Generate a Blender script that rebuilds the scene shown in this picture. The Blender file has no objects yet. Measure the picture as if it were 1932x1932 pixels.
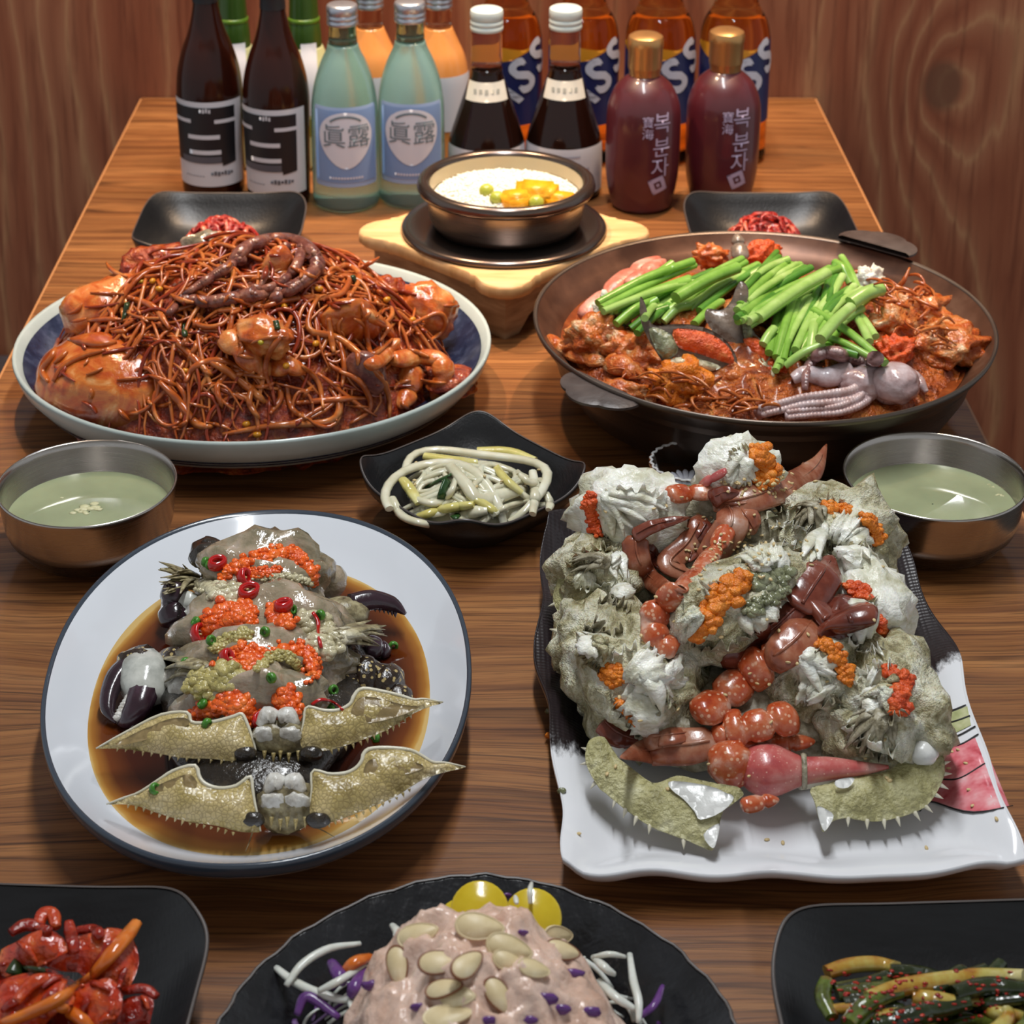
import bpy, bmesh, math, random
from mathutils import Vector, Matrix, noise
random.seed(7)
C = bpy.context.scene.collection
PI = math.pi
# ------------------------------------------------------------------ camera
F_PX, CX, CY, PITCH, CAM_H = 3800.0, 908.0, 313.0, math.radians(20.1), 0.698
cam = bpy.data.cameras.new('camera'); camo = bpy.data.objects.new('camera', cam); C.objects.link(camo)
camo.location = (0, 0, CAM_H); camo.rotation_euler = (math.radians(90) - PITCH, 0, 0)
cam.sensor_width = 36; cam.lens = 36 * F_PX / 1932
cam.shift_x = (966 - CX) / 1932; cam.shift_y = -(966 - CY) / 1932
cam.clip_start = .05; cam.clip_end = 50
cam.dof.use_dof = True; cam.dof.focus_distance = 1.19; cam.dof.aperture_fstop = 17
bpy.context.scene.camera = camo
# ------------------------------------------------------------------ world, lights, exposure
w = bpy.data.worlds.new('world'); bpy.context.scene.world = w; w.use_nodes = True
w.node_tree.nodes['Background'].inputs[0].default_value = (.92, .96, 1, 1)
w.node_tree.nodes['Background'].inputs[1].default_value = .33
def area(name, loc, sx, sy, power, col, aim=None):
    l = bpy.data.lights.new(name, 'AREA'); l.shape = 'RECTANGLE'; l.size = sx; l.size_y = sy
    l.energy = power; l.color = col
    o = bpy.data.objects.new(name, l); C.objects.link(o); o.location = loc
    if aim: o.rotation_euler = (Vector(aim) - Vector(loc)).to_track_quat('-Z', 'Y').to_euler()
    return o
area('ceiling_tube_over_table_offscreen', (.05, 1.42, 1.655), .09, 1.2, 19, (.95, .98, 1))
area('ceiling_tube_beyond_left_offscreen', (-.9, 4.06, 1.655), .34, .015, 1.2, (.95, .98, 1))
area('ceiling_tube_beyond_right_offscreen', (1.02, 4.06, 1.655), .34, .015, 1.2, (.95, .98, 1))
def spot(name, loc, power, col, aim, size=70):
    l = bpy.data.lights.new(name, 'SPOT'); l.energy = power; l.color = col; l.spot_size = math.radians(size); l.spot_blend = .6; l.shadow_soft_size = .03
    o = bpy.data.objects.new(name, l); C.objects.link(o); o.location = loc
    o.rotation_euler = (Vector(aim) - Vector(loc)).to_track_quat('-Z', 'Y').to_euler(); return o
spot('downlight_left_offscreen', (-.42, 1.95, 1.645), 85, (1, .68, .42), (-.26, 1.86, 0), 46)
spot('downlight_right_offscreen', (.46, 1.95, 1.645), 85, (1, .68, .42), (.29, 1.86, 0), 46)
vs = bpy.context.scene.view_settings
vs.view_transform = 'Standard'; vs.look = 'None'; vs.gamma = 1; vs.exposure = 0.45; vs.use_curve_mapping = False
bpy.context.scene.display_settings.display_device = 'sRGB'
# ------------------------------------------------------------------ placing helpers
CP, SP = math.cos(PITCH), math.sin(PITCH)
def ray(px, py):
    xn = (px - CX) / F_PX; yn = -(py - CY) / F_PX
    return Vector((xn, CP + yn * SP, -SP + yn * CP))
EYE = Vector((0, 0, CAM_H))
def P(px, py, z=0.0):
    d = ray(px, py); return EYE + d * ((z - CAM_H) / d.z)
def PY(px, py, Y):
    d = ray(px, py); return EYE + d * (Y / d.y)
def PN(px, py, a, n):
    d = ray(px, py); return EYE + d * ((Vector(a) - EYE).dot(n) / d.dot(n))
def hit(px, py, hf, lift=0.0, y0=.55, y1=2.1):
    d = ray(px, py); d = d / d.y; y = y0
    while y < y1:
        p = EYE + d * y
        if p.z < hf(p.x, p.y) + lift:
            a, b = y - .004, y
            for _ in range(12):
                m = (a + b) / 2; q = EYE + d * m
                if q.z < hf(q.x, q.y) + lift: b = m
                else: a = m
            return EYE + d * b
        y += .004
    return EYE + d * y1
def scale_at(Y, z):    # metres per pixel there
    return (Y * CP - (z - CAM_H) * SP) / F_PX
def nz(x, y, z, s=1.0): return noise.noise(Vector((x * s, y * s, z * s)))
def fbm(v, o=4): return noise.fractal(v, 1.0, 2.0, o)
def smooth(a, b, x):
    t = min(1, max(0, (x - a) / (b - a))); return t * t * (3 - 2 * t)
# ------------------------------------------------------------------ materials
def hx(h):
    h = h.lstrip('#'); r = []
    for i in (0, 2, 4):
        c = int(h[i:i+2], 16) / 255; r.append(c / 12.92 if c <= .04045 else ((c + .055) / 1.055) ** 2.4)
    return (r[0], r[1], r[2], 1)
class NT:
    def __init__(s, name):
        s.m = bpy.data.materials.new(name); s.m.use_nodes = True; s.t = s.m.node_tree; s.b = s.t.nodes['Principled BSDF']
        s.x = 0
    def n(s, ty, **k):
        nd = s.t.nodes.new(ty)
        for a, v in k.items(): setattr(nd, a, v)
        return nd
    def l(s, a, b): s.t.links.new(a, b)
    def set(s, **k):
        for a, v in k.items(): s.b.inputs[a.replace('_', ' ')].default_value = v
    def co(s, scale=(1, 1, 1), rot=(0, 0, 0), kind='Object', loc=(0, 0, 0)):
        tc = s.n('ShaderNodeTexCoord'); mp = s.n('ShaderNodeMapping'); mp.inputs['Scale'].default_value = scale
        mp.inputs['Rotation'].default_value = rot; mp.inputs['Location'].default_value = loc
        s.l(tc.outputs[kind], mp.inputs[0]); return mp.outputs[0]
    def noise(s, co, scale, detail=4, rough=.55, dist=0.0):
        q = s.n('ShaderNodeTexNoise'); q.inputs['Scale'].default_value = scale; q.inputs['Detail'].default_value = detail
        q.inputs['Roughness'].default_value = rough; q.inputs['Distortion'].default_value = dist; s.l(co, q.inputs['Vector']); return q.outputs['Fac']
    def vor(s, co, scale, feat='F1', rnd=1.0):
        q = s.n('ShaderNodeTexVoronoi'); q.feature = feat; q.inputs['Scale'].default_value = scale; q.inputs['Randomness'].default_value = rnd
        s.l(co, q.inputs['Vector']); return q.outputs['Distance']
    def ramp(s, fac, stops, interp='LINEAR'):
        r = s.n('ShaderNodeValToRGB'); e = r.color_ramp.elements; r.color_ramp.interpolation = interp
        while len(e) < len(stops): e.new(.5)
        for i, (p, c) in enumerate(stops): e[i].position = p; e[i].color = hx(c) if isinstance(c, str) else (c, c, c, 1)
        s.l(fac, r.inputs[0]); return r.outputs[0]
    def math(s, op, a, b=None):
        q = s.n('ShaderNodeMath'); q.operation = op
        for i, v in enumerate((a, b)):
            if v is None: continue
            if hasattr(v, 'is_linked'): s.l(v, q.inputs[i])
            else: q.inputs[i].default_value = v
        return q.outputs[0]
    def mix(s, f, a, b, mode='MIX'):
        q = s.n('ShaderNodeMix'); q.data_type = 'RGBA'; q.blend_type = mode
        for i, v in ((0, f), (6, a), (7, b)):
            if hasattr(v, 'is_linked'): s.l(v, q.inputs[i])
            elif isinstance(v, str): q.inputs[i].default_value = hx(v)
            else: q.inputs[i].default_value = v
        return q.outputs[2]
    def bump(s, h, strength=.3, dist=.001):
        b = s.n('ShaderNodeBump'); b.inputs['Strength'].default_value = strength; b.inputs['Distance'].default_value = dist
        s.l(h, b.inputs['Height']); s.l(b.outputs[0], s.b.inputs['Normal'])
    def col(s, c): s.l(c, s.b.inputs['Base Color'])
def plain(name, c, rough=.4, metal=0, **k):
    t = NT(name); t.set(Base_Color=hx(c), Roughness=rough, Metallic=metal, **k); return t.m
def food(name, stops, scale=90, rough=.35, bump=.5, bscale=None, dist=.002, detail=4, sss=0, coat=0, spots=None, warp=0.0, stretch=(1, 1, 1)):
    """mottled food: colour ramp over noise, finer noise relief, optional light spots"""
    t = NT(name); co = t.co(stretch); f = t.noise(co, scale, detail, .6, warp); c = t.ramp(f, stops)
    if spots:
        v = t.vor(co, spots[1]); c = t.mix(t.ramp(v, [(spots[2], 1.0), (spots[2] + .1, 0.0)]), c, spots[0])
    t.col(c); t.set(Roughness=rough, Specular_IOR_Level=.5)
    if sss:
        t.set(Subsurface_Weight=sss, Subsurface_Scale=.004); t.b.inputs['Subsurface Radius'].default_value = (1, .5, .3)
    if coat: t.set(Coat_Weight=coat, Coat_Roughness=.12)
    if bump: t.bump(t.noise(co, bscale or scale * 3, 3), bump, dist)
    return t.m
# ------------------------------------------------------------------ mesh helpers
class MB:
    def __init__(s): s.v = []; s.f = []
    def add(s, v, f):
        o = len(s.v); s.v += [Vector(p) for p in v]; s.f += [tuple(i + o for i in q) for q in f]; return s
    def grid(s, rows, wrap=False, flip=False):
        """rows of equal length -> quads"""
        o = len(s.v); n = len(rows[0])
        for r in rows: s.v += [Vector(p) for p in r]
        for i in range(len(rows) - 1):
            for j in range(n if wrap else n - 1):
                k = (j + 1) % n
                q = (o + i * n + j, o + i * n + k, o + (i + 1) * n + k, o + (i + 1) * n + j)
                s.f.append(q[::-1] if flip else q)
        return s
    def cap(s, idx): s.f.append(tuple(idx)); return s
    def box(s, x0, x1, y0, y1, z0, z1):
        v = [(x, y, z) for z in (z0, z1) for y in (y0, y1) for x in (x0, x1)]
        return s.add(v, [(0, 2, 3, 1), (4, 5, 7, 6), (0, 1, 5, 4), (2, 6, 7, 3), (0, 4, 6, 2), (1, 3, 7, 5)])
    def lathe(s, prof, c=(0, 0, 0), n=40, closed=True):
        rows = [[(c[0] + r * math.cos(2 * PI * k / n), c[1] + r * math.sin(2 * PI * k / n), c[2] + z) for k in range(n)] for r, z in prof]
        return s.grid(rows, True)
    def tube(s, pts, rad, n=8, flat=None, up=None, cap=True, lens=0.0):
        """pts list of Vectors, rad list/number, flat: list/number ratio of second axis"""
        N = len(pts); pts = [Vector(p) for p in pts]
        if not hasattr(rad, '__len__'): rad = [rad] * N
        if flat is None: flat = 1.0
        if not hasattr(flat, '__len__'): flat = [flat] * N
        u = None; rows = []
        for i in range(N):
            t = (pts[min(i + 1, N - 1)] - pts[max(i - 1, 0)])
            if t.length < 1e-9: t = Vector((0, 0, 1))
            t.normalize()
            if u is None:
                r = Vector(up) if up is not None else (Vector((0, 0, 1)) if abs(t.z) < .9 else Vector((1, 0, 0)))
                u = (r - t * r.dot(t)).normalized()
            else:
                u = (u - t * u.dot(t))
                u = u.normalized() if u.length > 1e-6 else t.orthogonal().normalized()
            b = t.cross(u)
            rows.append([pts[i] + b * (rad[i] * math.cos(2 * PI * k / n)) + u * (rad[i] * flat[i] * math.sin(2 * PI * k / n) * (abs(math.sin(2 * PI * k / n)) ** lens if lens else 1)) for k in range(n)])
        o = len(s.v); s.grid(rows, True)
        if cap:
            s.cap([o + k for k in range(n)][::-1]); s.cap([o + (N - 1) * n + k for k in range(n)])
        return s
    def blob(s, c, r, seed=0, amp=.2, fr=2.0, sub=3, oct=4, rot=None, fn=None):
        """noisy ellipsoid"""
        bm = ICO[sub]; off = Vector((seed * 13.7, seed * 7.3, seed * 3.1)); c = Vector(c)
        o = len(s.v)
        for p in bm[0]:
            d = 1 + amp * fbm(p * fr + off, oct)
            q = Vector((p.x * r[0] * d, p.y * r[1] * d, p.z * r[2] * d))
            if fn: q = fn(p, q)
            if rot is not None: q = rot @ q
            s.v.append(c + q)
        s.f += [tuple(i + o for i in f) for f in bm[1]]
        return s
    def build(s, name, mat, parent=None, o=None, smooth=True, sharp=None):
        """one mesh object; world-space verts. o = origin (else the base centre)"""
        if parent is not None: org = WL[parent.name]
        elif o is not None: org = Vector(o)
        else:
            n = max(1, len(s.v)); org = Vector((sum(p.x for p in s.v) / n, sum(p.y for p in s.v) / n, min(p.z for p in s.v)))
        me = bpy.data.meshes.new(name); me.from_pydata([p - org for p in s.v], [], s.f); me.validate(); me.update()
        if mat: me.materials.append(mat)
        me.polygons.foreach_set('use_smooth', [smooth] * len(me.polygons))
        if sharp: me.set_sharp_from_angle(angle=math.radians(sharp))
        ob = bpy.data.objects.new(name, me); C.objects.link(ob)
        if parent is not None: ob.parent = parent; WL[ob.name] = org
        else: ob.location = org; WL[ob.name] = org
        return ob
WL = {}    # world location by object name
ICO = {}
for sub in (1, 2, 3, 4, 5):
    b = bmesh.new(); bmesh.ops.create_icosphere(b, subdivisions=sub, radius=1)
    ICO[sub] = ([v.co.copy() for v in b.verts], [tuple(v.index for v in f.verts) for f in b.faces]); b.free()
def thing(name, label, cat, loc, group=None):
    o = bpy.data.objects.new(name, None); C.objects.link(o); o.location = loc; o.empty_display_size = .02
    WL[o.name] = Vector(loc); o['label'] = label; o['category'] = cat
    if group: o['group'] = group
    return o
def tag(o, label, cat, group=None, kind=None):
    o['label'] = label; o['category'] = cat
    if group: o['group'] = group
    if kind: o['kind'] = kind
    return o
def struct(o, label=None, cat=None):
    o['kind'] = 'structure'
    if label: o['label'] = label; o['category'] = cat
    return o
def spline(ctrl, n=24):
    """Catmull-Rom through the control points"""
    c = [Vector(p) for p in ctrl]; c = [c[0] * 2 - c[1]] + c + [c[-1] * 2 - c[-2]]; out = []
    m = len(c) - 3
    for i in range(n):
        t = i / (n - 1) * m; k = min(int(t), m - 1); t -= k
        a, b, d, e = c[k:k + 4]
        out.append(.5 * ((2 * b) + (d - a) * t + (2 * a - 5 * b + 4 * d - e) * t * t + (3 * b - a - 3 * d + e) * t ** 3))
    return out
def lerp_list(ctrl, n):
    m = len(ctrl) - 1; out = []
    for i in range(n):
        t = i / (n - 1) * m; k = min(int(t), m - 1); t -= k; out.append(ctrl[k] * (1 - t) + ctrl[k + 1] * t)
    return out
# flat shapes wrapped round a body of revolution -------------------------------
def text2d(s, size=1.0):
    cu = bpy.data.curves.new('t', 'FONT'); cu.body = s; cu.size = size; cu.align_x = 'CENTER'; cu.align_y = 'CENTER'; cu.resolution_u = 4
    ob = bpy.data.objects.new('t', cu); C.objects.link(ob); dg = bpy.context.evaluated_depsgraph_get(); dg.update()
    me = bpy.data.meshes.new_from_object(ob.evaluated_get(dg)); bpy.data.objects.remove(ob); bpy.data.curves.remove(cu)
    v = [p.co.copy() for p in me.vertices]; f = [tuple(p.vertices) for p in me.polygons]; bpy.data.meshes.remove(me); return v, f
def rot2(shape, a, dx=0, dy=0, s=1.0):
    v, f = shape; c, n = math.cos(a), math.sin(a)
    return [Vector(((p.x * c - p.y * n) * s + dx, (p.x * n + p.y * c) * s + dy, 0)) for p in v], f
def poly2(pts): return [Vector((x, y, 0)) for x, y in pts], [tuple(range(len(pts)))]
def rect2(x0, x1, y0, y1): return poly2([(x0, y0), (x1, y0), (x1, y1), (x0, y1)])
def wrap(shapes, rfun, c, a0, name, mat, parent, off=.0004, step=.004, zstep=.006):
    """wrap flat (u, z) shapes round the body; a0 = angle that faces u = 0"""
    bm = bmesh.new()
    for v, f in shapes:
        vs_ = [bm.verts.new(p) for p in v]
        for q in f:
            try: bm.faces.new([vs_[i] for i in q])
            except ValueError: pass
    xs = [p.co.x for p in bm.verts]; ys = [p.co.y for p in bm.verts]
    for lo, hi, st, nrm in ((min(xs), max(xs), step, (1, 0, 0)), (min(ys), max(ys), zstep, (0, 1, 0))):
        k = math.floor(lo / st) + 1
        while k * st < hi:
            g = bm.verts[:] + bm.edges[:] + bm.faces[:]
            bmesh.ops.bisect_plane(bm, geom=g, plane_co=Vector(nrm) * (k * st), plane_no=nrm); k += 1
    bmesh.ops.triangulate(bm, faces=bm.faces[:])
    bm.verts.index_update(); mb = MB()
    vv = []
    for p in bm.verts:
        r = rfun(p.co.y); a = a0 + p.co.x / max(r, .008); r += off
        vv.append((c[0] + r * math.cos(a), c[1] + r * math.sin(a), c[2] + p.co.y))
    mb.add(vv, [tuple(q.index for q in f.verts) for f in bm.faces]); bm.free()
    return mb.build(name, mat, parent)
# ================================================================== setting
def wood_table():
    t = NT('teak_laminate'); tc = t.n('ShaderNodeTexCoord')
    wn = t.n('ShaderNodeTexNoise'); wn.inputs['Scale'].default_value = 1.0; wn.inputs['Detail'].default_value = 2; t.l(t.co((3.2, 7, 1)), wn.inputs['Vector'])
    sub = t.n('ShaderNodeVectorMath', operation='SUBTRACT'); t.l(wn.outputs['Color'], sub.inputs[0]); sub.inputs[1].default_value = (.5, .5, .5)
    mul = t.n('ShaderNodeVectorMath', operation='MULTIPLY'); t.l(sub.outputs[0], mul.inputs[0]); mul.inputs[1].default_value = (0, .055, 0)
    add = t.n('ShaderNodeVectorMath', operation='ADD'); t.l(tc.outputs['Object'], add.inputs[0]); t.l(mul.outputs[0], add.inputs[1])
    def cw(sc, loc=(0, 0, 0)):
        mp = t.n('ShaderNodeMapping'); mp.inputs['Scale'].default_value = sc; mp.inputs['Location'].default_value = loc; t.l(add.outputs[0], mp.inputs[0]); return mp.outputs[0]
    n1 = t.noise(cw((.9, 22, 1)), 2.0, 4, .6)
    n2 = t.noise(cw((1.6, 95, 1)), 1.6, 4, .65)
    n3 = t.noise(cw((14, 600, 1)), 1.2, 3, .6)
    n4 = t.noise(cw((.6, 5.5, 1)), 2.0, 3, .5)
    c = t.ramp(n1, [(.3, '#5e3519'), (.44, '#805030'), (.56, '#99653c'), (.7, '#ae7a4c')])
    c = t.mix(.5, c, t.ramp(n2, [(.34, '#492812'), (.46, '#875529'), (.62, '#ab7540')]))
    c = t.mix(t.ramp(n4, [(.38, .4), (.62, 0.0)]), c, '#5f3a20')
    c = t.mix(t.ramp(n3, [(.38, .5), (.48, 0.0)]), c, '#3c1f0f')
    for sc, lo, wd, st in (((.7, 30, 1), (3, 1, 0), .012, .6), ((1.3, 62, 1), (7, 4, 0), .014, .45), ((.45, 12, 1), (1, 9, 0), .006, .75)):
        v = t.noise(cw(sc, lo), 1.3, 2, .4); line = t.math('ABSOLUTE', t.math('SUBTRACT', v, .5))
        c = t.mix(t.ramp(line, [(.0, st), (wd, 0.0)]), c, '#2e170b')
    t.col(c); t.set(Roughness=.36, Specular_IOR_Level=.45); t.bump(n3, .12, .0006); return t.m
def wood_wall():
    t = NT('walnut_panel'); tc = t.n('ShaderNodeTexCoord'); sx = t.n('ShaderNodeSeparateXYZ'); t.l(tc.outputs['Object'], sx.inputs[0])
    X, Z = sx.outputs[0], sx.outputs[2]
    nb = t.noise(t.co((3.2, 1, .9)), 1.6, 3, .5)
    nf = t.noise(t.co((60, 1, 3.5)), 2.0, 4, .6)
    def knot(x0, z0, sx_, sz_, k):
        dx = t.math('DIVIDE', t.math('SUBTRACT', X, x0), sx_); dz = t.math('DIVIDE', t.math('SUBTRACT', Z, z0), sz_)
        r2 = t.math('ADD', t.math('MULTIPLY', dx, dx), t.math('MULTIPLY', dz, dz))
        return t.math('MULTIPLY', t.math('DIVIDE', 1.0, t.math('ADD', 1.0, r2)), k)
    f = t.math('MULTIPLY', X, 13.0)
    f = t.math('ADD', f, t.math('MULTIPLY', nb, 3.4))
    f = t.math('ADD', f, knot(.512, .013, .05, .085, 3.0))
    f = t.math('ADD', f, knot(-.40, .06, .055, .30, 2.2))
    f = t.math('ADD', f, t.math('MULTIPLY', nf, .35))
    band = t.math('FRACT', t.math('MULTIPLY', f, 1.25))
    band = t.math('ABSOLUTE', t.math('SUBTRACT', t.math('MULTIPLY', band, 2.0), 1.0))
    c = t.ramp(band, [(0, '#6a3a26'), (.4, '#7a4a33'), (.8, '#8a5f45'), (1, '#a07d5a')])
    c = t.mix(.42, c, t.ramp(nb, [(.3, '#703c28'), (.5, '#8a5038'), (.7, '#936248')]))
    c = t.mix(t.ramp(nf, [(.36, .5), (.5, 0.0)]), c, '#5a2e1e')
    kd = knot(.512, .013, .022, .03, 1.0); c = t.mix(t.ramp(kd, [(.42, 0.0), (.62, .8)]), c, '#5a3c2c')
    t.col(c); t.set(Roughness=.55, Specular_IOR_Level=.3); t.bump(t.math('ADD', nf, t.math('MULTIPLY', band, .5)), .25, .0015); return t.m
M = {}
M['table'] = wood_table(); M['wall'] = wood_wall()
M['edge'] = plain('edge_band', '#b98152', .4)
M['floor'] = food('floor_tile', [(.3, '#3a332e'), (.7, '#4b433c')], 3, .5, .1)
M['bench'] = food('bench_vinyl', [(.3, '#2b2a30'), (.7, '#37353c')], 40, .5, .3, 300)
M['ceil'] = plain('ceiling_paint', '#d9d6cf', .9)
M['steelleg'] = plain('dark_steel', '#2b2724', .4, .9)
struct(MB().box(-2.2, 2.2, -1.2, 5, -.78, -.74).build('floor', M['floor'], smooth=False))
struct(MB().box(-2.2, 2.2, -1.2, 5, 1.7, 1.74).build('ceiling', M['ceil'], smooth=False))
wb = struct(MB().box(-1.6, 1.6, 2.1305, 2.17, -.74, .46).build('wall_back', M['wall'], o=(0, 2.13, 0), smooth=False))
# table
TB = thing('dining_table', 'long teak wood dining table carrying all the dishes', 'table', (0, 1.25, -.74))
TX0, TX1, TY0, TY1 = -.3785, .3720, .36, 2.128
MB().box(TX0 + .002, TX1 - .002, TY0 + .002, TY1 - .002, -.03, 0).build('table_top', M['table'], TB, smooth=False)
e = MB()
for (a, b, c_, d) in ((TX0, TX0 + .0021, TY0, TY1), (TX1 - .0021, TX1, TY0, TY1), (TX0, TX1, TY1 - .0021, TY1), (TX0, TX1, TY0, TY0 + .0021)):
    e.box(a, b, c_, d, -.0305, -.0003)
e.build('edge_band', M['edge'], TB, smooth=False)
for x in (TX0 + .06, TX1 - .06):
    for y in (TY0 + .08, TY1 - .08):
        MB().box(x - .025, x + .025, y - .025, y + .025, -.74, -.03).build('leg', M['steelleg'], TB, smooth=False)
# bench beside the table
bn = thing('bench', 'dark grey padded bench against the wood panel wall', 'bench', (-.85, 1.9, -.74))
def rbox(mb, x0, x1, y0, y1, z0, z1, r=.02, n=4):
    """box with rounded upper edges"""
    rows = []
    prof = [(0, z0)] + [(r - r * math.cos(PI / 2 * k / n), z1 - r + r * math.sin(PI / 2 * k / n)) for k in range(n + 1)]
    for ins, z in prof:
        rows.append([(x0 + ins, y0 + ins, z), (x1 - ins, y0 + ins, z), (x1 - ins, y1 - ins, z), (x0 + ins, y1 - ins, z)])
    o = len(mb.v); mb.grid(rows, True); mb.cap([o + 4 * (len(rows) - 1) + k for k in range(4)]); mb.cap([o + 3, o + 2, o + 1, o]); return mb
rbox(MB(), -1.4, -.40, 1.62, 2.125, -.40, -.305, .025).build('seat_cushion', M['bench'], bn, sharp=50)
MB().box(-1.38, -.42, 1.66, 2.12, -.74, -.40).build('bench_base', M['steelleg'], bn, smooth=False)
# ================================================================== bottles
def glass(name, c, rough=.03, ior=1.33, trans=1.0, dens=None):
    t = NT(name); t.set(Base_Color=hx(c), Roughness=rough, IOR=ior, Transmission_Weight=trans, Specular_IOR_Level=.5); return t.m
M['brown'] = plain('brown_bottle_glass', '#2a0f08', .14, Specular_IOR_Level=.35)
M['brownneck'] = plain('brown_neck_glass', '#32140b', .14)
M['black'] = plain('black_print', '#17171b', .5)
M['dgrey'] = plain('grey_print', '#54545c', .5)
M['paper'] = plain('label_paper', '#cfd0d6', .55)
M['teal'] = glass('teal_frosted_glass', '#b9e6dd', .2, 1.3, .75)
M['tealclear'] = glass('teal_clear_glass', '#8fae98', .05, 1.3, .9)
M['alu'] = plain('aluminium_cap', '#c3cad6', .32, .85)
M['lblue'] = plain('blue_label', '#7f9cc9', .5)
M['lblue2'] = plain('blue_label_edge', '#9db5da', .5)
M['lwhite'] = plain('white_label', '#dcdde6', .5)
M['ink'] = plain('ink', '#6d7d86', .6)
M['green'] = plain('green_cap_plastic', '#33501a', .3)
M['green2'] = plain('green_ring', '#557a22', .3)
M['pale'] = plain('pale_yellow_label', '#c3c490', .45)
M['olive'] = plain('olive_label', '#7f7f20', .45)
M['peach'] = food('peach_liquor', [(.3, '#d98a45'), (.7, '#e09a58')], 20, .18, 0)
M['clear'] = glass('clear_glass', '#e9c9b4', .03, 1.15, 1.0)
M['dark'] = plain('dark_wine_glass', '#1c0c07', .1, Specular_IOR_Level=.4)
M['smoke'] = glass('smoky_neck_glass', '#e2cfc8', .05, 1.1, .95)
M['capw'] = plain('white_cap_enamel', '#cfdbd8', .35)
M['cream'] = plain('cream_label', '#e4e1d4', .5)
M['beer'] = glass('amber_beer', '#f2ac52', .02, 1.25, 1.0)
M['beerh'] = glass('amber_bottle_glass', '#eeb878', .03, 1.12, 1.0)
M['navy'] = plain('navy_label', '#1d2556', .4)
M['gold'] = plain('gold_label', '#c8861c', .4)
M['letter'] = plain('letter_white', '#c9cbd8', .45)
M['bok'] = food('raspberry_wine_frosted', [(.3, '#4a151e'), (.7, '#5e1a26')], 12, .45, 0, coat=.6)
M['bokd'] = plain('raspberry_wine_print', '#b7a7c2', .5)
M['goldcap'] = plain('gold_cap', '#c99a62', .3, .75)
M['goldfade'] = plain('gold_print', '#9a5b42', .45)

def prof_px(px, Y, pts):
    out = []
    for py, hw in pts:
        z = PY(px, py, Y).z; out.append((hw * scale_at(Y, z), z))
    return out
def rfun_of(prof):
    s = sorted(prof, key=lambda q: q[1])
    def r(z):
        if z <= s[0][1]: return s[0][0]
        for (r0, z0), (r1, z1) in zip(s, s[1:]):
            if z0 <= z <= z1: return r0 + (r1 - r0) * ((z - z0) / max(1e-6, z1 - z0))
        return s[-1][0]
    return r
def dense(prof, n=4):
    """smooth the silhouette"""
    p = [Vector((r, z, 0)) for r, z in prof]
    return [(max(q.x, .0005), q.y) for q in spline(p, (len(p) - 1) * n + 1)]
def solid(mb, prof, c, n=40):
    """closed lathe: prof from bottom to top"""
    p = [(0.0005, prof[0][1])] + prof + [(.0005, prof[-1][1])]
    return mb.lathe(p[::-1] if False else p, c, n)
def cap_prof(r, z0, z1, rings=2):
    p = [(r * .96, z0), (r, z0 + .001)]
    h = z1 - z0
    for k in range(rings):
        a = z0 + h * (.25 + .25 * k); p += [(r, a - .0012), (r * .94, a), (r, a + .0012)]
    p += [(r, z1 - .003), (r * .96, z1 - .001), (r * .86, z1)]
    return p
class B: pass
def base_prof(prof):
    """close down to the table"""
    r = prof[0][0]; return [(r * .86, 0.0), (r * .97, .003), (r, .008)] + [q for q in prof if q[1] > .012]
def camang(c, turn=0): return math.atan2(-c[1], -c[0]) + math.radians(turn)

def brown_bottle(px, Y, label, turn):
    prof = dense(base_prof(prof_px(395, 1.83, [(372, 58), (340, 58.5), (260, 60), (185, 62.5), (150, 61), (124, 57), (93, 48.5), (62, 36), (30, 27.5), (0, 23), (-60, 20.5)])))
    c = (PY(px, 330, Y).x, Y, 0); T = thing('liquor_bottle', label, 'bottle', c, 'dark brown bottles with black and white labels'); rf = rfun_of(prof)
    solid(MB(), prof, c).build('glass_body', M['brown'], T)
    zt = prof[-1][1]; z0 = PY(395, 4, 1.83).z
    solid(MB(), [(rf(z0) + .0006, z0), (rf((z0 + zt) / 2) + .0006, (z0 + zt) / 2), (.0155, zt), (.0155, zt + .025), (.0145, zt + .027)], c).build('capsule', M['black'], T, sharp=50)
    a0 = camang(c, turn); z = lambda py: PY(395, py, 1.80).z
    hw = .0415; W = rf(z(260))
    lb = wrap([rect2(-.060, hw, z(356), z(196))], rf, c, a0, 'label', M['paper'], T)
    wrap([poly2([(-.060, z(312)), (.0155, z(312)), (.0155, z(318)), (.030, z(313)), (.031, z(206)), (-.060, z(206))])], rf, c, a0, 'label_artwork', M['black'], lb, .0008)
    sh = []
    for py, x0, x1 in ((262, -.017, .014), (291, -.016, .0145)): sh.append(rect2(x0, x1, z(py + 4), z(py - 4)))
    sh.append(rect2(.0095, .031, z(236), z(229))); sh.append(rect2(-.036, -.013, z(236), z(229)))
    sh += [rect2(-.004 + .0028 * k, -.0022 + .0028 * k, z(215 + (k % 2)), z(209 - (k % 3))) for k in range(4)]
    wrap(sh, rf, c, a0, 'label_strokes', M['paper'], lb, .0012)
    sh = [rect2(-.026, .0145, z(311), z(299))]
    wrap(sh, rf, c, a0, 'label_grey_band', M['dgrey'], lb, .0012)
    sh = [rect2(.004 + .0032 * k, .0064 + .0032 * k, z(334 + (k * 7) % 3), z(329 - (k * 5) % 3)) for k in range(7)] + [rect2(-.022 + .003 * k, -.0202 + .003 * k, z(337), z(335.5)) for k in range(7)]
    wrap(sh, rf, c, a0, 'label_small_print', M['dgrey'], lb, .0008)
brown_bottle(403, 1.835, 'dark brown liquor bottle beside the bare table corner, black and white label', -12)
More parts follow.
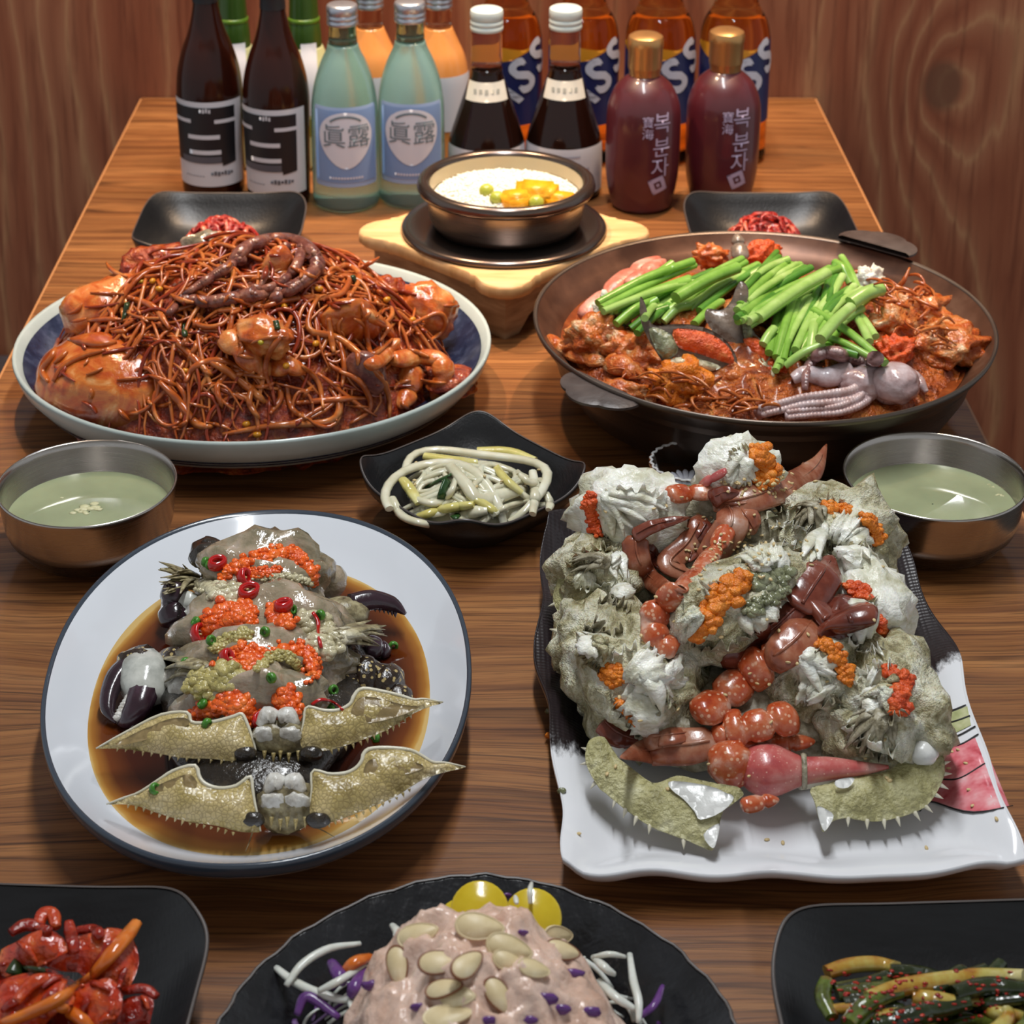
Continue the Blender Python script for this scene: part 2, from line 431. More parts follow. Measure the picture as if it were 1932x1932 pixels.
brown_bottle(526, 1.812, 'dark brown liquor bottle with black and white label beside a teal bottle', -22)

def teal_bottle(px, Y, label, turn):
    R = (653, 1.805); z = lambda py: PY(R[0], py, R[1]).z
    prof = dense(base_prof(prof_px(*R, [(372, 62.5), (330, 63), (217, 63), (180, 60.5), (149, 54.5), (118, 44), (95, 33), (78, 28), (60, 26), (44, 25.5)])))
    c = (PY(px, 330, Y).x, Y, 0); T = thing('soju_bottle', label, 'bottle', c, 'teal soju bottles'); rf = rfun_of(prof)
    zl = z(84); solid(MB(), [q for q in prof if q[1] <= zl + .001], c, 48).build('glass_body', M['teal'], T)
    solid(MB(), [q for q in prof if q[1] >= zl + .001], c).build('neck', M['tealclear'], T)
    r = 30 * scale_at(Y, .2)
    solid(MB(), cap_prof(r, z(45), z(7)), c, 48).build('cap', M['alu'], T, sharp=40)
    z = lambda py: PY(R[0], py, R[1] - .033).z
    a0 = camang(c, turn); hw = .034
    def rr(x0, x1, y0, y1, rad=.003):
        pts = []
        for (cx, cy, s) in ((x1 - rad, y0 + rad, -90), (x1 - rad, y1 - rad, 0), (x0 + rad, y1 - rad, 90), (x0 + rad, y0 + rad, 180)):
            pts += [(cx + rad * math.cos(math.radians(s + 30 * k)), cy + rad * math.sin(math.radians(s + 30 * k))) for k in range(4)]
        return poly2(pts)
    lb = wrap([rr(-hw, hw, z(355), z(205))], rf, c, a0, 'label', M['lblue2'], T)
    wrap([rr(-hw + .002, hw - .002, z(346), z(211), .002)], rf, c, a0, 'label_field', M['lblue'], lb, .0007)
    zc, k = z(258), z(214) - z(258); pts = []
    for i in range(40):
        a = 2 * PI * i / 40; s = math.sin(a); cth = math.cos(a)
        y = zc + (k * s if s > 0 else k * 1.42 * s); x = .0265 * cth * (1 if s > 0 else (1 - .28 * s * s * 1.0))
        pts.append((x, y))
    bl = wrap([poly2(pts)], rf, c, a0, 'label_balloon', M['lwhite'], lb, .0010, .003)
    wrap([rot2(text2d('眞', .024), 0, -.0115, z(262)), rot2(text2d('露', .024), 0, .0125, z(262))], rf, c, a0, 'label_lettering', M['ink'], lb, .0014, .002)
    sh = []
    for q in range(9):
        a = math.radians(128 - q * 9.5); x = .021 * math.cos(a); y = zc + k * .82 * math.sin(a); sh.append(rot2(rect2(-.0017, .0017, -.0010, .0010), a - PI / 2, x, y))
    wrap(sh, rf, c, a0, 'label_small_print', M['ink'], lb, .0014)
    sh = [rect2(-.016 + .0027 * q, -.0142 + .0027 * q, z(339), z(335)) for q in range(12)]
    wrap(sh, rf, c, a0, 'label_footer_print', M['lwhite'], lb, .0012)
teal_bottle(653, 1.805, 'teal soju bottle beside a dark brown bottle, blue label with white balloon', 1)
teal_bottle(777, 1.815, 'teal soju bottle beside a white-capped bottle, blue label with white balloon', 0)

def cone_bottle(px, Y, label):
    R = (913, 1.83); z = lambda py: PY(R[0], py, R[1]).z
    prof = dense(base_prof(prof_px(*R, [(360, 72), (300, 73), (270, 72), (254, 69), (217, 57), (199, 51), (160, 38), (140, 31.5), (127, 29.5), (90, 29), (56, 28.5)])))
    c = (PY(px, 320, Y).x, Y, 0); T = thing('rice_wine_bottle', label, 'bottle', c, 'white-capped rice wine bottles'); rf = rfun_of(prof); zl = z(127)
    solid(MB(), [q for q in prof if q[1] <= zl + .001], c, 48).build('glass_body', M['dark'], T)
    solid(MB(), [q for q in prof if q[1] >= zl + .001], c).build('neck', M['smoke'], T)
    solid(MB(), cap_prof(31.5 * scale_at(Y, .2), z(56), z(16)), c, 48).build('cap', M['capw'], T, sharp=40)
    z = lambda py: PY(R[0], py, R[1] - .033).z
    a0 = camang(c)
    n = 12; top = [(-.0205 + .041 * i / n, z(166)) for i in range(n + 1)]; bot = [(.0235 - .047 * i / n, z(200) ) for i in range(n + 1)]
    nl = wrap([poly2(top[::-1] + bot[::-1])], rf, c, a0, 'neck_label', M['cream'], T, .0006, .004, .004)
    wrap([rect2(-.0125 + .0055 * k, -.0095 + .0055 * k, z(186 - (k % 2)), z(178)) for k in range(5)] , rf, c, a0, 'neck_label_print', plain('pale_print', '#a9aaa0', .6), nl, .0010)
    lb = wrap([rect2(-.050, .050, z(372), z(284))], rf, c, a0, 'label', M['paper'], T, .0006)
    sh = [rect2(-.014, .016, z(300), z(297)), rect2(-.014, .010, z(307), z(305)), rect2(-.014, .016, z(313), z(311)), rect2(.014, .026, z(330), z(321))]
    wrap(sh, rf, c, a0, 'label_print', plain('grey_lilac_print', '#a3a3b0', .6), lb, .0010)
cone_bottle(918, 1.83, 'white-capped dark bottle with cream neck label, next to a teal bottle')
cone_bottle(1063, 1.835, 'white-capped dark bottle with cream neck label, next to a gold-capped one')

def bok_bottle(px, Y, label):
    R = (1212, 1.80); z = lambda py: PY(R[0], py, R[1]).z
    prof = dense(base_prof(prof_px(*R, [(390, 59), (340, 66), (300, 69.5), (220, 70), (190, 66), (163, 54), (147, 38), (140, 28), (128, 26)])))
    c = (PY(px, 330, Y).x, Y, 0); T = thing('raspberry_wine_bottle', label, 'bottle', c, 'gold-capped dark red raspberry wine bottles'); rf = rfun_of(prof)
    solid(MB(), prof, c, 48).build('glass_body', M['bok'], T)
    s = scale_at(Y, .15); r = 34 * s
    solid(MB(), [(r * .86, z(140)), (r * .9, z(130)), (r * .93, z(127)), (r * .95, z(124)), (r * .95, z(90)), (r, z(85)), (r, z(74)), (r * .94, z(68)), (r * .75, z(64)), (r * .4, z(62.5))], c, 48).build('cap', M['goldcap'], T, sharp=35)
    z = lambda py: PY(R[0], py, R[1] - .033).z
    a0 = camang(c)
    sh = [rot2(text2d('복', .021), 0, .0185, z(236)), rot2(text2d('분', .021), 0, .0185, z(281)), rot2(text2d('자', .021), 0, .0175, z(319))]
    wrap(sh, rf, c, a0, 'lettering', M['bokd'], T, .0006, .002)
    sh = [rot2(text2d('寶', .0115), 0, .0045, z(232)), rot2(text2d('海', .0115), 0, .0045, z(254))]
    wrap(sh, rf, c, a0, 'small_lettering', M['bokd'], T, .0006, .002)
    q = .0078; ring = [rot2(rect2(-q, q, -q, -q * .45), .35, .0155, z(350)), rot2(rect2(-q, q, q * .45, q), .35, .0155, z(350)), rot2(rect2(-q, -q * .45, -q, q), .35, .0155, z(350)), rot2(rect2(q * .45, q, -q, q), .35, .0155, z(350)), rot2(rect2(-q * .2, q * .2, -q * .2, q * .2), .35, .0155, z(350))]
    wrap(ring, rf, c, a0, 'seal_mark', M['bokd'], T, .0006, .003)
bok_bottle(1211, 1.80, 'gold-capped dark red raspberry wine bottle nearer the rice pot')
bok_bottle(1360, 1.815, 'gold-capped dark red raspberry wine bottle near the bare table corner')

def beer_bottle(px, label, turn):
    R = (1379, 1.93); Y = 1.935; z = lambda py: PY(R[0], py, R[1]).z
    prof = dense(base_prof(prof_px(*R, [(250, 66), (120, 66.5), (75, 66), (52, 63.5), (34, 57), (18, 47), (0, 40), (-30, 33), (-70, 29), (-110, 27)])))
    c = (PY(px, 250, Y).x, Y, 0); T = thing('beer_bottle', label, 'bottle', c, 'amber beer bottles with navy labels'); rf = rfun_of(prof); zl = z(27)
    solid(MB(), [q for q in prof if q[1] <= zl + .001], c, 48).build('glass_body', M['beer'], T)
    solid(MB(), [q for q in prof if q[1] >= zl + .001], c, 48).build('neck', M['beerh'], T)
    zt = prof[-1][1]
    solid(MB(), [(.0155, zt), (.0160, zt + .002), (.0150, zt + .008), (.011, zt + .010)], c, 24).build('crown_cap', M['navy'], T)
    z = lambda py: PY(R[0], py, R[1] - .033).z
    a0 = camang(c, turn)
    wrap([rect2(-.05, .05, z(-28), z(3))], rf, c, a0, 'neck_label', M['navy'], T, .0005, .006)
    hw = .052
    lb = wrap([poly2([(-hw, z(240)), (hw, z(240)), (hw, z(78)), (.030, z(93)), (.0, z(116)), (-.026, z(124)), (-hw, z(100))])], rf, c, a0, 'label', M['navy'], T, .0005)
    wrap([poly2([(.030, z(92)), (.012, z(99)), (-.01, z(92)), (-.030, z(88)), (-hw, z(92)), (-hw, z(100)), (-.026, z(124)), (.0, z(116))])], rf, c, a0, 'label_gold_band', M['gold'], lb, .0003)
    sh = []
    for i, ch in enumerate('CASS'):
        a = math.radians(40); d = (i - 1.45) * .0255
        sx = rot2(text2d(ch, .050), 0); v = [Vector((p.x * .9 + p.y * .0, p.y * 1.0, 0)) for p in sx[0]]
        sh.append(rot2((v, sx[1]), math.radians(30), d * math.cos(a) * 1.12 - .000, z(166) + d * math.sin(a) * 1.05))
        for o_ in ((.0017, 0), (-.0017, 0), (0, .0017), (0, -.0017)):
            sh.append(rot2((v, sx[1]), math.radians(30), d * math.cos(a) * 1.12 - .000 + o_[0], z(166) + d * math.sin(a) * 1.05 + o_[1]))
    wrap(sh, rf, c, a0, 'lettering', M['letter'], lb, .0012, .003)
for px, l in ((955, 'amber beer bottle with navy label between the two white-capped bottles'), (1098, 'amber beer bottle with navy label behind a white-capped and a gold-capped bottle'), (1240, 'amber beer bottle with navy label behind the two gold-capped bottles'), (1379, 'amber beer bottle with navy label at its row end by the bare table corner')):
    beer_bottle(px, l, 9)

def green_bottle(px, label):
    R = (447, 1.92); Y = 1.92; z = lambda py: PY(R[0], py, R[1]).z
    prof = dense(base_prof(prof_px(*R, [(250, 52), (160, 53), (120, 47), (95, 38), (82, 33), (62, 31), (40, 28.5)])))
    c = (PY(px, 250, Y).x, Y, 0); T = thing('rice_beer_bottle', label, 'bottle', c, 'green-necked bottles behind the brown ones'); rf = rfun_of(prof); zl = z(84)
    solid(MB(), [q for q in prof if q[1] <= zl + .001], c).build('plastic_body', M['pale'], T)
    s = scale_at(Y, .2)
    solid(MB(), [(33 * s, zl), (32 * s, z(60)), (30 * s, z(42)), (29 * s, z(39))], c).build('green_neck', M['green'], T, sharp=50)
    solid(MB(), [(29.5 * s, z(40)), (30.5 * s, z(38)), (30.5 * s, z(33)), (29 * s, z(31))], c).build('neck_ring', M['green2'], T)
    solid(MB(), [(28.5 * s, z(32)), (27 * s, z(0)), (26 * s, z(-40)), (25 * s, z(-48)), (20 * s, z(-50))], c).build('cap', M['green'], T, sharp=50)
    z = lambda py: PY(R[0], py, R[1] - .033).z
    a0 = camang(c)
    wrap([rect2(-.07, .07, z(262), z(228))], rf, c, a0, 'label_band', M['olive'], T, .0006, .006)
    wrap([rect2(-.004, .012, z(222), z(92))], rf, c, a0, 'label_stripe', M['lwhite'], T, .0006, .006)
green_bottle(448, 'green-necked pale bottle behind the gap between the brown bottles')
green_bottle(580, 'green-necked pale bottle between a brown and a teal bottle')

def peach_bottle(px, label):
    R = (829, 1.91); Y = 1.91; z = lambda py: PY(R[0], py, R[1]).z
    prof = dense(base_prof(prof_px(*R, [(250, 56), (150, 56), (124, 54), (100, 48), (78, 38), (60, 30), (46, 25), (14, 24)])))
    c = (PY(px, 250, Y).x, Y, 0); T = thing('fruit_wine_bottle', label, 'bottle', c, 'peach-coloured fruit wine bottles'); rf = rfun_of(prof); zl = z(52)
    solid(MB(), [q for q in prof if q[1] <= zl + .001], c).build('glass_body', M['peach'], T)
    solid(MB(), [q for q in prof if q[1] >= zl + .001], c).build('neck', M['clear'], T)
    solid(MB(), cap_prof(26.5 * scale_at(Y, .2), z(14), z(-22)), c).build('cap', M['alu'], T, sharp=40)
    z = lambda py: PY(R[0], py, R[1] - .03).z
    wrap([rect2(-.06, .06, z(250), z(148))], rf, c, camang(c), 'label', M['lwhite'], T, .0006, .006)
peach_bottle(702, 'peach-coloured fruit wine bottle behind the two teal bottles')
peach_bottle(829, 'peach-coloured fruit wine bottle between a teal and a white-capped bottle')
# ================================================================== tableware
def sup(a, b, e, t):
    c, s = math.cos(t), math.sin(t)
    return (a * math.copysign(abs(c) ** (2 / e), c), b * math.copysign(abs(s) ** (2 / e), s))
def rings(mb, rr, c, rot=0, n=96, lift=None, wob=None):
    """rr: (a, b, z, exponent[, lift]) rings, inside centre -> rim -> outside foot"""
    ca, sa = math.cos(rot), math.sin(rot); rows = []
    for q in rr:
        a, b, z, e = q[:4]; L = q[4] if len(q) > 4 else 0; row = []
        for k in range(n):
            t = 2 * PI * k / n; x, y = sup(a, b, e, t); zz = z
            if L: zz += L * (abs(math.sin(2 * t)) ** 2 if lift is None else lift(t))
            if wob: f = 1 + wob(t, q); x *= f; y *= f
            row.append((c[0] + x * ca - y * sa, c[1] + x * sa + y * ca, c[2] + zz))
        rows.append(row)
    return mb.grid(rows, True)
M['blackdish'] = NT('black_melamine'); _t = M['blackdish']; _co = _t.co((1, 1, 1))
_t.col(_t.ramp(_t.noise(_t.co((6, 60, 6)), 8, 3), [(.3, '#0e0f12'), (.7, '#17181b')])); _t.set(Roughness=.36, Specular_IOR_Level=.5)
_t.bump(_t.noise(_t.co((200, 14, 200)), 3, 3), .25, .0008); M['blackdish'] = _t.m
M['blackrim'] = plain('worn_rim', '#4a423f', .4)
M['navypaint'] = NT('navy_brush_paint'); _t = M['navypaint']
_t.col(_t.ramp(_t.noise(_t.co((30, 30, 30)), 3, 3, .6), [(.3, '#1a2038'), (.5, '#262e48'), (.75, '#454d66')])); _t.set(Roughness=.2); M['navypaint'] = _t.m
M['celadon'] = food('celadon_glaze', [(.3, '#a9b6b3'), (.7, '#b9c5c2')], 20, .2, 0)
M['porcelain'] = plain('white_porcelain', '#d9dde2', .15)
M['enamel'] = plain('white_enamel', '#dfe3ea', .12, Coat_Weight=.4, Coat_Roughness=.06)
M['enamelrim'] = plain('blue_grey_enamel_rim', '#3b434e', .18)
def steel(name, c, rough=.22, br=(4, 4, 500)):
    t = NT(name); n = t.noise(t.co(br), 4, 3); t.col(t.ramp(n, [(.3, c), (.7, c)])); t.set(Metallic=1.0, Roughness=rough)
    t.l(t.ramp(n, [(.3, rough * .8), (.7, rough * 1.5)]), t.b.inputs['Roughness']); t.bump(n, .06, .0004); return t.m
M['steel'] = steel('stainless_steel', '#b9b3ad', .2); M['panout'] = steel('old_pan_steel', '#6f645c', .34)
M['darksteel'] = plain('dark_hotplate', '#6e625c', .24, .92)
M['potsteel'] = steel('pot_steel', '#93877f', .26)
M['handle'] = food('handle_metal', [(.3, '#3f3430'), (.7, '#5a4e49')], 60, .4, .2)
t_ = NT('stained_pan'); t_.col(t_.ramp(t_.noise(t_.co(), 25, 4), [(.3, '#4a2f22'), (.55, '#6b4a38'), (.75, '#8a6a55')])); t_.set(Metallic=.45, Roughness=.38); M['panin'] = t_.m

# ---- large blue and white plate
PLC = (-.1735, 1.398, 0)
def ell(a, b, z, e=2.0): return (a, b, z, e)
T = thing('serving_plate', 'large round pale celadon plate with navy painted inside band', 'plate', PLC)
pa, pb = .1805, .168
rings(MB(), [ell(.0005, .0005, .012), ell(.10, .093, .012), ell(.135, .126, .016), ell(.160, .149, .026), ell(.174, .162, .040), ell(.1778, .1653, .0455), ell(pa, pb, .0465), ell(.1812, .1687, .044), ell(.178, .1655, .034), ell(.165, .153, .018), ell(.135, .125, .008), ell(.11, .10, .005), ell(.108, .098, 0), ell(.0005, .0005, 0)], PLC).build('plate_body', M['celadon'], T)
rings(MB(), [ell(.132, .123, .0160), ell(.1575, .1466, .0255), ell(.1735, .1615, .0402)], PLC).build('painted_band', M['navypaint'], T)
rings(MB(), [ell(.0005, .0005, .0124), ell(.10, .093, .0124), ell(.1322, .1232, .0160)], PLC).build('white_centre', M['porcelain'], T)
for z, w_ in ((.0245, .0009), (.0215, .0007)):
    f = lambda zz: .1655 + (.178 - .1655) * ((zz - .018) / .016)
    rings(MB(), [ell(f(z + w_) + .0004, f(z + w_) - .0120, z + w_), ell(f(z - w_) + .0004, f(z - w_) - .0120, z - w_)], PLC).build('painted_line', M['navypaint'], T)

# ---- wide shallow pan
PNC = (.2115, 1.382, 0)
T = thing('stew_pan', 'wide shallow brown metal pan holding the crab stew', 'pan', PNC)
MB().lathe([(.0005, .022), (.115, .022), (.14, .034), (.153, .052), (.157, .058), (.160, .0595), (.166, .066), (.1695, .0705)], PNC, 120).build('pan_inside', M['panin'], T)
MB().lathe([(.1693, .0707), (.1712, .0722), (.1725, .0710), (.1715, .0675)], PNC, 120).build('rim', M['panout'], T)
MB().lathe([(.1715, .0677), (.165, .058), (.1605, .0545), (.1605, .0515), (.158, .0495), (.154, .034), (.142, .014), (.125, .002), (.12, 0), (.0005, 0)], PNC, 120).build('pan_outside', M['panout'], T)
def lobed_handle(ang, parent, z):
    mb = MB(); d = Vector((math.cos(ang), math.sin(ang), 0)); s = Vector((-d.y, d.x, 0)); N = 40
    out = []
    for k in range(N):
        t = PI * (k / (N - 1)) - PI / 2           # half disc with three lobes
        r = .030 * (1 + .10 * abs(math.cos(t * 3.0)) ** .7)
        out.append((r * .98 * math.cos(t), r * 1.08 * math.sin(t)))
    base = Vector(PNC) + d * .164
    rows = []
    for sc, zz in ((.0, z + .0026), (.9, z + .0026), (1.0, z + .0012), (1.0, z - .0006), (.92, z - .0016), (0, z - .0016)):
        rows.append([base + d * (x * sc) + s * (y * (sc if sc else .0) + (0 if sc else 0)) + Vector((0, 0, zz)) for x, y in out])
    mb.grid(rows); mb.build('handle', M['handle'], parent, sharp=60)
hp = P(1148, 742, .062); lobed_handle(math.atan2(hp.y - PNC[1], hp.x - PNC[0]), T, .0665)
hp = P(1688, 464, .066); lobed_handle(math.atan2(hp.y - PNC[1], hp.x - PNC[0]), T, .0765)

# ---- two steel soup bowls
M['soup'] = NT('pale_green_broth'); _t = M['soup']
_t.col(_t.ramp(_t.noise(_t.co(), 22, 3), [(.3, '#8d9372'), (.7, '#a3a883')])); _t.set(Roughness=.02, Specular_IOR_Level=.5, Subsurface_Weight=.15, Subsurface_Scale=.01); M['soup'] = _t.m
M['tofu'] = food('egg_flake', [(.3, '#c2bd8e'), (.7, '#dcd7b0')], 200, .4, .3)
def steel_bowl(c, r, h, label, slabel, flakes):
    T = thing('steel_bowl', label, 'bowl', c, 'stainless steel soup bowls')
    q = r / .058
    MB().lathe([(.0005, .006), (.03 * q, .006), (.046 * q, .012), (.0525 * q, .024), (.0560 * q, h - .004), (.0572 * q, h), (.0582 * q, h + .0006), (.0586 * q, h - .001), (.0576 * q, h - .004), (.0550 * q, .024), (.0530 * q, .0175), (.0515 * q, .0165), (.044 * q, .005), (.036 * q, .0008), (.034 * q, 0), (.0005, 0)], c, 96).build('bowl_shell', M['steel'], T)
    sr = .0530 * q + .0003; zs = .028
    rows = [[(c[0] + sr * f * math.cos(2 * PI * k / 64), c[1] + sr * f * math.sin(2 * PI * k / 64), zs + (.0006 * f ** 8)) for k in range(64)] for f in (.01, .4, .8, .95, 1.0)]
    S = tag(MB().grid(rows, True).build('soup', M['soup'], o=(c[0], c[1], zs)), slabel, 'soup')
    for (px, py, s_) in flakes:
        p = P(px, py, zs); mb = MB()
        for k in range(7): mb.blob(p + Vector((random.uniform(-1, 1) * s_, random.uniform(-1, 1) * s_ * .6, 0)), (s_ * .4, s_ * .3, .0007), k, .5, 3, 2)
        mb.build('egg_flake', M['tofu'], S)
steel_bowl((-.2583, 1.168, 0), .058, .050, 'stainless steel bowl of broth next to the blue plate', 'pale green broth with egg flakes, in the bowl next to the blue plate', [(180, 955, .008), (150, 965, .005), (118, 940, .0015)])
steel_bowl((.2995, 1.178, 0), .0595, .050, 'stainless steel bowl of broth behind the rectangular platter', 'smooth pale green broth in the bowl behind the rectangular platter', [(1885, 935, .0025), (1872, 920, .0015), (1866, 915, .001)])

# ---- black dishes
def black_dish(c, a, b, h, e, rot, label, name='side_dish', lift=.004, wob=None, mat=None, group='black side dishes'):
    T = thing(name, label, 'dish', c, group); R = lambda f, z, ee, L=0: (a * f, b * f, z, ee, L)
    body = [R(.005, .005, 2), R(.45, .005, 2.2), R(.62, .008, 2.6), R(.78, h * .42, e * .8), R(.92, h * .8, e, lift * .6), R(.985, h - .001, e, lift), R(1.0, h, e, lift), R(1.006, h - .0018, e, lift), R(.97, h * .72, e, lift * .6), R(.80, h * .3, e * .8), R(.62, .004, 2.6), R(.58, 0, 2.4), R(.005, 0, 2)]
    rings(MB(), body, c, rot, 120, wob=wob).build('dish_body', mat or M['blackdish'], T)
    rings(MB(), [R(.990, h + .0001, e, lift), R(.998, h + .0007, e, lift), R(1.0062, h - .0003, e, lift)], c, rot, 120, wob=wob).build('rim', M['blackrim'], T)
    return T
# named by what lies in them
black_dish((-.232, 1.668, 0), .074, .068, .036, 4.5, 0, 'black dish of red relish behind the blue and white plate')
black_dish((.257, 1.668, 0), .074, .068, .036, 4.5, 0, 'black dish of red relish behind the metal pan')
def wv(t, q): return .012 * math.sin(5 * t + .6) * q[0]
black_dish((-.0060, 1.2110, 0), .0635, .0635, .031, 4.2, PI / 4 - .06, 'black square dish of white radish strips between plate and platter', lift=.010)
black_dish((-.228, .712, 0), .098, .088, .034, 5, -.05, 'black dish of red cabbage kimchi near the soy crab bowl', wob=lambda t, q: .012 * math.sin(7 * t) * smooth(.08, .098, q[0]))
black_dish((.240, .703, 0), .106, .085, .034, 4.6, .04, 'black dish of green onion kimchi in front of the rectangular platter', wob=lambda t, q: .010 * math.sin(6 * t + 1) * smooth(.08, .1, q[0]))
t_ = NT('black_ridged_glaze'); t_.col(t_.ramp(t_.noise(t_.co(), 40, 3), [(.3, '#141518'), (.7, '#232428')])); t_.set(Roughness=.3); t_.bump(t_.noise(t_.co((1, 1, .3)), 90, 3), .5, .003); M['ridged'] = t_.m
black_dish((-.0015, .698, 0), .116, .1085, .034, 1.75, 0, 'wide boat shaped black dish with rippled rim, holding the salad', name='salad_dish', lift=0, mat=M['ridged'],
           wob=lambda t, q: (.006 * math.sin(34 * t) + .004 * math.sin(21 * t + 1)) * smooth(.07, .115, q[0]), group='black serving dishes')

# ---- oval enamel bowl
OVC = (-.1255, .9765, 0); OVR = .045
T = thing('oval_bowl', 'white oval enamel bowl with dark rim holding soy marinated crab', 'bowl', OVC)
def oe(f, z, e=2.15): return (.1195 * f, .1725 * f, z, e)
oin = [oe(.004, .010), oe(.5, .010), oe(.70, .013), oe(.80, .019), oe(.9, .029), oe(.965, .0375), oe(.982, .0395)]
rings(MB(), oin, OVC, OVR, 128).build('bowl_inside', M['enamel'], T)
rings(MB(), [oe(.980, .0393), oe(.990, .0408), oe(1.0, .0405), oe(1.004, .0385), oe(1.0, .0345), oe(.992, .0325)], OVC, OVR, 128).build('rim', M['enamelrim'], T)
rings(MB(), [oe(.993, .0329), oe(.95, .026), oe(.85, .013), oe(.74, .004), oe(.70, 0), oe(.004, 0)], OVC, OVR, 128).build('bowl_outside', M['enamel'], T)
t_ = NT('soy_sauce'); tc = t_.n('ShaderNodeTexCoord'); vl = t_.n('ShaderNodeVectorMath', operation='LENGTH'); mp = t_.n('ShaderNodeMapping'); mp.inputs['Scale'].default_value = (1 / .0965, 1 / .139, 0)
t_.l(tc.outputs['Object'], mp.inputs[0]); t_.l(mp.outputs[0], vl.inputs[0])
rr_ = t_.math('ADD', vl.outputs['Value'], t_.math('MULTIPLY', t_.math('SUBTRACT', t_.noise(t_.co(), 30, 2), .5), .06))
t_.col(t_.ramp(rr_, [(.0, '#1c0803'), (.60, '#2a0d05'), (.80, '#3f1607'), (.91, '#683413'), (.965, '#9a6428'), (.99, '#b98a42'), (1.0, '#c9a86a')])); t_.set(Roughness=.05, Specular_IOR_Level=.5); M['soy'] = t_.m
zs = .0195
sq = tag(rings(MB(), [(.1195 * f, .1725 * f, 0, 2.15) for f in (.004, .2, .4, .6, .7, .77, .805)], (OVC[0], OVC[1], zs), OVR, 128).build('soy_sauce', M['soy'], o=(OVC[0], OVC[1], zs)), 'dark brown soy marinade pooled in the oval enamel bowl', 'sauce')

# ---- rectangular platter
t_ = NT('black_and_white_glaze'); tc = t_.n('ShaderNodeTexCoord'); sx = t_.n('ShaderNodeSeparateXYZ'); t_.l(tc.outputs['Object'], sx.inputs[0])
nn = t_.noise(t_.co((60, 22, 30)), 3, 4, .7); g = t_.math('SUBTRACT', sx.outputs[1], t_.math('MULTIPLY', sx.outputs[0], .36))
g = t_.math('ADD', g, t_.math('MULTIPLY', t_.math('SUBTRACT', nn, .5), .035)); fac = t_.ramp(t_.math('ADD', t_.math('MULTIPLY', g, 1.0), .5), [(.466, 0.0), (.474, 1.0)])
cr = t_.noise(t_.co((400, 40, 40)), 2, 2)
t_.col(t_.mix(fac, '#dfe0e4', t_.mix(t_.ramp(cr, [(.3, 0.0), (.7, .5)]), '#1d1618', '#2f2527'))); t_.set(Specular_IOR_Level=.5)
t_.l(t_.ramp(fac, [(0, .1), (1, .3)]), t_.b.inputs['Roughness'])
wx = t_.n('ShaderNodeTexWave'); wx.inputs['Scale'].default_value = 110; wx.bands_direction = 'X'; t_.l(t_.co((1, 1, 1)), wx.inputs[0]); wy = t_.n('ShaderNodeTexWave'); wy.inputs['Scale'].default_value = 110; wy.bands_direction = 'Y'; t_.l(t_.co((1, 1, 1)), wy.inputs[0])
t_.bump(t_.math('MULTIPLY', t_.math('ADD', wx.outputs['Fac'], wy.outputs['Fac']), fac), .16, .0006); M['platter'] = t_.m
PTC = Vector((.1555, .9895, 0))
def plat(u, v):
    """u across -1..1, v along -1 (near) .. 1 (far)"""
    hxw = .1185 + .003 * math.sin(v * 5 + 1) + .002 * math.sin(v * 11); hyw = .167 + .0025 * math.sin(u * 6 + .5) + .0015 * math.sin(u * 13)
    if v < 0: hyw += -.006 * u * 0
    k = (abs(u) ** 8 + abs(v) ** 8); cc = 1 - .055 * (abs(u * v) ** 5)
    x = u * hxw * cc; y = v * hyw * cc
    ru = smooth(.72, 1.0, abs(u)); rv = smooth(.80, 1.0, abs(v))
    z = .011 + .014 * max(ru, rv * (.75 if v < 0 else 1.15)) + .0022 * math.sin(v * 9 + u * 2) * ru + .0018 * math.sin(u * 9 + 1) * rv
    z += .012 * smooth(.5, 1, v) * abs(u) ** 2
    a = .012; x, y = x * math.cos(a) - y * math.sin(a), x * math.sin(a) + y * math.cos(a)
    return PTC + Vector((x, y, z))
N1, N2 = 56, 72; us = [-1 + 2 * i / N1 for i in range(N1 + 1)]; vs2 = [-1 + 2 * i / N2 for i in range(N2 + 1)]
mb = MB(); top = [[plat(u, v) for u in us] for v in vs2]; mb.grid(top)
bot = [[PTC + (plat(u, v) - PTC) * (.985 if max(abs(u), abs(v)) > .9 else .97) + Vector((0, 0, -.0055 - .004 * (1 - max(abs(u), abs(v)) ** 4))) for u in us] for v in vs2]
zmin = min(p.z for r in bot for p in r)
for r in bot:
    for p in r: p.z = max(p.z - zmin, 0)
mb.grid(bot, flip=True)
per = lambda g: [g[0][i] for i in range(N1)] + [g[j][N1] for j in range(N2)] + [g[N2][N1 - i] for i in range(N1)] + [g[N2 - j][0] for j in range(N2)]
pt_, pb_ = per(top), per(bot); cen = PTC
lip = [[p for p in pb_], [(p * .5 + q * .5) + (p - cen).normalized() * .0022 for p, q in zip(pt_, pb_)], [p + (p - cen).normalized() * .0012 + Vector((0, 0, .0008)) for p in pt_], [p for p in pt_]]
mb.grid(lip, True)
PL = thing('rectangular_platter', 'long rectangular platter, black at one end and white at the other', 'platter', PTC)
mb.build('platter_body', M['platter'], PL)
from mathutils.bvhtree import BVHTree
PLT = BVHTree.FromPolygons([p for r in top for p in r], [(i * (N1 + 1) + j, i * (N1 + 1) + j + 1, (i + 1) * (N1 + 1) + j + 1, (i + 1) * (N1 + 1) + j) for i in range(N2) for j in range(N1)])
def on_platter(px, py, off=.0006):
    d = ray(px, py).normalized(); h = PLT.ray_cast(EYE, d); p = h[0] if h[0] is not None else P(px, py, .02)
    return p - d * off
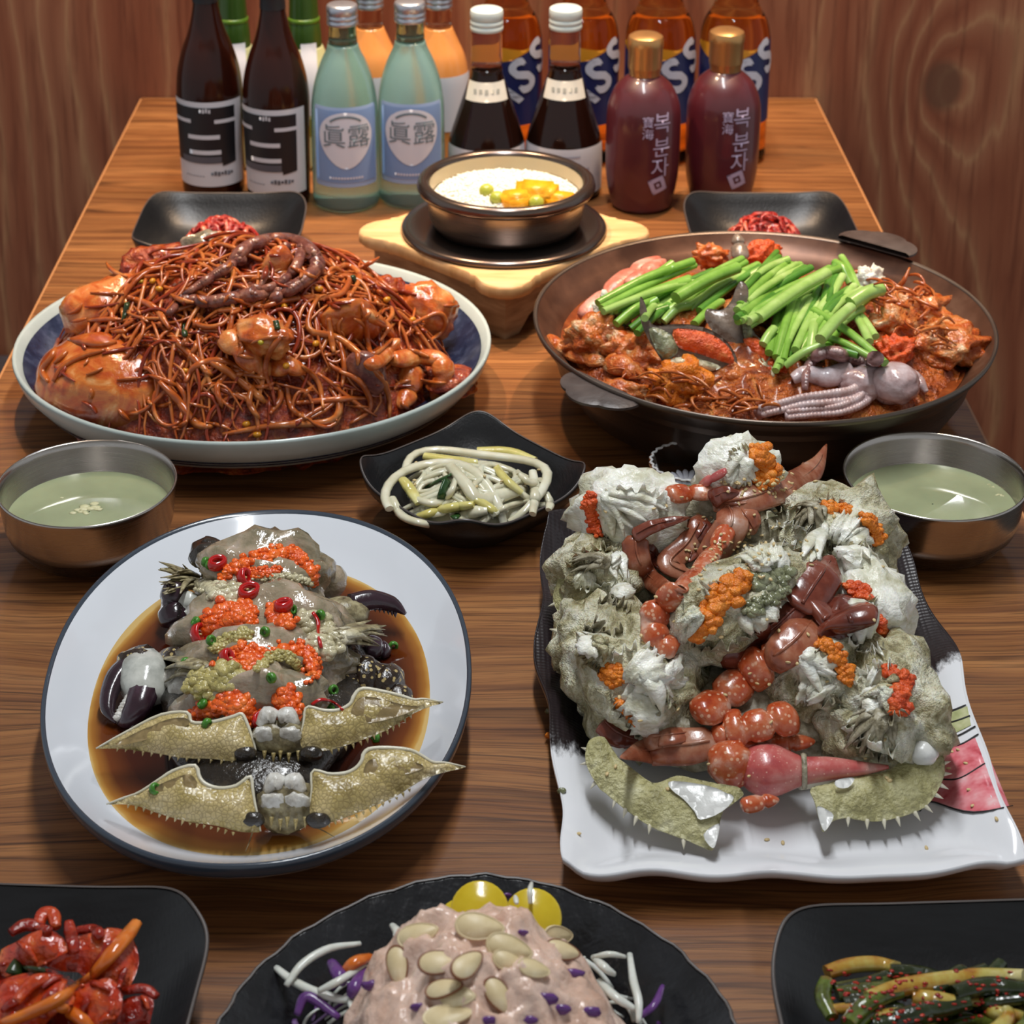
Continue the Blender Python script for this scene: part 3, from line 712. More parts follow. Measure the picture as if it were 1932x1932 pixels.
def decal(pts, mat, name, parent, off=.0006, n=10):
    """flat painted patch: quad strip between two traced edges, laid on the glaze"""
    A, Bq = pts; rows = []
    la, lb_ = spline([Vector((x, y, 0)) for x, y in A], n), spline([Vector((x, y, 0)) for x, y in Bq], n)
    for k in range(9):
        f = k / 8; rows.append([on_platter(a.x + (b.x - a.x) * f, a.y + (b.y - a.y) * f, off) for a, b in zip(la, lb_)])
    return MB().grid(rows, flip=True).build(name, mat, parent)
t_ = NT('pink_brush_paint'); t_.col(t_.ramp(t_.noise(t_.co(), 60, 3, .6), [(.32, '#b4303c'), (.45, '#d9707a'), (.6, '#e79aa0'), (.75, '#e7c6c8')])); t_.set(Roughness=.12); M['pinkpaint'] = t_.m
t_ = NT('green_brush_paint'); t_.col(t_.ramp(t_.noise(t_.co(), 60, 3, .6), [(.35, '#6f7a45'), (.55, '#a9ad7c'), (.75, '#cfcda8')])); t_.set(Roughness=.12); M['greenpaint'] = t_.m
fl = decal(([(1770, 1425), (1800, 1408), (1850, 1388)], [(1755, 1510), (1830, 1530), (1905, 1522)]), M['pinkpaint'], 'painted_petal', PL)
decal(([(1745, 1352), (1790, 1345), (1825, 1332)], [(1748, 1392), (1795, 1385), (1832, 1368)]), M['greenpaint'], 'painted_leaf', PL)
ln = MB()
for A in ([(1740, 1352), (1790, 1342), (1826, 1328)], [(1745, 1370), (1795, 1362), (1830, 1350)], [(1750, 1395), (1800, 1390), (1840, 1370)], [(1770, 1410), (1810, 1405), (1850, 1382)], [(1772, 1470), (1810, 1468), (1858, 1440)], [(1735, 1530), (1755, 1512), (1830, 1533), (1910, 1520)]):
    pts = [on_platter(p.x, p.y, .0008) for p in spline([Vector((x, y, 0)) for x, y in A], 14)]; ln.tube(pts, .0006, 5, .5)
ln.build('painted_outline', M['black'], PL)

# ---- glass bowl with a daisy
M['glass'] = glass('clear_table_glass', '#e6e9e8', .04, 1.12, 1.0)
GC = (.1435, 1.222, 0)
T = thing('glass_bowl', 'small clear glass bowl with a daisy inside, behind the crab platter', 'bowl', GC)
rings(MB(), [(r, r, z, 2) for r, z in ((.0005, .005), (.013, .005), (.019, .012), (.0235, .024), (.0262, .0352), (.0275, .0362), (.0285, .0352), (.0258, .023), (.021, .010), (.017, .002), (.015, 0), (.0005, 0))], GC, 0, 96, wob=lambda t, q: .03 * math.sin(26 * t) * smooth(.026, .028, q[0])).build('glass_shell', M['glass'], T)
mb = MB(); pts = []
for k in range(97):
    t = 2 * PI * k / 96; r = .0275 * (1 + .03 * math.sin(26 * t)); pts.append((GC[0] + r * math.cos(t), GC[1] + r * math.sin(t), .0362))
mb.tube(pts, .0009, 6, cap=False).build('glass_rim', glass('rim_glass', '#ffffff', .05, 1.5, .55), T)
M['petal'] = plain('daisy_petal', '#dcdde8', .5); M['yolk'] = plain('daisy_centre', '#b9a83c', .6)
dc = P(1300, 893, .014)
fl = thing('daisy', 'white daisy with a yellow centre inside the glass bowl', 'flower', (GC[0], GC[1], .008))
for k in range(16):
    a = 2 * PI * k / 16; d = Vector((math.cos(a), math.sin(a), .35)).normalized()
    b0 = Vector((GC[0] - .002, GC[1] + .004, .0150))
    MB().tube([b0 + d * .003, b0 + d * .008, b0 + d * .013, b0 + d * .0150], [.0009, .0019, .0022, .0008], 6, .25).build('petal', M['petal'], fl)
MB().blob((GC[0] - .002, GC[1] + .004, .0170), (.0036, .0036, .002), 1, .1, 4, 2).build('flower_centre', M['yolk'], fl)

# ---- rice pot on a wooden stand
M['maple'] = NT('light_wood'); _t = M['maple']
_t.col(_t.ramp(_t.noise(_t.co((10, 60, 10), rot=(0, 0, .8)), 2, 4), [(.3, '#c99a64'), (.5, '#dcb07a'), (.7, '#e4bd8b')])); _t.set(Roughness=.5); M['maple'] = _t.m
M['oldwood'] = NT('weathered_wood'); _t = M['oldwood']
_t.col(_t.ramp(_t.noise(_t.co((10, 10, 60)), 3, 4), [(.3, '#8a6c50'), (.5, '#a88a6a'), (.7, '#bda07f')])); _t.set(Roughness=.6); M['oldwood'] = _t.m
STC = Vector((.0195, 1.607, 0)); H0, H1 = .0405, .0515
ST = thing('pot_stand', 'square wooden stand with scalloped corners under the rice pot', 'stand', STC)
def stand_outline():
    pts = []
    for q in range(4):
        a = q * PI / 2 - PI / 2                       # corner direction
        d = Vector((math.cos(a), math.sin(a))); s = Vector((-d.y, d.x))
        # straight edge notch, then the round lobe
        for dd, ss in ((.094, -.030), (.099, -.0285), (.1005, -.025), (.1045, -.0235), (.113, -.020), (.1205, -.013), (.1245, -.005), (.1245, .005), (.1205, .013), (.113, .020), (.1045, .0235), (.1005, .025), (.099, .0285), (.094, .030)):
            pts.append(d * dd + s * ss)
    return pts
so = stand_outline(); rows = []
for sc, z in ((.985, H0), (1.0, H0 + .002), (1.0, H1 - .002), (.985, H1)): rows.append([(STC.x + p.x * sc, STC.y + p.y * sc, z) for p in so])
mb = MB().grid(rows, True); n = len(so); mb.cap([3 * n + k for k in range(n)]); mb.cap([k for k in range(n)][::-1]); mb.build('stand_top', M['maple'], ST, sharp=50)
for q in range(4):
    a = q * PI / 2 - PI / 4; d = Vector((math.cos(a), math.sin(a), 0)); s = Vector((-d.y, d.x, 0)); L = .0790; dd = .073
    prof = [(-L, H0), (-L, 0), (-L + .016, 0), (-L + .028, .013), (-L + .034, .016), (L - .034, .016), (L - .028, .013), (L - .016, 0), (L, 0), (L, H0)]
    mb = MB(); o1 = [STC + d * (dd + .006) + s * (x) + Vector((0, 0, z)) for x, z in prof]; o2 = [STC + d * (dd - .006) + s * (x * .85) + Vector((0, 0, z)) for x, z in prof]
    mb.add(o1 + o2, [(0, 1, 2, 3, 4, 5, 6, 7, 8, 9), (19, 18, 17, 16, 15, 14, 13, 12, 11, 10)] + [(i, i + 10, (i + 1) % 10 + 10, (i + 1) % 10) for i in range(10)])
    mb.build('side_board', M['oldwood'], ST, smooth=False)
MB().lathe([(.0005, H1), (.0872, H1), (.0885, H1 + .003), (.0865, H1 + .0055), (.080, H1 + .0055), (.072, H1 + .003), (.0005, H1 + .003)], STC, 96).build('hot_plate', M['darksteel'], ST)
RPC = (.0213, 1.612, .0548)
RP = thing('rice_pot', 'round metal rice pot on the wooden stand', 'pot', RPC)
MB().lathe([(.0005, .007), (.056, .007), (.0625, .016), (.0655, .0385)], RPC, 96).build('pot_inside', plain('pot_lining', '#b9ab8c', .3, .4), RP)
MB().lathe([(.0655, .0385), (.0668, .0415), (.0715, .0430), (.0755, .0405), (.0765, .036), (.0745, .0325), (.0685, .031)], RPC, 96).build('rim', M['darksteel'], RP)
MB().lathe([(.0695, .0325), (.0680, .026), (.0655, .008), (.063, .003), (.060, 0), (.0005, 0)], RPC, 96).build('pot_body', M['potsteel'], RP)
# ================================================================== food helpers
from mathutils.bvhtree import BVHTree
def tree(mbs):
    v, f = [], []
    for m in mbs:
        o = len(v); v += m.v; f += [tuple(i + o for i in q) for q in m.f]
    return BVHTree.FromPolygons(v, f)
def cast(tr, px, py, lift=0.0, z=.03):
    d = ray(px, py).normalized(); h = tr.ray_cast(EYE, d)
    p = h[0] if h[0] is not None else P(px, py, z)
    return p - d * lift
def V2(l): return [Vector((a[0], a[1], 0)) for a in l]
def cpath(tr, pts, n=18, lift=0.0, z=.03, relax=2):
    """pixel path laid over the built surface"""
    q = [cast(tr, p.x, p.y, lift, z) for p in spline(V2(pts), n)]
    for _ in range(relax): q = [q[0]] + [(q[i - 1] + q[i] * 2 + q[i + 1]) / 4 for i in range(1, len(q) - 1)] + [q[-1]]
    return q
def lumpy(mb, pts, rad, amp=.22, fr=170, flat=.6, n=20, seed=0, up=(0, -.5, .85)):
    N = len(pts); o = len(mb.v); rad = list(rad) if hasattr(rad, '__len__') else [rad] * N
    rad = [r * min(1, .25 + 1.2 * min(i, N - 1 - i) / max(1, N * .16)) for i, r in enumerate(rad)]
    mb.tube(pts, rad, n, flat, up)
    for i in range(o, len(mb.v)):
        k = min(N - 1, (i - o) // n); c = pts[k]; d = mb.v[i] - c; s = fbm(mb.v[i] * fr + Vector((seed * 3.3, 0, 0)), 4)
        mb.v[i] = c + d * (1 + amp * s * 1.6)
    return mb
def grains(q, w, seed, flat=.55, dens=3, up=Vector((0, -.5, .85)), lo=.26, hi=.5):
    """soft granular paste: many small overlapping lumps along a path"""
    rg_ = random.Random(int(seed * 91) + 7); mb = MB(); N = len(q); up = up.normalized()
    for i in range(N):
        t = (q[min(i + 1, N - 1)] - q[max(i - 1, 0)]).normalized(); sd = t.cross(up).normalized(); e = min(1, .45 + 1.1 * min(i, N - 1 - i) / (N * .2)); ww = w * e * (1 + .3 * nz(i * .35, seed, 2))
        mb.blob(q[i] - up * (w * .12), (ww * .62, ww * .62, ww * .42), seed + i, .2, 2, 2)
        for k in range(dens):
            r = w * rg_.uniform(lo, hi) * (.7 + .3 * e); o = rg_.uniform(-1, 1); h_ = flat * w * .55 * math.sqrt(max(0, 1 - o * o)) * rg_.uniform(.6, 1)
            mb.blob(q[i] + sd * (o * ww * .72) + t * rg_.uniform(-.002, .002) + up * (h_ - w * .12), (r, r, r * .8), seed + i * 3 + k, .25, 2, 2)
    return mb
def crumb(c, r, seed, amp=.28, fr=2.2, sub=4, rot=None, ridge=0, rk=7):
    """crumbly steamed meat chunk"""
    off = Vector((seed * 5.1, seed * 2.7, seed * 9.2))
    def fn(p, q):
        t = noise.turbulence(p * 3.1 + off, 4, True); d = 1 + .16 * (t - .5)
        if ridge: d += ridge * (abs(math.sin(rk * math.atan2(p.y, p.x) + 2 * fbm(p * 1.5 + off, 2))) - .5)
        return q * d
    return MB().blob(c, r, seed, amp, fr, sub, 5, rot, fn)
def fan(mb, base, tips, r=.0016, sag=.004, seed=1):
    rnd = random.Random(seed)
    for t in tips:
        b = base + Vector([rnd.uniform(-.003, .003) for _ in range(3)]); m = (b + t) / 2 + Vector((rnd.uniform(-.002, .002), rnd.uniform(-.002, .002), rnd.uniform(0, sag)))
        mb.tube(spline([b, m, t], 7), [r, r * 1.2, r * 1.15, r, r * .8, r * .5, r * .2], 6, .45)
    return mb
def sheet(out, a, n, thick=.002, bulge=.0, step=.004, rough=.0004, edge=.012, curl=None, soft=True, seed=0):
    """curved shell: outline in pixels on the plane (a, n), domed by bulge, with real thickness"""
    if soft:
        m_ = len(out); cl = V2(out[-2:] + out + out[:2]); cs = []
        for i in range(2, m_ + 2):
            p0, p1, p2, p3 = cl[i - 1], cl[i], cl[(i + 1) % len(cl)], cl[min(i + 2, len(cl) - 1)] if i + 2 < len(cl) else cl[4]
            for t in (0, .33, .66): cs.append(.5 * ((2 * p1) + (p2 - p0) * t + (2 * p0 - 5 * p1 + 4 * p2 - p3) * t * t + (3 * p1 - p0 - 3 * p2 + p3) * t ** 3))
        out = [(p.x, p.y) for p in cs]
    n = Vector(n).normalized(); pts = [PN(x, y, a, n) for x, y in out]
    u = (Vector((1, 0, 0)) - n * n.x).normalized(); w = n.cross(u); a = Vector(a)
    pl = [((p - a).dot(u), (p - a).dot(w)) for p in pts]
    d2 = []
    for i in range(len(pl)):
        x0, y0 = pl[i]; x1, y1 = pl[(i + 1) % len(pl)]; m = max(1, int(math.hypot(x1 - x0, y1 - y0) / step))
        for k in range(m):
            f = k / m; j = rough * (0 if k == 0 else 1)
            d2.append((x0 + (x1 - x0) * f + j * nz(i * 3.1 + k * .9, seed, 1.5) * 2, y0 + (y1 - y0) * f + j * nz(i * 2.1 + k * .8, seed, 7.5) * 2))
    bm = bmesh.new(); vs_ = [bm.verts.new((x, y, 0)) for x, y in d2]
    try: bm.faces.new(vs_)
    except ValueError: pass
    bmesh.ops.triangulate(bm, faces=bm.faces[:])
    for ax in (0, 1):
        lo = min(q[ax] for q in d2); hi = max(q[ax] for q in d2); k = math.floor(lo / step) + 1; nn = (1, 0, 0) if ax == 0 else (0, 1, 0)
        while k * step < hi:
            bmesh.ops.bisect_plane(bm, geom=bm.verts[:] + bm.edges[:] + bm.faces[:], plane_co=Vector(nn) * (k * step), plane_no=nn); k += 1
    bmesh.ops.triangulate(bm, faces=bm.faces[:]); bm.verts.index_update()
    def ed(x, y):
        b = 9
        for i in range(len(pl)):
            x0, y0 = pl[i]; x1, y1 = pl[(i + 1) % len(pl)]; dx, dy = x1 - x0, y1 - y0; L = dx * dx + dy * dy + 1e-12
            t = max(0, min(1, ((x - x0) * dx + (y - y0) * dy) / L)); b = min(b, math.hypot(x - x0 - dx * t, y - y0 - dy * t))
        return b
    top, bot = [], []
    for v in bm.verts:
        x, y = v.co.x, v.co.y; e = ed(x, y); h = bulge * (1 - math.exp(-e / edge)) + .0006 * fbm(Vector((x * 160, y * 160, seed)), 3)
        if curl: h += curl(x, y)
        p = a + u * x + w * y; t_ = thick * min(1, .15 + e / .003)
        top.append(p + n * (h + t_ * .5)); bot.append(p + n * (h - t_ * .5))
    F = [tuple(v.index for v in f.verts) for f in bm.faces]; nv = len(top)
    be = [(e.verts[0].index, e.verts[1].index) for e in bm.edges if len(e.link_faces) == 1]; bm.free()
    mb = MB().add(top + bot, F + [tuple(i + nv for i in q[::-1]) for q in F] + [(i, j, j + nv, i + nv) for i, j in be])
    return mb
def cone(mb, p, d, L, r, n=6):
    d = d.normalized(); return mb.tube([p - d * L * .3, p, p + d * L * .5, p + d * L], [r * 1.1, r, r * .55, r * .06], n)
def crab_leg(mb, joints, rad, flat=.66, n=10, per=12, up=(0, -.4, .9), last=None):
    """jointed leg: radius swells in every segment and pinches at the joints"""
    pts, rr, ff = [], [], []
    for i in range(len(joints) - 1):
        a, b = Vector(joints[i]), Vector(joints[i + 1]); r = rad[i]
        for k in range(per):
            t = k / per
            s = (1.02 - .30 * math.exp(-(t / .10) ** 2) - .22 * math.exp(-((1 - t) / .12) ** 2)) * (.90 + .14 * math.sin(PI * t))
            if i == len(joints) - 2: s = (1.0 - .28 * math.exp(-(t / .10) ** 2)) * (1 - .80 * t ** 2.4)
            pts.append(a.lerp(b, t)); rr.append(r * s); ff.append(flat if last is None or i < len(joints) - 2 else last)
    pts.append(Vector(joints[-1])); rr.append(rad[-1] * .15); ff.append(ff[-1])
    return mb.tube(pts, rr, max(n, 12), ff, up, lens=.45)
def ring(mb, c, nrm, R, r, n=18, m=7, oval=1.0, seed=0):
    """slice ring"""
    nrm = nrm.normalized(); u = nrm.orthogonal().normalized(); w_ = nrm.cross(u); rows = []
    for i in range(n):
        a = 2 * PI * i / n; d = u * math.cos(a) + w_ * (math.sin(a) * oval); cc = c + d * R
        rows.append([cc + d.normalized() * (r * .55 * math.cos(2 * PI * k / m)) + nrm * (r * math.sin(2 * PI * k / m)) for k in range(m)])
    rows.append(rows[0]); return mb.grid(rows, True)
# materials
M['flesh'] = food('raw_crab_flesh', [(.28, '#5a5240'), (.42, '#857b64'), (.55, '#a3937c'), (.66, '#b5a292'), (.78, '#c4b4ac')], 48, .10, .45, 130, .004, sss=.25, coat=.5, warp=.6)
M['roe'] = food('bright_roe', [(.3, '#da4a06'), (.55, '#f06410'), (.75, '#ff8a34')], 120, .2, .6, 420, .002, coat=.4)
M['paste'] = food('crab_butter', [(.3, '#9a8f52'), (.55, '#b9ab6a'), (.75, '#cfc48c')], 90, .2, .6, 300, .003, coat=.3)
M['cream_paste'] = food('cream_crab_butter', [(.3, '#b3a983'), (.55, '#cbc2a0'), (.75, '#ddd6bd')], 70, .15, .5, 260, .003, coat=.4)
M['gill'] = food('gill', [(.3, '#4d432f'), (.5, '#8d8160'), (.7, '#c0b690')], 160, .35, .4, 400, .001)
M['shelldark'] = food('dark_crab_shell', [(.3, '#17130f'), (.55, '#2b241d'), (.75, '#4a4031')], 90, .22, .5, 300, .002, coat=.4)
M['speckle'] = food('speckled_crab_shell', [(.3, '#1f1712'), (.7, '#3a2b20')], 90, .22, .5, 300, .002, spots=('#b5a06c', 330, .28), coat=.3)
M['carapace'] = NT('tan_carapace'); _t = M['carapace']; _co = _t.co()
_v = _t.vor(_co, 420, 'DISTANCE_TO_EDGE'); _n = _t.noise(_co, 45, 4)
_c = _t.ramp(_n, [(.3, '#8d7b4c'), (.45, '#b8a468'), (.6, '#cdb986'), (.75, '#dfd3ae')])
_t.col(_t.mix(_t.ramp(_v, [(.0, .55), (.12, 0.0)]), _c, '#6a552c')); _t.set(Roughness=.3, Coat_Weight=.25, Coat_Roughness=.15); _t.bump(_v, .5, .0012); M['carapace'] = _t.m
M['bone'] = food('ivory_shell', [(.3, '#c9c2a8'), (.7, '#dedac8')], 60, .3, .2)
M['inner'] = food('brown_shell_membrane', [(.3, '#7d6a45'), (.7, '#a08a60')], 50, .3, .3)
M['mouth'] = food('mouth_parts', [(.3, '#a39c90'), (.5, '#cfccc4'), (.7, '#e6e6e2')], 140, .25, .3)
M['purple'] = food('purple_claw', [(.3, '#21161d'), (.6, '#3a2630'), (.8, '#5a4452')], 50, .2, .3, 200, .001, coat=.4)
M['clawwhite'] = food('claw_palm', [(.3, '#9fa19a'), (.5, '#c3c4bc'), (.7, '#d8d8d0')], 60, .2, .2, coat=.3)
M['chili'] = plain('red_chili', '#b40f0f', .15, Coat_Weight=.5, Coat_Roughness=.1); M['seed'] = plain('chili_seed', '#d9c08a', .4)
M['scallion'] = food('scallion_green', [(.3, '#2f6a1c'), (.7, '#5a9a35')], 200, .3, 0)

# ================================================================== soy marinated crab
G = 'soy marinated crab pieces'
DARK = MB().blob(P(505, 1300, .0275), (.060, .098, .014), 3, .12, 2, 3)
tag(DARK.build('crab_shell', M['shelldark']), 'dark wet crab shell lying under the marinated crab pieces', 'crab')
spec = [  # px, py, z, radii, seed
    (500, 1092, .044, (.040, .027, .028), 11, 'marinated crab piece farthest up the oval bowl, topped with a broad roe band'),
    (505, 1188, .040, (.047, .027, .026), 23, 'marinated crab piece with cream paste and a red chili strip'),
    (505, 1262, .040, (.046, .023, .026), 31, 'marinated crab piece with green paste beside the whole claw'),
    (478, 1335, .038, (.042, .020, .027), 47, 'marinated crab piece tucked behind the upper tan carapace')]
pieces, crabs = [], []
for px, py, z, r, s, lab in spec:
    m = MB().blob(P(px, py, z), r, s, .30, 1.7, 4, 5); pieces.append(m)
    c = P(px, py, z); T = thing('crab_piece', lab, 'crab', (c.x, c.y, .02), G); crabs.append(T); m.build('flesh', M['flesh'], T)
tr = tree(pieces + [DARK])
def roe(T, pts, w=.0075, seed=0, mat='roe', name='roe', flat=.5, lift=.0012, n=34, amp=.22):
    q = cpath(tr, pts, n, lift, relax=9); mb = grains(q[::2], w * 1.05, seed, .6, 6, lo=.18, hi=.36); pieces.append(mb)
    return mb.build(name, M[mat], T)
roe(crabs[0], [(415, 1098), (440, 1065), (490, 1055), (535, 1038), (570, 1055), (588, 1085), (595, 1105)], .0068, 1)
roe(crabs[0], [(430, 1070), (480, 1080), (530, 1075)], .0045, 2); roe(crabs[0], [(545, 1040), (570, 1060)], .006, 3)
roe(crabs[0], [(370, 1095), (400, 1110), (430, 1125), (470, 1110)], .0085, 4, 'cream_paste', 'crab_paste')
roe(crabs[0], [(480, 1090), (520, 1085), (575, 1092), (590, 1105)], .004, 5, 'cream_paste', 'crab_paste')
roe(crabs[1], [(385, 1200), (400, 1165), (430, 1145), (460, 1155), (480, 1175)], .0085, 6); roe(crabs[1], [(405, 1185), (440, 1165), (475, 1165)], .008, 7)
roe(crabs[1], [(520, 1142), (525, 1165), (550, 1180)], .0075, 8)
roe(crabs[1], [(570, 1165), (600, 1185), (615, 1215), (600, 1225)], .0115, 9, 'cream_paste', 'crab_paste'); roe(crabs[1], [(400, 1225), (440, 1205), (470, 1195)], .006, 10, 'paste', 'crab_paste')
roe(crabs[2], [(405, 1255), (430, 1240), (455, 1215), (470, 1235), (500, 1240), (540, 1215), (575, 1235), (592, 1268), (585, 1290)], .0062, 11)
roe(crabs[2], [(440, 1250), (470, 1255), (495, 1240)], .0075, 12); roe(crabs[2], [(565, 1215), (590, 1250), (595, 1280)], .0055, 13)
roe(crabs[2], [(375, 1270), (390, 1290), (420, 1280), (450, 1270)], .0115, 14, 'paste', 'crab_paste'); roe(crabs[2], [(485, 1265), (510, 1240), (545, 1240), (565, 1265)], .0045, 15, 'paste', 'crab_paste')
roe(crabs[3], [(355, 1360), (385, 1335), (420, 1320), (450, 1345), (480, 1350), (520, 1345)], .0075, 16); roe(crabs[3], [(395, 1340), (440, 1320), (470, 1340)], .0085, 17)
roe(crabs[3], [(530, 1310), (545, 1330), (540, 1350)], .0085, 18); roe(crabs[3], [(555, 1345), (560, 1360)], .006, 19, 'paste', 'crab_paste')
# gill fans and knuckles
b0 = cast(tr, 375, 1100, .002)
rg = random.Random(8)
fan(MB(), b0, [P(rg.uniform(298, 345), rg.uniform(1058, 1122), .048) for _ in range(22)], .0030, .003, 12).build('gills', M['gill'], crabs[0])
fan(MB(), cast(tr, 628, 1205, .002, .045), [P(rg.uniform(680, 732), rg.uniform(1172, 1220), .040) for _ in range(22)], .0030, .004, 13).build('gills', M['gill'], crabs[1])
fan(MB(), cast(tr, 385, 1262, .002, .04), [P(rg.uniform(300, 350), rg.uniform(1235, 1290), .034) for _ in range(18)], .0030, .004, 14).build('gills', M['gill'], crabs[2])
fan(MB(), b0, [P(x, y, .052) for x, y in ((300, 1060), (308, 1075), (303, 1090), (318, 1100), (312, 1066), (330, 1110), (322, 1082), (340, 1120), (316, 1092), (335, 1078), (345, 1065))], .0024, .003, 2).build('gills', M['gill'], crabs[0])
b1 = cast(tr, 632, 1205, .002, .045); fan(MB(), b1, [P(x, y, .042) for x, y in ((728, 1180), (722, 1192), (730, 1200), (715, 1208), (705, 1215), (690, 1218), (712, 1178), (700, 1170), (680, 1212), (726, 1188))], .0028, .004, 3).build('gills', M['gill'], crabs[1])
fan(MB(), b1, [P(x, y, .040) for x, y in ((700, 1215), (690, 1205), (680, 1200))], .0055, .004, 5).build('gill_plate', M['cream_paste'], crabs[1])
for px, py, z, r, T in ((612, 1098, .036, .0125, crabs[0]), (636, 1262, .034, .014, crabs[2]), (360, 1305, .032, .012, crabs[2]), (330, 1285, .032, .009, crabs[2])):
    MB().blob(P(px, py, z), (r * 1.1, r * .8, r), px, .18, 2, 3).build('leg_knuckle', M['flesh'] if px > 500 else M['mouth'], T)
crab_leg(MB(), [P(300, 1235, .030), P(335, 1245, .036), P(375, 1240, .040)][::-1], [.008, .009, .005]).build('leg', M['speckle'], crabs[2])
crab_leg(MB(), [P(395, 1060, .05), P(380, 1035, .052), P(430, 1035, .05)], [.010, .011, .006]).build('leg', M['shelldark'], crabs[0])
crab_leg(MB(), [P(335, 1100, .045), P(322, 1140, .036), P(332, 1180, .028), P(350, 1198, .024)], [.008, .009, .0055]).build('claw_tip', M['purple'], crabs[0])
crab_leg(MB(), [P(362, 1120, .04), P(348, 1150, .034), P(340, 1175, .028)], [.008, .007]).build('claw_palm', M['clawwhite'], crabs[0])
crab_leg(MB(), [P(625, 1300, .030), P(668, 1272, .033), P(712, 1272, .032), P(748, 1300, .026), P(764, 1345, .022)], [.009, .012, .012, .009]).build('leg', M['speckle'], crabs[3])
crab_leg(MB(), [P(690, 1215, .028), P(720, 1225, .024), P(738, 1228, .022)], [.007, .006]).build('leg', M['purple'], crabs[1])
# whole claw resting in the sauce
T = thing('crab_claw', 'raw crab claw with pale palm and purple fingers, in the soy sauce', 'crab claw', P(250, 1300, .0195))
rz_ = Matrix.Rotation(.25, 3, 'Z')
MB().blob(P(272, 1280, .031), (.0150, .022, .014), 5, .10, 1.6, 3, rot=rz_).build('palm', M['clawwhite'], T)
MB().blob(P(262, 1254, .034), (.014, .011, .010), 6, .2, 2, 3).build('knuckle', M['speckle'], T)
mb = MB(); q = spline([P(272, 1300, .033), P(262, 1330, .030), P(240, 1358, .025), P(222, 1366, .022)], 14); mb.tube(q, lerp_list([.0090, .0085, .0055, .001], 14), 10, .8); mb.build('lower_finger', M['purple'], T)
mb = MB(); q = spline([P(248, 1252, .036), P(222, 1275, .034), P(206, 1310, .030), P(204, 1340, .026), P(218, 1364, .023)], 16); mb.tube(q, lerp_list([.0070, .0068, .0055, .0042, .0008], 16), 10, .8); mb.build('upper_finger', M['purple'], T)
mb = MB()
for k in range(9): mb.blob(P(250 - k * 3.6, 1306 + k * 6.2, .032 - k * .001), (.0028, .0024, .0026), k, .2, 2, 2)
mb.build('teeth', M['mouth'], T)
# claw finger reaching over the sauce on the other side
T = thing('crab_claw', 'dark purple raw claw with a toothed finger stretched over the soy sauce', 'crab claw', P(680, 1160, .0195))
MB().blob(P(642, 1158, .036), (.017, .011, .010), 8, .12, 2, 3).build('palm', M['gill'], T)
mb = MB(); q = spline([P(662, 1140, .040), P(700, 1132, .040), P(740, 1140, .037), P(765, 1158, .034)], 16); mb.tube(q, lerp_list([.007, .0068, .0052, .0012], 16), 10, .9)
for k in range(6): cone(mb, q[6 + k] - Vector((0, .0035, .003)), Vector((.1, -1, -.5)), .003, .0013)
mb.build('finger', M['purple'], T)
mb = MB(); mb.tube(spline([P(655, 1165, .036), P(678, 1150, .036), P(690, 1160, .034)], 8), lerp_list([.006, .005, .003], 8), 9); mb.build('hinge', M['bone'], T)
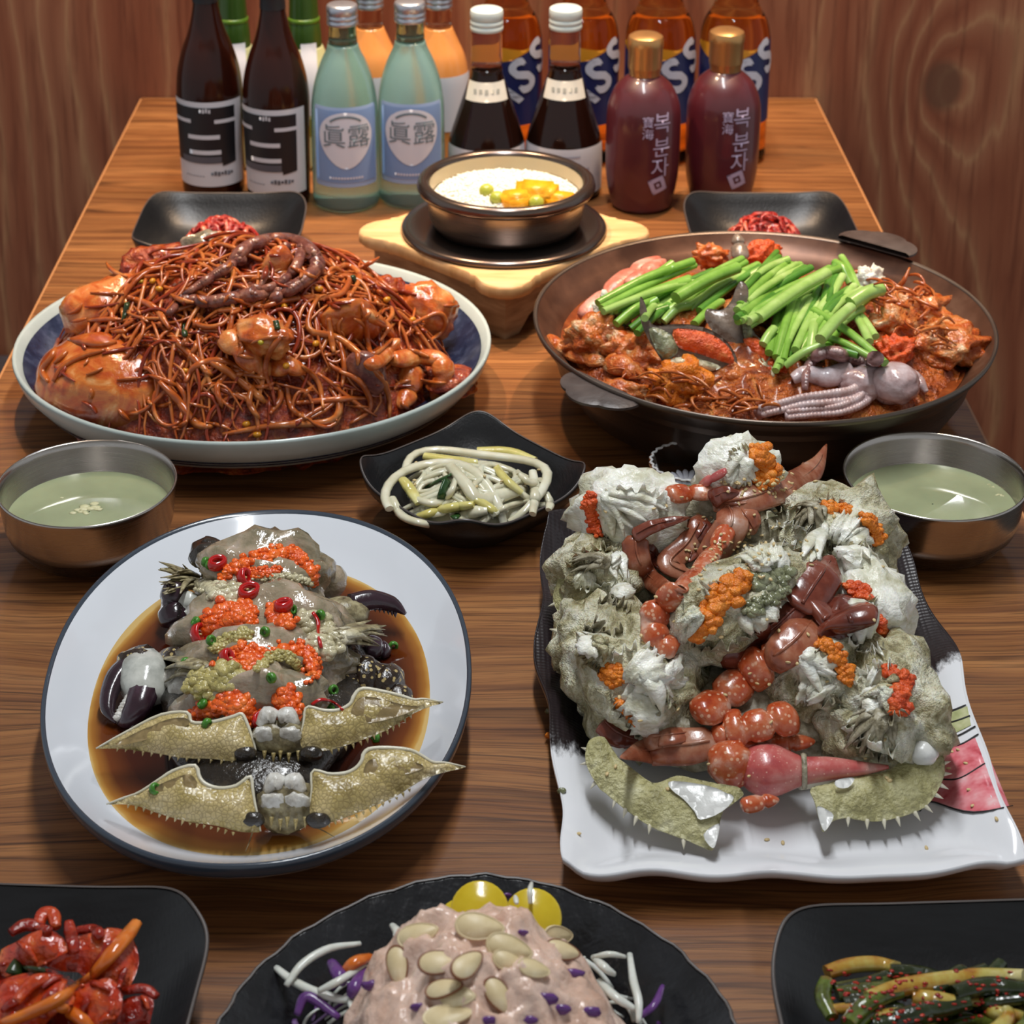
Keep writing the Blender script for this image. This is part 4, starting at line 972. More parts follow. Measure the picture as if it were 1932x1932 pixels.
# the two tan carapaces, fronts towards the near rim
def PXMID(o, x):
    ys = []
    for (x0, y0), (x1, y1) in zip(o, o[1:] + o[:1]):
        if min(x0, x1) <= x <= max(x0, x1) and x0 != x1: ys.append(y0 + (y1 - y0) * (x - x0) / (x1 - x0))
    return (min(ys) + max(ys)) / 2 if ys else 1e9
def carapace(L, R, cface, anchor, n, label, teethL, teethR, seed):
    T = thing('crab_carapace', label, 'crab shell', (anchor.x, anchor.y, .0195), 'tan crab carapaces in the soy bowl')
    cx_ = anchor.x
    curl = lambda x, y: -.7 * x * x
    for nm, o in (('shell_wing', L), ('shell_wing', R)):
        m = sheet(o, anchor, n, .0035, .0075, .003, .0005, .012, curl, seed=seed); pieces.append(m); m.build(nm, M['carapace'], T)
    nn = Vector(n).normalized(); mb = MB()
    for pts in (teethL, teethR):
        for x, y in pts + [((a[0] + b[0]) / 2, (a[1] + b[1]) / 2) for a, b in zip(pts, pts[1:])]:
            p = PN(x, y - 3, anchor, nn); xr = (p - anchor).x; cone(mb, p + nn * curl(xr, 0), Vector((.25 * (1 if x > 530 else -1) + .3 * nz(x * .37, y * .2, 1), -.6, -.75)), .0018 + .0012 * nz(x * .51, y * .3, 3), .0008)
        sp_ = mb.build('edge_spines', M['carapace'], T); sp_['kind'] = 'stuff'; mb = MB()
    # face between the wings
    x0, y0 = cface; f = MB(); at = lambda x, y, l=0: PN(x, y, anchor, nn) + nn * l
    f.blob(at(x0, y0 + 8, -.006), (.0155, .008, .014), seed, .25, 2, 3); f.build('mouth_cavity', M['gill'], T)
    for o in (L, R):
        k1 = max(range(len(o)), key=lambda i: -o[i][0] if o is L else o[i][0])
        up = [q for q in o if q[1] <= PXMID(o, q[0])]; up.sort()
        if len(up) > 3: MB().tube([PN(x, y + 1, anchor, nn) + nn * (curl(PN(x, y, anchor, nn).x - anchor.x, 0) + .001) for x, y in [(v.x, v.y) for v in spline(V2(up), 40)]], lerp_list([.0004, .0010, .0012, .0010, .0004], 40), 7).build('shell_edge', M['bone'], T)
    g = MB()
    for s in (-1, 1):
        g.tube(spline([at(x0 + s * 3, y0 - 28, .003), at(x0 + s * 20, y0 - 32, .004), at(x0 + s * 36, y0 - 14, .002)], 9), lerp_list([.0046, .0056, .0026], 9), 9, .7)
        g.blob(at(x0 + s * 22, y0 + 4, .0028), (.0066, .0026, .0048), seed + s, .3, 2, 3)
    g.build('mouth_parts', M['mouth'], T)
    for s in (-1, 1): MB().blob(at(x0 + s * 62, y0 + 38, .001), (.0065, .004, .0042), seed, .08, 2, 3).build('eye', M['shelldark'], T)
    sp = MB()
    for k, dx in enumerate((-26, -9, 4, 20, 38)): cone(sp, at(x0 + dx, y0 + 36 + 4 * (k % 2), 0), Vector((0, -.55, -.8)), .0045, .0011)
    sp_ = sp.build('front_spines', M['carapace'], T); sp_['kind'] = 'stuff'
    h = MB(); q0 = at(*L[0], 0); d0 = (at(*L[0]) - at(*L[1])).normalized()
    return T
L1 = [(178, 1406), (207, 1391), (234, 1378), (300, 1347), (352, 1343), (362, 1362), (400, 1362), (440, 1352), (456, 1347), (466, 1364), (474, 1385), (481, 1408), (484, 1428), (470, 1432), (438, 1436), (398, 1431), (349, 1429), (300, 1420), (247, 1411), (207, 1407)]
R1 = [(579, 1334), (573, 1362), (566, 1392), (572, 1413), (598, 1416), (625, 1414), (674, 1398), (728, 1376), (772, 1347), (800, 1332), (836, 1319), (800, 1314), (781, 1316), (754, 1309), (720, 1302), (683, 1298), (668, 1312), (661, 1327), (639, 1339), (610, 1340)]
L2 = [(198, 1512), (230, 1501), (260, 1492), (300, 1468), (327, 1452), (367, 1443), (376, 1466), (390, 1480), (416, 1487), (447, 1482), (472, 1465), (477, 1490), (481, 1514), (488, 1545), (492, 1568), (475, 1570), (447, 1568), (412, 1558), (354, 1549), (300, 1533), (260, 1518), (228, 1513)]
R2 = [(590, 1454), (588, 1490), (584, 1520), (590, 1556), (618, 1552), (643, 1545), (697, 1523), (745, 1501), (790, 1472), (830, 1455), (878, 1441), (840, 1434), (817, 1434), (795, 1422), (772, 1412), (730, 1409), (697, 1412), (686, 1422), (683, 1434), (672, 1448), (652, 1458), (621, 1460)]
nn1 = (0, -.62, .78)
carapace(L1, R1, (525, 1385), P(515, 1395, .043), nn1, 'tan crab carapace with spiny edge, the upper of two in the soy bowl', [(220, 1410), (252, 1416), (285, 1422), (320, 1428), (352, 1434), (398, 1437), (438, 1441)], [(625, 1419), (652, 1412), (680, 1402), (705, 1390), (730, 1380), (752, 1366), (774, 1350)], 3)
carapace(L2, R2, (538, 1510), P(530, 1525, .040), nn1, 'tan crab carapace with spiny edge by the near rim of the soy bowl', [(240, 1518), (270, 1526), (300, 1538), (330, 1547), (358, 1555), (385, 1560), (412, 1566), (440, 1574)], [(620, 1556), (645, 1550), (672, 1540), (698, 1528), (722, 1518), (748, 1506), (772, 1490)], 9)
# brown membranes inside the wings
MEM = [([(215, 1398), (300, 1360), (345, 1352), (355, 1366), (300, 1385), (250, 1398)], 0), ([(665, 1332), (690, 1312), (760, 1326), (790, 1330), (760, 1345), (700, 1362), (665, 1358)], 0), ([(275, 1490), (340, 1462), (362, 1462), (370, 1482), (330, 1495)], 1), ([(690, 1440), (715, 1428), (770, 1432), (800, 1445), (750, 1462), (690, 1470)], 1)]
for o, k in MEM:
    par = [x for x in bpy.data.objects if x.name.startswith('crab_carapace')][k]
    an = (P(515, 1395, .043), P(530, 1525, .040))[k]
    sheet(o, an + Vector(nn1).normalized() * .0045, nn1, .001, .0015, .004, .0003, .006, lambda x, y: -.7 * x * x).build('membrane', M['inner'], par)
tr = tree(pieces + [DARK])
def soyz(px, py, lift): return cast(tr, px, py, lift, .0195)
rnd = random.Random(5)
for k, (px, py, R, tilt, lab) in enumerate([(357, 1073, .0062, 0, 'red chili ring lying against the gill fringe'), (410, 1062, .0058, 1, None), (462, 1090, .0055, 2, None), (470, 1115, .0068, 1, None), (535, 1142, .0055, 3, None), (377, 1198, .0068, 2, None), (428, 1240, .0042, 2, None), (495, 1358, .0058, 1, None)]):
    p = soyz(px, py, .002); nr = [Vector((-.2, -.6, .75)), Vector((.1, -.1, 1)), Vector((.7, -.3, .6)), Vector((0, .1, 1))][tilt]
    T = thing('chili_slice', lab or 'slice of red chili on the soy marinated crab', 'chili', p, 'red chili slices on the soy crab')
    ring(MB(), p, nr, R * .8, .0034, 20, 8, .75).build('chili_wall', M['chili'], T)
    mb = MB()
    for j in range(3): mb.blob(p + Vector((rnd.uniform(-.003, .003), rnd.uniform(-.002, .002), .0002)), (.0013, .001, .0006), j, .1, 2, 1)
    mb.build('seeds', M['seed'], T)
for pts in ([(590, 1155), (601, 1172), (600, 1190), (606, 1222)], [(588, 1330), (605, 1319), (630, 1325), (645, 1338)]):
    q = cpath(tr, pts, 12, .002); tag(MB().tube(q, .0013, 6, .6).build('chili_strip', M['chili']), 'thin curled strip of red chili on the soy marinated crab', 'chili', 'red chili strips on the soy crab')
for k, (px, py, L) in enumerate([(388, 1060, .005), (396, 1066, .004), (369, 1173, .005), (350, 1250, .007), (500, 1192, .005), (551, 1150, .004), (605, 1160, .005), (398, 1208, .003), (512, 1279, .005), (382, 1328, .006), (390, 1365, .006), (629, 1302, .005), (708, 1392, .006), (292, 1488, .007), (742, 1219, .003), (622, 1337, .004)]):
    p = soyz(px, py, .0018); d = Vector((rnd.uniform(-1, 1), rnd.uniform(-1, 1), rnd.uniform(-.2, .5))).normalized()
    tag(ring(MB(), p, d, .0022, .0019, 10, 5).build('scallion_piece', M['scallion']), 'chopped green scallion piece on the soy crab', 'scallion', 'scallion pieces on the soy crab')
for pts in ([(476, 1572), (470, 1590), (463, 1606)], [(595, 1560), (615, 1570), (632, 1580)]):
    tag(MB().tube([P(x, y, .026) for x, y in pts], [.0004, .0003, .0001], 5).build('crab_antenna', M['gill']), 'hair-thin crab antenna at the front of the lower carapace', 'antenna', 'crab antennae')
# ================================================================== steamed crab on the platter
M['meat'] = NT('steamed_crab_meat'); _t = M['meat']; _co = _t.co()
_n = _t.noise(_co, 38, 5, .65, .8); _n2 = _t.noise(_co, 150, 4, .7)
_c = _t.ramp(_n, [(.30, '#5c5336'), (.39, '#968c66'), (.45, '#bcb48e'), (.51, '#d9d4b6'), (.58, '#ecead6'), (.75, '#f6f5ee')])
_c = _t.mix(_t.ramp(_n2, [(.32, .6), (.46, 0.0)]), _c, '#5f5540')
_c = _t.mix(_t.ramp(_t.noise(_co, 17, 3, .6), [(.44, 0.0), (.62, .75)]), _c, '#7a7048')
_t.col(_c); _t.set(Roughness=.38, Subsurface_Weight=.12, Subsurface_Scale=.003); _t.bump(_n2, .9, .006); M['meat'] = _t.m
M['whitemeat'] = food('white_crab_meat', [(.3, '#b4b092'), (.45, '#d8d6c2'), (.6, '#f0efe6')], 55, .3, .5, 200, .003, sss=.12, stretch=(1, 1, 2))
M['mush'] = food('green_crab_butter', [(.3, '#55573a'), (.5, '#7d8060'), (.7, '#a9ab8c')], 80, .2, .6, 240, .003, coat=.3)
M['orange'] = food('cooked_roe', [(.3, '#c8620a'), (.55, '#e8821c'), (.75, '#f7a043')], 120, .35, .7, 420, .003)
M['redroe'] = food('red_cooked_roe', [(.3, '#bf3d0c'), (.55, '#e05a1e'), (.75, '#f08a4a')], 120, .35, .7, 420, .003)
M['shello'] = food('cooked_leg_shell', [(.28, '#6e3320'), (.45, '#935036'), (.62, '#a87258'), (.78, '#b5988a')], 60, .26, .25, 260, .001, coat=.3)
M['shellr'] = food('cooked_red_shell', [(.30, '#9a3414'), (.44, '#b44c24'), (.56, '#bf6a46'), (.68, '#cda490')], 75, .22, .25, 260, .001, spots=('#d9a384', 300, .22), coat=.35)
M['shellp'] = food('pink_claw_shell', [(.28, '#97333a'), (.45, '#b85552'), (.62, '#c47a72'), (.78, '#cba398')], 60, .28, .25, 260, .001, spots=('#d8a292', 420, .12), coat=.3)
M['shelld'] = food('dark_leg_shell', [(.28, '#4a1c14'), (.5, '#6d3020'), (.72, '#8c5040')], 45, .25, .25, 260, .001, coat=.35)
M['olive'] = food('olive_carapace', [(.28, '#857f54'), (.45, '#a8a270'), (.6, '#bcb78a'), (.75, '#d2cfae')], 60, .45, .8, 330, .003, warp=.5)
M['oliveg'] = M['olive']
M['greygill'] = food('cooked_gill', [(.3, '#6a624a'), (.5, '#9a927a'), (.7, '#bdb7a4')], 160, .4, .5, 400, .002)
M['sesame'] = plain('sesame_seed', '#cdb583', .45)
G = 'steamed crab pieces on the platter'
def R3(rz, rx=0, ry=0): return Matrix.Rotation(rz, 3, 'Z') @ Matrix.Rotation(ry, 3, 'Y') @ Matrix.Rotation(rx, 3, 'X')
SC = []      # everything built so far on the platter
# carapaces -----------------------------------------------------------
def olive_shell(out, a, n, label, white, spines, bulge=.009, curl=None, seed=0, thick=.004):
    T = thing('crab_carapace', label, 'crab shell', (a.x, a.y, .011), 'olive crab carapaces on the platter')
    m = sheet(out, a, n, thick, bulge, .0035, .0009, .014, curl, seed=seed); SC.append(m); m.build('shell', M['olive'], T)
    nn = Vector(n).normalized()
    for w_ in white:
        sheet(w_, a + nn * (bulge * .8 + thick * .5 + .0003), n, .0012, .0006, .004, .0006, .006, curl, seed=seed + 4).build('white_patch', M['porcelain2'], T)
    mb = MB()
    for x, y, dx, dy in spines:
        p = PN(x, y, a, nn); cone(mb, p, (PN(x + dx, y + dy, a, nn) - p), .0042, .0012)
    if mb.v: mb.build('edge_spines', M['bone'], T)['kind'] = 'stuff'
    OS.append(T); return T
OS = []
M['porcelain2'] = food('white_shell_lining', [(.3, '#cfd0cc'), (.7, '#e3e3e0')], 60, .25, .2)
olive_shell([(1112, 1400), (1104, 1432), (1113, 1462), (1130, 1488), (1143, 1499), (1180, 1528), (1226, 1559), (1262, 1574), (1295, 1587), (1322, 1600), (1343, 1608), (1350, 1592), (1356, 1566), (1364, 1536), (1384, 1522), (1402, 1508), (1390, 1492), (1354, 1484), (1310, 1472), (1276, 1465), (1240, 1478), (1216, 1468), (1190, 1448), (1167, 1431), (1150, 1405), (1136, 1392)], P(1240, 1500, .030), (-.05, -.45, .89),
    'olive crab carapace with a bare white patch, hanging over the white end of the platter',
    [[(1262, 1476), (1297, 1478), (1340, 1488), (1364, 1499), (1384, 1512), (1362, 1536), (1322, 1550), (1310, 1533), (1290, 1510), (1268, 1492)], [(1327, 1578), (1356, 1558), (1352, 1590), (1344, 1604)]],
    [(1122, 1478, -4, 5), (1108, 1440, -6, 1), (1160, 1512, -2, 6), (1180, 1530, -2, 6), (1200, 1545, -2, 6), (1226, 1560, -1, 6), (1290, 1588, 0, 6), (1110, 1415, -6, -2)], .005, lambda x, y: .25 * abs(x + .01) ** 1.5 + .9 * x * x, 3)
olive_shell([(1528, 1490), (1536, 1515), (1545, 1548), (1551, 1570), (1560, 1566), (1571, 1550), (1600, 1544), (1635, 1549), (1664, 1549), (1694, 1543), (1725, 1533), (1749, 1520), (1768, 1494), (1781, 1461), (1779, 1430), (1768, 1400), (1745, 1372), (1722, 1350), (1712, 1360), (1722, 1400), (1714, 1415), (1695, 1440), (1670, 1456), (1630, 1462), (1596, 1468), (1560, 1480)], P(1655, 1490, .030), (.10, -.45, .89),
    'olive crab carapace with saw-toothed edge beside the painted pink petal',
    [[(1540, 1525), (1556, 1528), (1572, 1540), (1562, 1562), (1552, 1566)], [(1576, 1474), (1600, 1468), (1612, 1470), (1600, 1486), (1578, 1486)]],
    [(1600, 1546, 0, 7), (1636, 1551, 0, 7), (1668, 1551, 1, 7), (1694, 1546, 2, 6), (1728, 1536, 4, 6), (1748, 1523, 6, 5), (1766, 1500, 6, 3), (1776, 1482, 6, 3), (1782, 1460, 7, 0), (1781, 1440, 7, -2)], .006, lambda x, y: .9 * x * x, 5)
olive_shell([(1074, 1070), (1052, 1095), (1043, 1128), (1050, 1150), (1062, 1166), (1085, 1186), (1110, 1178), (1140, 1168), (1170, 1150), (1180, 1120), (1160, 1090), (1120, 1075)], P(1110, 1130, .050), (-.3, -.45, .84), 'olive crab carapace lying on the black end of the platter', [], [(1066, 1168, -3, 6), (1080, 1182, -3, 6), (1046, 1140, -6, 2), (1050, 1105, -6, -2)], .006, None, 7)
olive_shell([(1640, 1060), (1662, 1082), (1672, 1120), (1678, 1165), (1674, 1205), (1666, 1245), (1640, 1262), (1600, 1240), (1590, 1150), (1600, 1080)], P(1640, 1160, .055), (.45, -.35, .82), 'olive crab carapace edge peeking out beside the soup bowl', [], [(1676, 1140, 6, 0), (1680, 1180, 6, 1), (1673, 1215, 6, 3)], .008, None, 8)
# bodies --------------------------------------------------------------
BOD = {}
def body(key, px, py, z, r, rot, seed, label, mat='meat', amp=.30, ridge=0, rk=7):
    c = P(px, py, z); m = crumb(c, r, seed, amp, 2.0, 4, rot, ridge, rk); SC.append(m)
    T = thing('crab_piece', label, 'crab', (c.x, c.y, max(.012, c.z - r[2])), G); BOD[key] = T; m.build('meat', M[mat], T); return T
body('under', 1390, 1330, .032, (.070, .052, .024), R3(0), 51, 'dark crab piece buried under the middle of the steamed pile', 'greygill', .2)
body('core', 1390, 1040, .050, (.075, .050, .040), R3(0), 52, 'grey crab piece buried under the crossed legs of the steamed pile', 'greygill', .25)
body('top', 1395, 893, .100, (.027, .020, .024), R3(.2), 1, 'steamed crab piece crowning the pile, white fan meat and orange roe', 'whitemeat', .22, .10, 7)
body('upleft', 1190, 975, .078, (.036, .027, .030), R3(-.3), 2, 'steamed crab piece with smooth white meat beside the radish dish', 'whitemeat', .22, .10, 5)
body('left', 1135, 1075, .056, (.032, .030, .022), R3(.2), 3, 'shaggy steamed crab piece lying on the olive shell at the black end')
body('right', 1590, 1012, .074, (.036, .036, .032), R3(-.4), 4, 'steamed crab piece with orange roe tips nearest the soup bowl')
body('mid', 1400, 1140, .084, (.056, .026, .027), R3(.62), 5, 'steamed crab piece on top with a thick orange roe bar and green butter', amp=.24)
body('lowleft', 1195, 1275, .050, (.038, .047, .034), R3(.3), 6, 'large steamed crab piece facing the dark platter edge, small roe lumps')
body('lowleft2', 1125, 1215, .044, (.026, .030, .026), R3(.2), 7, 'shredded steamed crab piece beside the white shell spine')
body('lowmid', 1535, 1275, .052, (.034, .036, .030), R3(-.2), 8, 'steamed crab piece with orange roe strip above the spotted leg')
body('lowright', 1672, 1335, .044, (.032, .045, .036), R3(.2), 9, 'steamed crab piece with red orange roe above the saw-toothed shell')
body('lowright2', 1640, 1385, .038, (.030, .022, .022), R3(0), 10, 'shaggy grey steamed crab piece resting in the saw-toothed shell')
body('rightmid', 1622, 1165, .060, (.030, .040, .036), R3(.1), 12, 'smooth white steamed crab piece under the broad brown paddle', 'whitemeat', .24)
str_ = tree(SC)
def sroe(key, pts, w, seed, mat='orange', name='roe', lift=.001, amp=.3):
    q = cpath(str_, pts, 26, lift, .05, 5); mb = grains(q[::2], w * 1.05, seed, .7, 4, lo=.2, hi=.45) if mat != 'whitemeat' else lumpy(MB(), q, [w * (1 + .4 * nz(i * .4, seed, 2)) for i in range(26)], amp, 260, .6, 18, seed); SC.append(mb); return mb.build(name, M[mat], BOD[key])
sroe('top', [(1425, 845), (1440, 858), (1450, 880), (1445, 900), (1430, 905)], .0085, 1)
sroe('upleft', [(1118, 935), (1112, 955), (1120, 985), (1130, 1010)], .0058, 2, 'redroe')
sroe('right', [(1545, 958), (1575, 958), (1605, 968)], .005, 3, 'orange'); sroe('right', [(1628, 975), (1645, 990), (1655, 1012), (1658, 1025)], .006, 4, 'orange')
sroe('mid', [(1395, 1090), (1375, 1105), (1360, 1135), (1335, 1165), (1318, 1190), (1308, 1205)], .0098, 5); sroe('mid', [(1385, 1092), (1398, 1110)], .009, 15)
sroe('mid', [(1420, 1105), (1450, 1085), (1480, 1095)], .0105, 6, 'mush', 'crab_butter'); sroe('mid', [(1410, 1150), (1450, 1130), (1490, 1110)], .006, 7, 'mush', 'crab_butter')
sroe('lowleft', [(1140, 1280), (1152, 1268), (1168, 1272), (1160, 1295)], .0058, 8); sroe('lowleft', [(1165, 1325), (1180, 1335), (1195, 1350), (1200, 1365)], .005, 9)
sroe('lowmid', [(1540, 1205), (1565, 1220), (1585, 1245), (1595, 1270), (1605, 1295)], .0062, 10)
sroe('lowright', [(1672, 1260), (1690, 1270), (1705, 1285), (1712, 1295)], .006, 11, 'redroe'); sroe('lowright', [(1675, 1300), (1690, 1305), (1700, 1325), (1690, 1345)], .0078, 12, 'redroe')
sroe('rightmid', [(1600, 1110), (1625, 1115), (1635, 1130)], .0062, 13, 'redroe'); sroe('rightmid', [(1655, 1165), (1665, 1185), (1668, 1200)], .005, 14, 'redroe')
for key, pts, w_, sd in (('left', [(1085, 1085), (1100, 1095), (1125, 1092)], .005, 31), ('left', [(1150, 1100), (1170, 1110), (1180, 1130)], .006, 32), ('lowleft', [(1195, 1250), (1225, 1270), (1235, 1300)], .010, 33), ('lowleft', [(1180, 1300), (1205, 1315), (1225, 1350), (1215, 1380)], .009, 34),
        ('lowleft', [(1250, 1260), (1270, 1280), (1275, 1300)], .008, 35), ('lowleft2', [(1100, 1210), (1120, 1225), (1135, 1215)], .006, 36), ('right', [(1570, 990), (1600, 1005), (1620, 1025)], .010, 37), ('right', [(1590, 1040), (1610, 1055), (1600, 1075)], .007, 38), ('lowmid', [(1515, 1290), (1540, 1300), (1555, 1320)], .009, 39),
        ('lowmid', [(1535, 1245), (1550, 1255), (1545, 1275)], .008, 40), ('lowright', [(1640, 1295), (1650, 1320), (1665, 1345)], .008, 41), ('lowright', [(1640, 1270), (1660, 1280)], .007, 42), ('mid', [(1395, 1180), (1430, 1165), (1460, 1145)], .007, 43), ('mid', [(1420, 1060), (1450, 1055), (1490, 1060)], .008, 44)):
    sroe(key, pts, w_, sd, 'whitemeat', 'meat_lump', .0005, .35)
# white finger muscles (fans)
def sfan(key, base, tips, r, mat, name, seed, zb=.004, zt=.003, n=None):
    b = cast(str_, *base, zb, .06); t_ = [cast(str_, x, y, zt, .06) for x, y in tips]; m = fan(MB(), b, t_, r, .004, seed); SC.append(m); return m.build(name, M[mat], BOD[key])
sfan('top', (1405, 860), [(1365, 915), (1378, 920), (1392, 922), (1405, 922), (1418, 918), (1430, 912)], .0038, 'whitemeat', 'meat_fingers', 1)
sfan('upleft', (1140, 935), [(1140, 1010), (1158, 1015), (1178, 1012), (1200, 1000), (1222, 985), (1245, 972), (1262, 965)], .0045, 'whitemeat', 'meat_fingers', 2)
rnd = random.Random(11)
def tips_around(cx, cy, rx, ry, n): return [(cx + rx * rnd.uniform(-1, 1), cy + ry * rnd.uniform(-1, 1)) for _ in range(n)]
sfan('left', (1140, 1060), tips_around(1105, 1065, 38, 25, 16), .0024, 'greygill', 'gills', 3)
sfan('left', (1160, 1050), tips_around(1165, 1085, 25, 25, 10), .0028, 'whitemeat', 'meat_fingers', 4)
sfan('lowleft2', (1140, 1220), tips_around(1110, 1225, 30, 40, 22), .0024, 'meat', 'meat_shreds', 5)
sfan('right', (1540, 960), tips_around(1525, 975, 35, 35, 20), .0024, 'greygill', 'gills', 6)
sfan('right', (1555, 1000), [(1515, 1050), (1530, 1060), (1545, 1055), (1560, 1050)], .0042, 'whitemeat', 'meat_fingers', 7)
sfan('lowright2', (1660, 1350), tips_around(1640, 1385, 50, 35, 30), .0026, 'greygill', 'gills', 8)
sfan('mid', (1310, 1150), [(1272, 1155), (1275, 1175), (1280, 1195), (1290, 1215), (1300, 1225), (1285, 1185), (1295, 1205)], .0036, 'meat', 'gills', 9)
sfan('mid', (1430, 1070), tips_around(1430, 1050, 50, 22, 22), .0026, 'whitemeat', 'meat_shreds', 10)
sfan('lowmid', (1525, 1240), tips_around(1530, 1285, 40, 30, 14), .004, 'whitemeat', 'meat_fingers', 11)
sfan('lowleft', (1230, 1270), [(1215, 1310), (1235, 1330), (1250, 1345), (1262, 1335), (1270, 1315), (1205, 1290)], .0055, 'whitemeat', 'meat_fingers', 12)
sfan('lowright', (1680, 1300), tips_around(1650, 1315, 28, 35, 18), .003, 'meat', 'meat_shreds', 13)
sfan('rightmid', (1625, 1140), [(1600, 1200), (1612, 1210), (1625, 1215), (1640, 1205), (1650, 1195)], .0062, 'whitemeat', 'meat_fingers', 14)
def ruffle(key, pts, w, amp, seed, mat='meat'):
    n = 44; q = cpath(str_, pts, n, .0, .05, 2); rows = [[], [], [], [], [], []]
    for i in range(n):
        t = (q[min(i + 1, n - 1)] - q[max(i - 1, 0)]).normalized(); up = Vector((.3 * nz(i * .12, seed, 1), -.55 + .4 * nz(i * .15, seed, 9), .8)).normalized(); sd = t.cross(up).normalized()
        a_ = amp * (math.sin(i * .9 + seed) * .6 + 1.4 * nz(i * .33, seed, 4)); hgt = w * (.75 + .7 * nz(i * .45, seed, 6)); b_ = q[i] - up * .002
        m1 = b_ + up * (hgt * .55) + sd * (a_ * .4); m2 = b_ + up * hgt + sd * a_ + Vector((0, 0, .001 * nz(i * 1.3, seed, 2)))
        for r_, p in zip(rows, (b_, m1, m2, m2 + sd * .0005, m1 + sd * .0009, b_ + sd * .0010)): r_.append(p)
    mb = MB().grid(rows); SC.append(mb); return mb.build('frilled_edge', M[mat], BOD[key])
for k, (key, pts, w_) in enumerate([('top', [(1372, 870), (1390, 850), (1412, 845)], .006), ('upleft', [(1135, 935), (1180, 920), (1230, 930), (1262, 950)], .007), ('upleft', [(1130, 1000), (1160, 1030), (1200, 1040)], .006), ('left', [(1070, 1070), (1100, 1045), (1140, 1035), (1180, 1045)], .009), ('left', [(1080, 1100), (1110, 1110), (1150, 1100), (1185, 1105)], .008), ('left', [(1130, 1130), (1160, 1140), (1190, 1150)], .008),
        ('right', [(1530, 965), (1560, 945), (1600, 955)], .007), ('right', [(1560, 1050), (1600, 1060), (1650, 1045)], .008), ('right', [(1540, 1000), (1560, 1030), (1580, 1040)], .007), ('right', [(1600, 1020), (1630, 1030), (1655, 1040)], .006), ('mid', [(1400, 1060), (1440, 1040), (1480, 1030), (1515, 1040)], .008), ('mid', [(1300, 1215), (1340, 1225), (1385, 1220), (1420, 1190)], .008), ('mid', [(1330, 1120), (1360, 1095), (1400, 1080)], .006), ('mid', [(1400, 1175), (1440, 1150), (1480, 1125)], .007),
        ('lowleft2', [(1100, 1190), (1120, 1180), (1150, 1195), (1175, 1190)], .009), ('lowleft2', [(1095, 1230), (1110, 1250), (1130, 1265)], .008), ('lowleft', [(1150, 1240), (1190, 1225), (1230, 1235), (1270, 1240)], .008), ('lowleft', [(1150, 1310), (1170, 1345), (1195, 1380), (1230, 1395)], .007), ('lowleft', [(1230, 1300), (1250, 1320), (1280, 1330)], .006), ('lowleft', [(1190, 1265), (1200, 1290), (1190, 1315)], .006),
        ('lowmid', [(1500, 1290), (1530, 1310), (1560, 1330), (1580, 1320)], .009), ('lowmid', [(1510, 1240), (1530, 1225), (1555, 1230)], .007), ('lowright', [(1610, 1290), (1640, 1265), (1680, 1255)], .007), ('lowright', [(1620, 1330), (1650, 1345), (1680, 1360), (1710, 1350)], .010), ('lowright', [(1650, 1300), (1665, 1325), (1660, 1345)], .007), ('lowright2', [(1590, 1370), (1620, 1390), (1650, 1410), (1690, 1420)], .010), ('lowright2', [(1600, 1395), (1630, 1415), (1670, 1435)], .009), ('rightmid', [(1590, 1130), (1620, 1125), (1655, 1140)], .006), ('rightmid', [(1600, 1215), (1640, 1230), (1665, 1220)], .007), ('core', [(1290, 1000), (1330, 990), (1370, 1005)], .007), ('core', [(1440, 980), (1480, 960), (1520, 965)], .009), ('core', [(1450, 1000), (1490, 990), (1530, 1000)], .009)]):
    ruffle(key, pts, w_, .0045, k * 1.7, ('meat', 'whitemeat', 'greygill')[k % 3])
str_ = tree(SC)
# legs ----------------------------------------------------------------
def leg(key, pts, rad, mat, name='leg', lift=.004, flat=.64, last=None, zs=None, n=12):
    j = [cast(str_, x, y, lift if zs is None else zs[i], .06) for i, (x, y) in enumerate(pts)]
    # keep the depth steady along the leg so that it bridges gaps
    ys = [p.y for p in j]
    for _ in range(2):
        for i in range(1, len(j) - 1):
            m = (ys[i - 1] + ys[i + 1]) / 2
            if ys[i] > m + .006: ys[i] = m + .006
    j = [PY(x, y, min(yy, p.y)) for (x, y), yy, p in zip(pts, ys, j)]
    mb = crab_leg(MB(), j, [r * .88 for r in rad], flat, n, 12, last=last); SC.append(mb); return mb.build(name, M[mat], BOD[key]), j
def blade(key, pts, wid, mat, lift=.005, flat=.34, name='leg', tip=.12):
    n = 30; q = cpath(str_, pts, n, lift, .06, 3); ys = [p.y for p in q]; sp_ = spline(V2(pts), n)
    for _ in range(30):
        for i in range(1, n - 1): ys[i] = min(ys[i], (ys[i - 1] + ys[i + 1]) / 2 + .0006)
    q = [PY(p.x, p.y, y) for p, y in zip(sp_, ys)]; w_ = lerp_list(wid, n)
    w_ = [w * min(1, .55 + .9 * i / 4) * min(1, tip + (1 - tip) * ((n - 1 - i) / 7) ** .6) for i, w in enumerate(w_)]
    mb = MB().tube(q, w_, 14, flat, (0, -.55, .8), lens=.25); SC.append(mb); o = mb.build(name, M[mat], BOD[key])
    side = [];
    ridge = MB().tube([p + Vector((0, -.0006, .0008)) + Vector((0, -.5, .8)) * (w * flat * .80) for p, w in zip(q[2:-3], w_[2:-3])], [w * .10 for w in w_[2:-3]], 6); ridge.build('shell_ridge', M[mat], o)
    return o
blade('core', [(1197, 1010), (1203, 1055), (1222, 1088), (1262, 1118), (1290, 1128)], [0.0081, 0.0081, 0.0065, 0.0056, 0.0030], 'shello', .004)
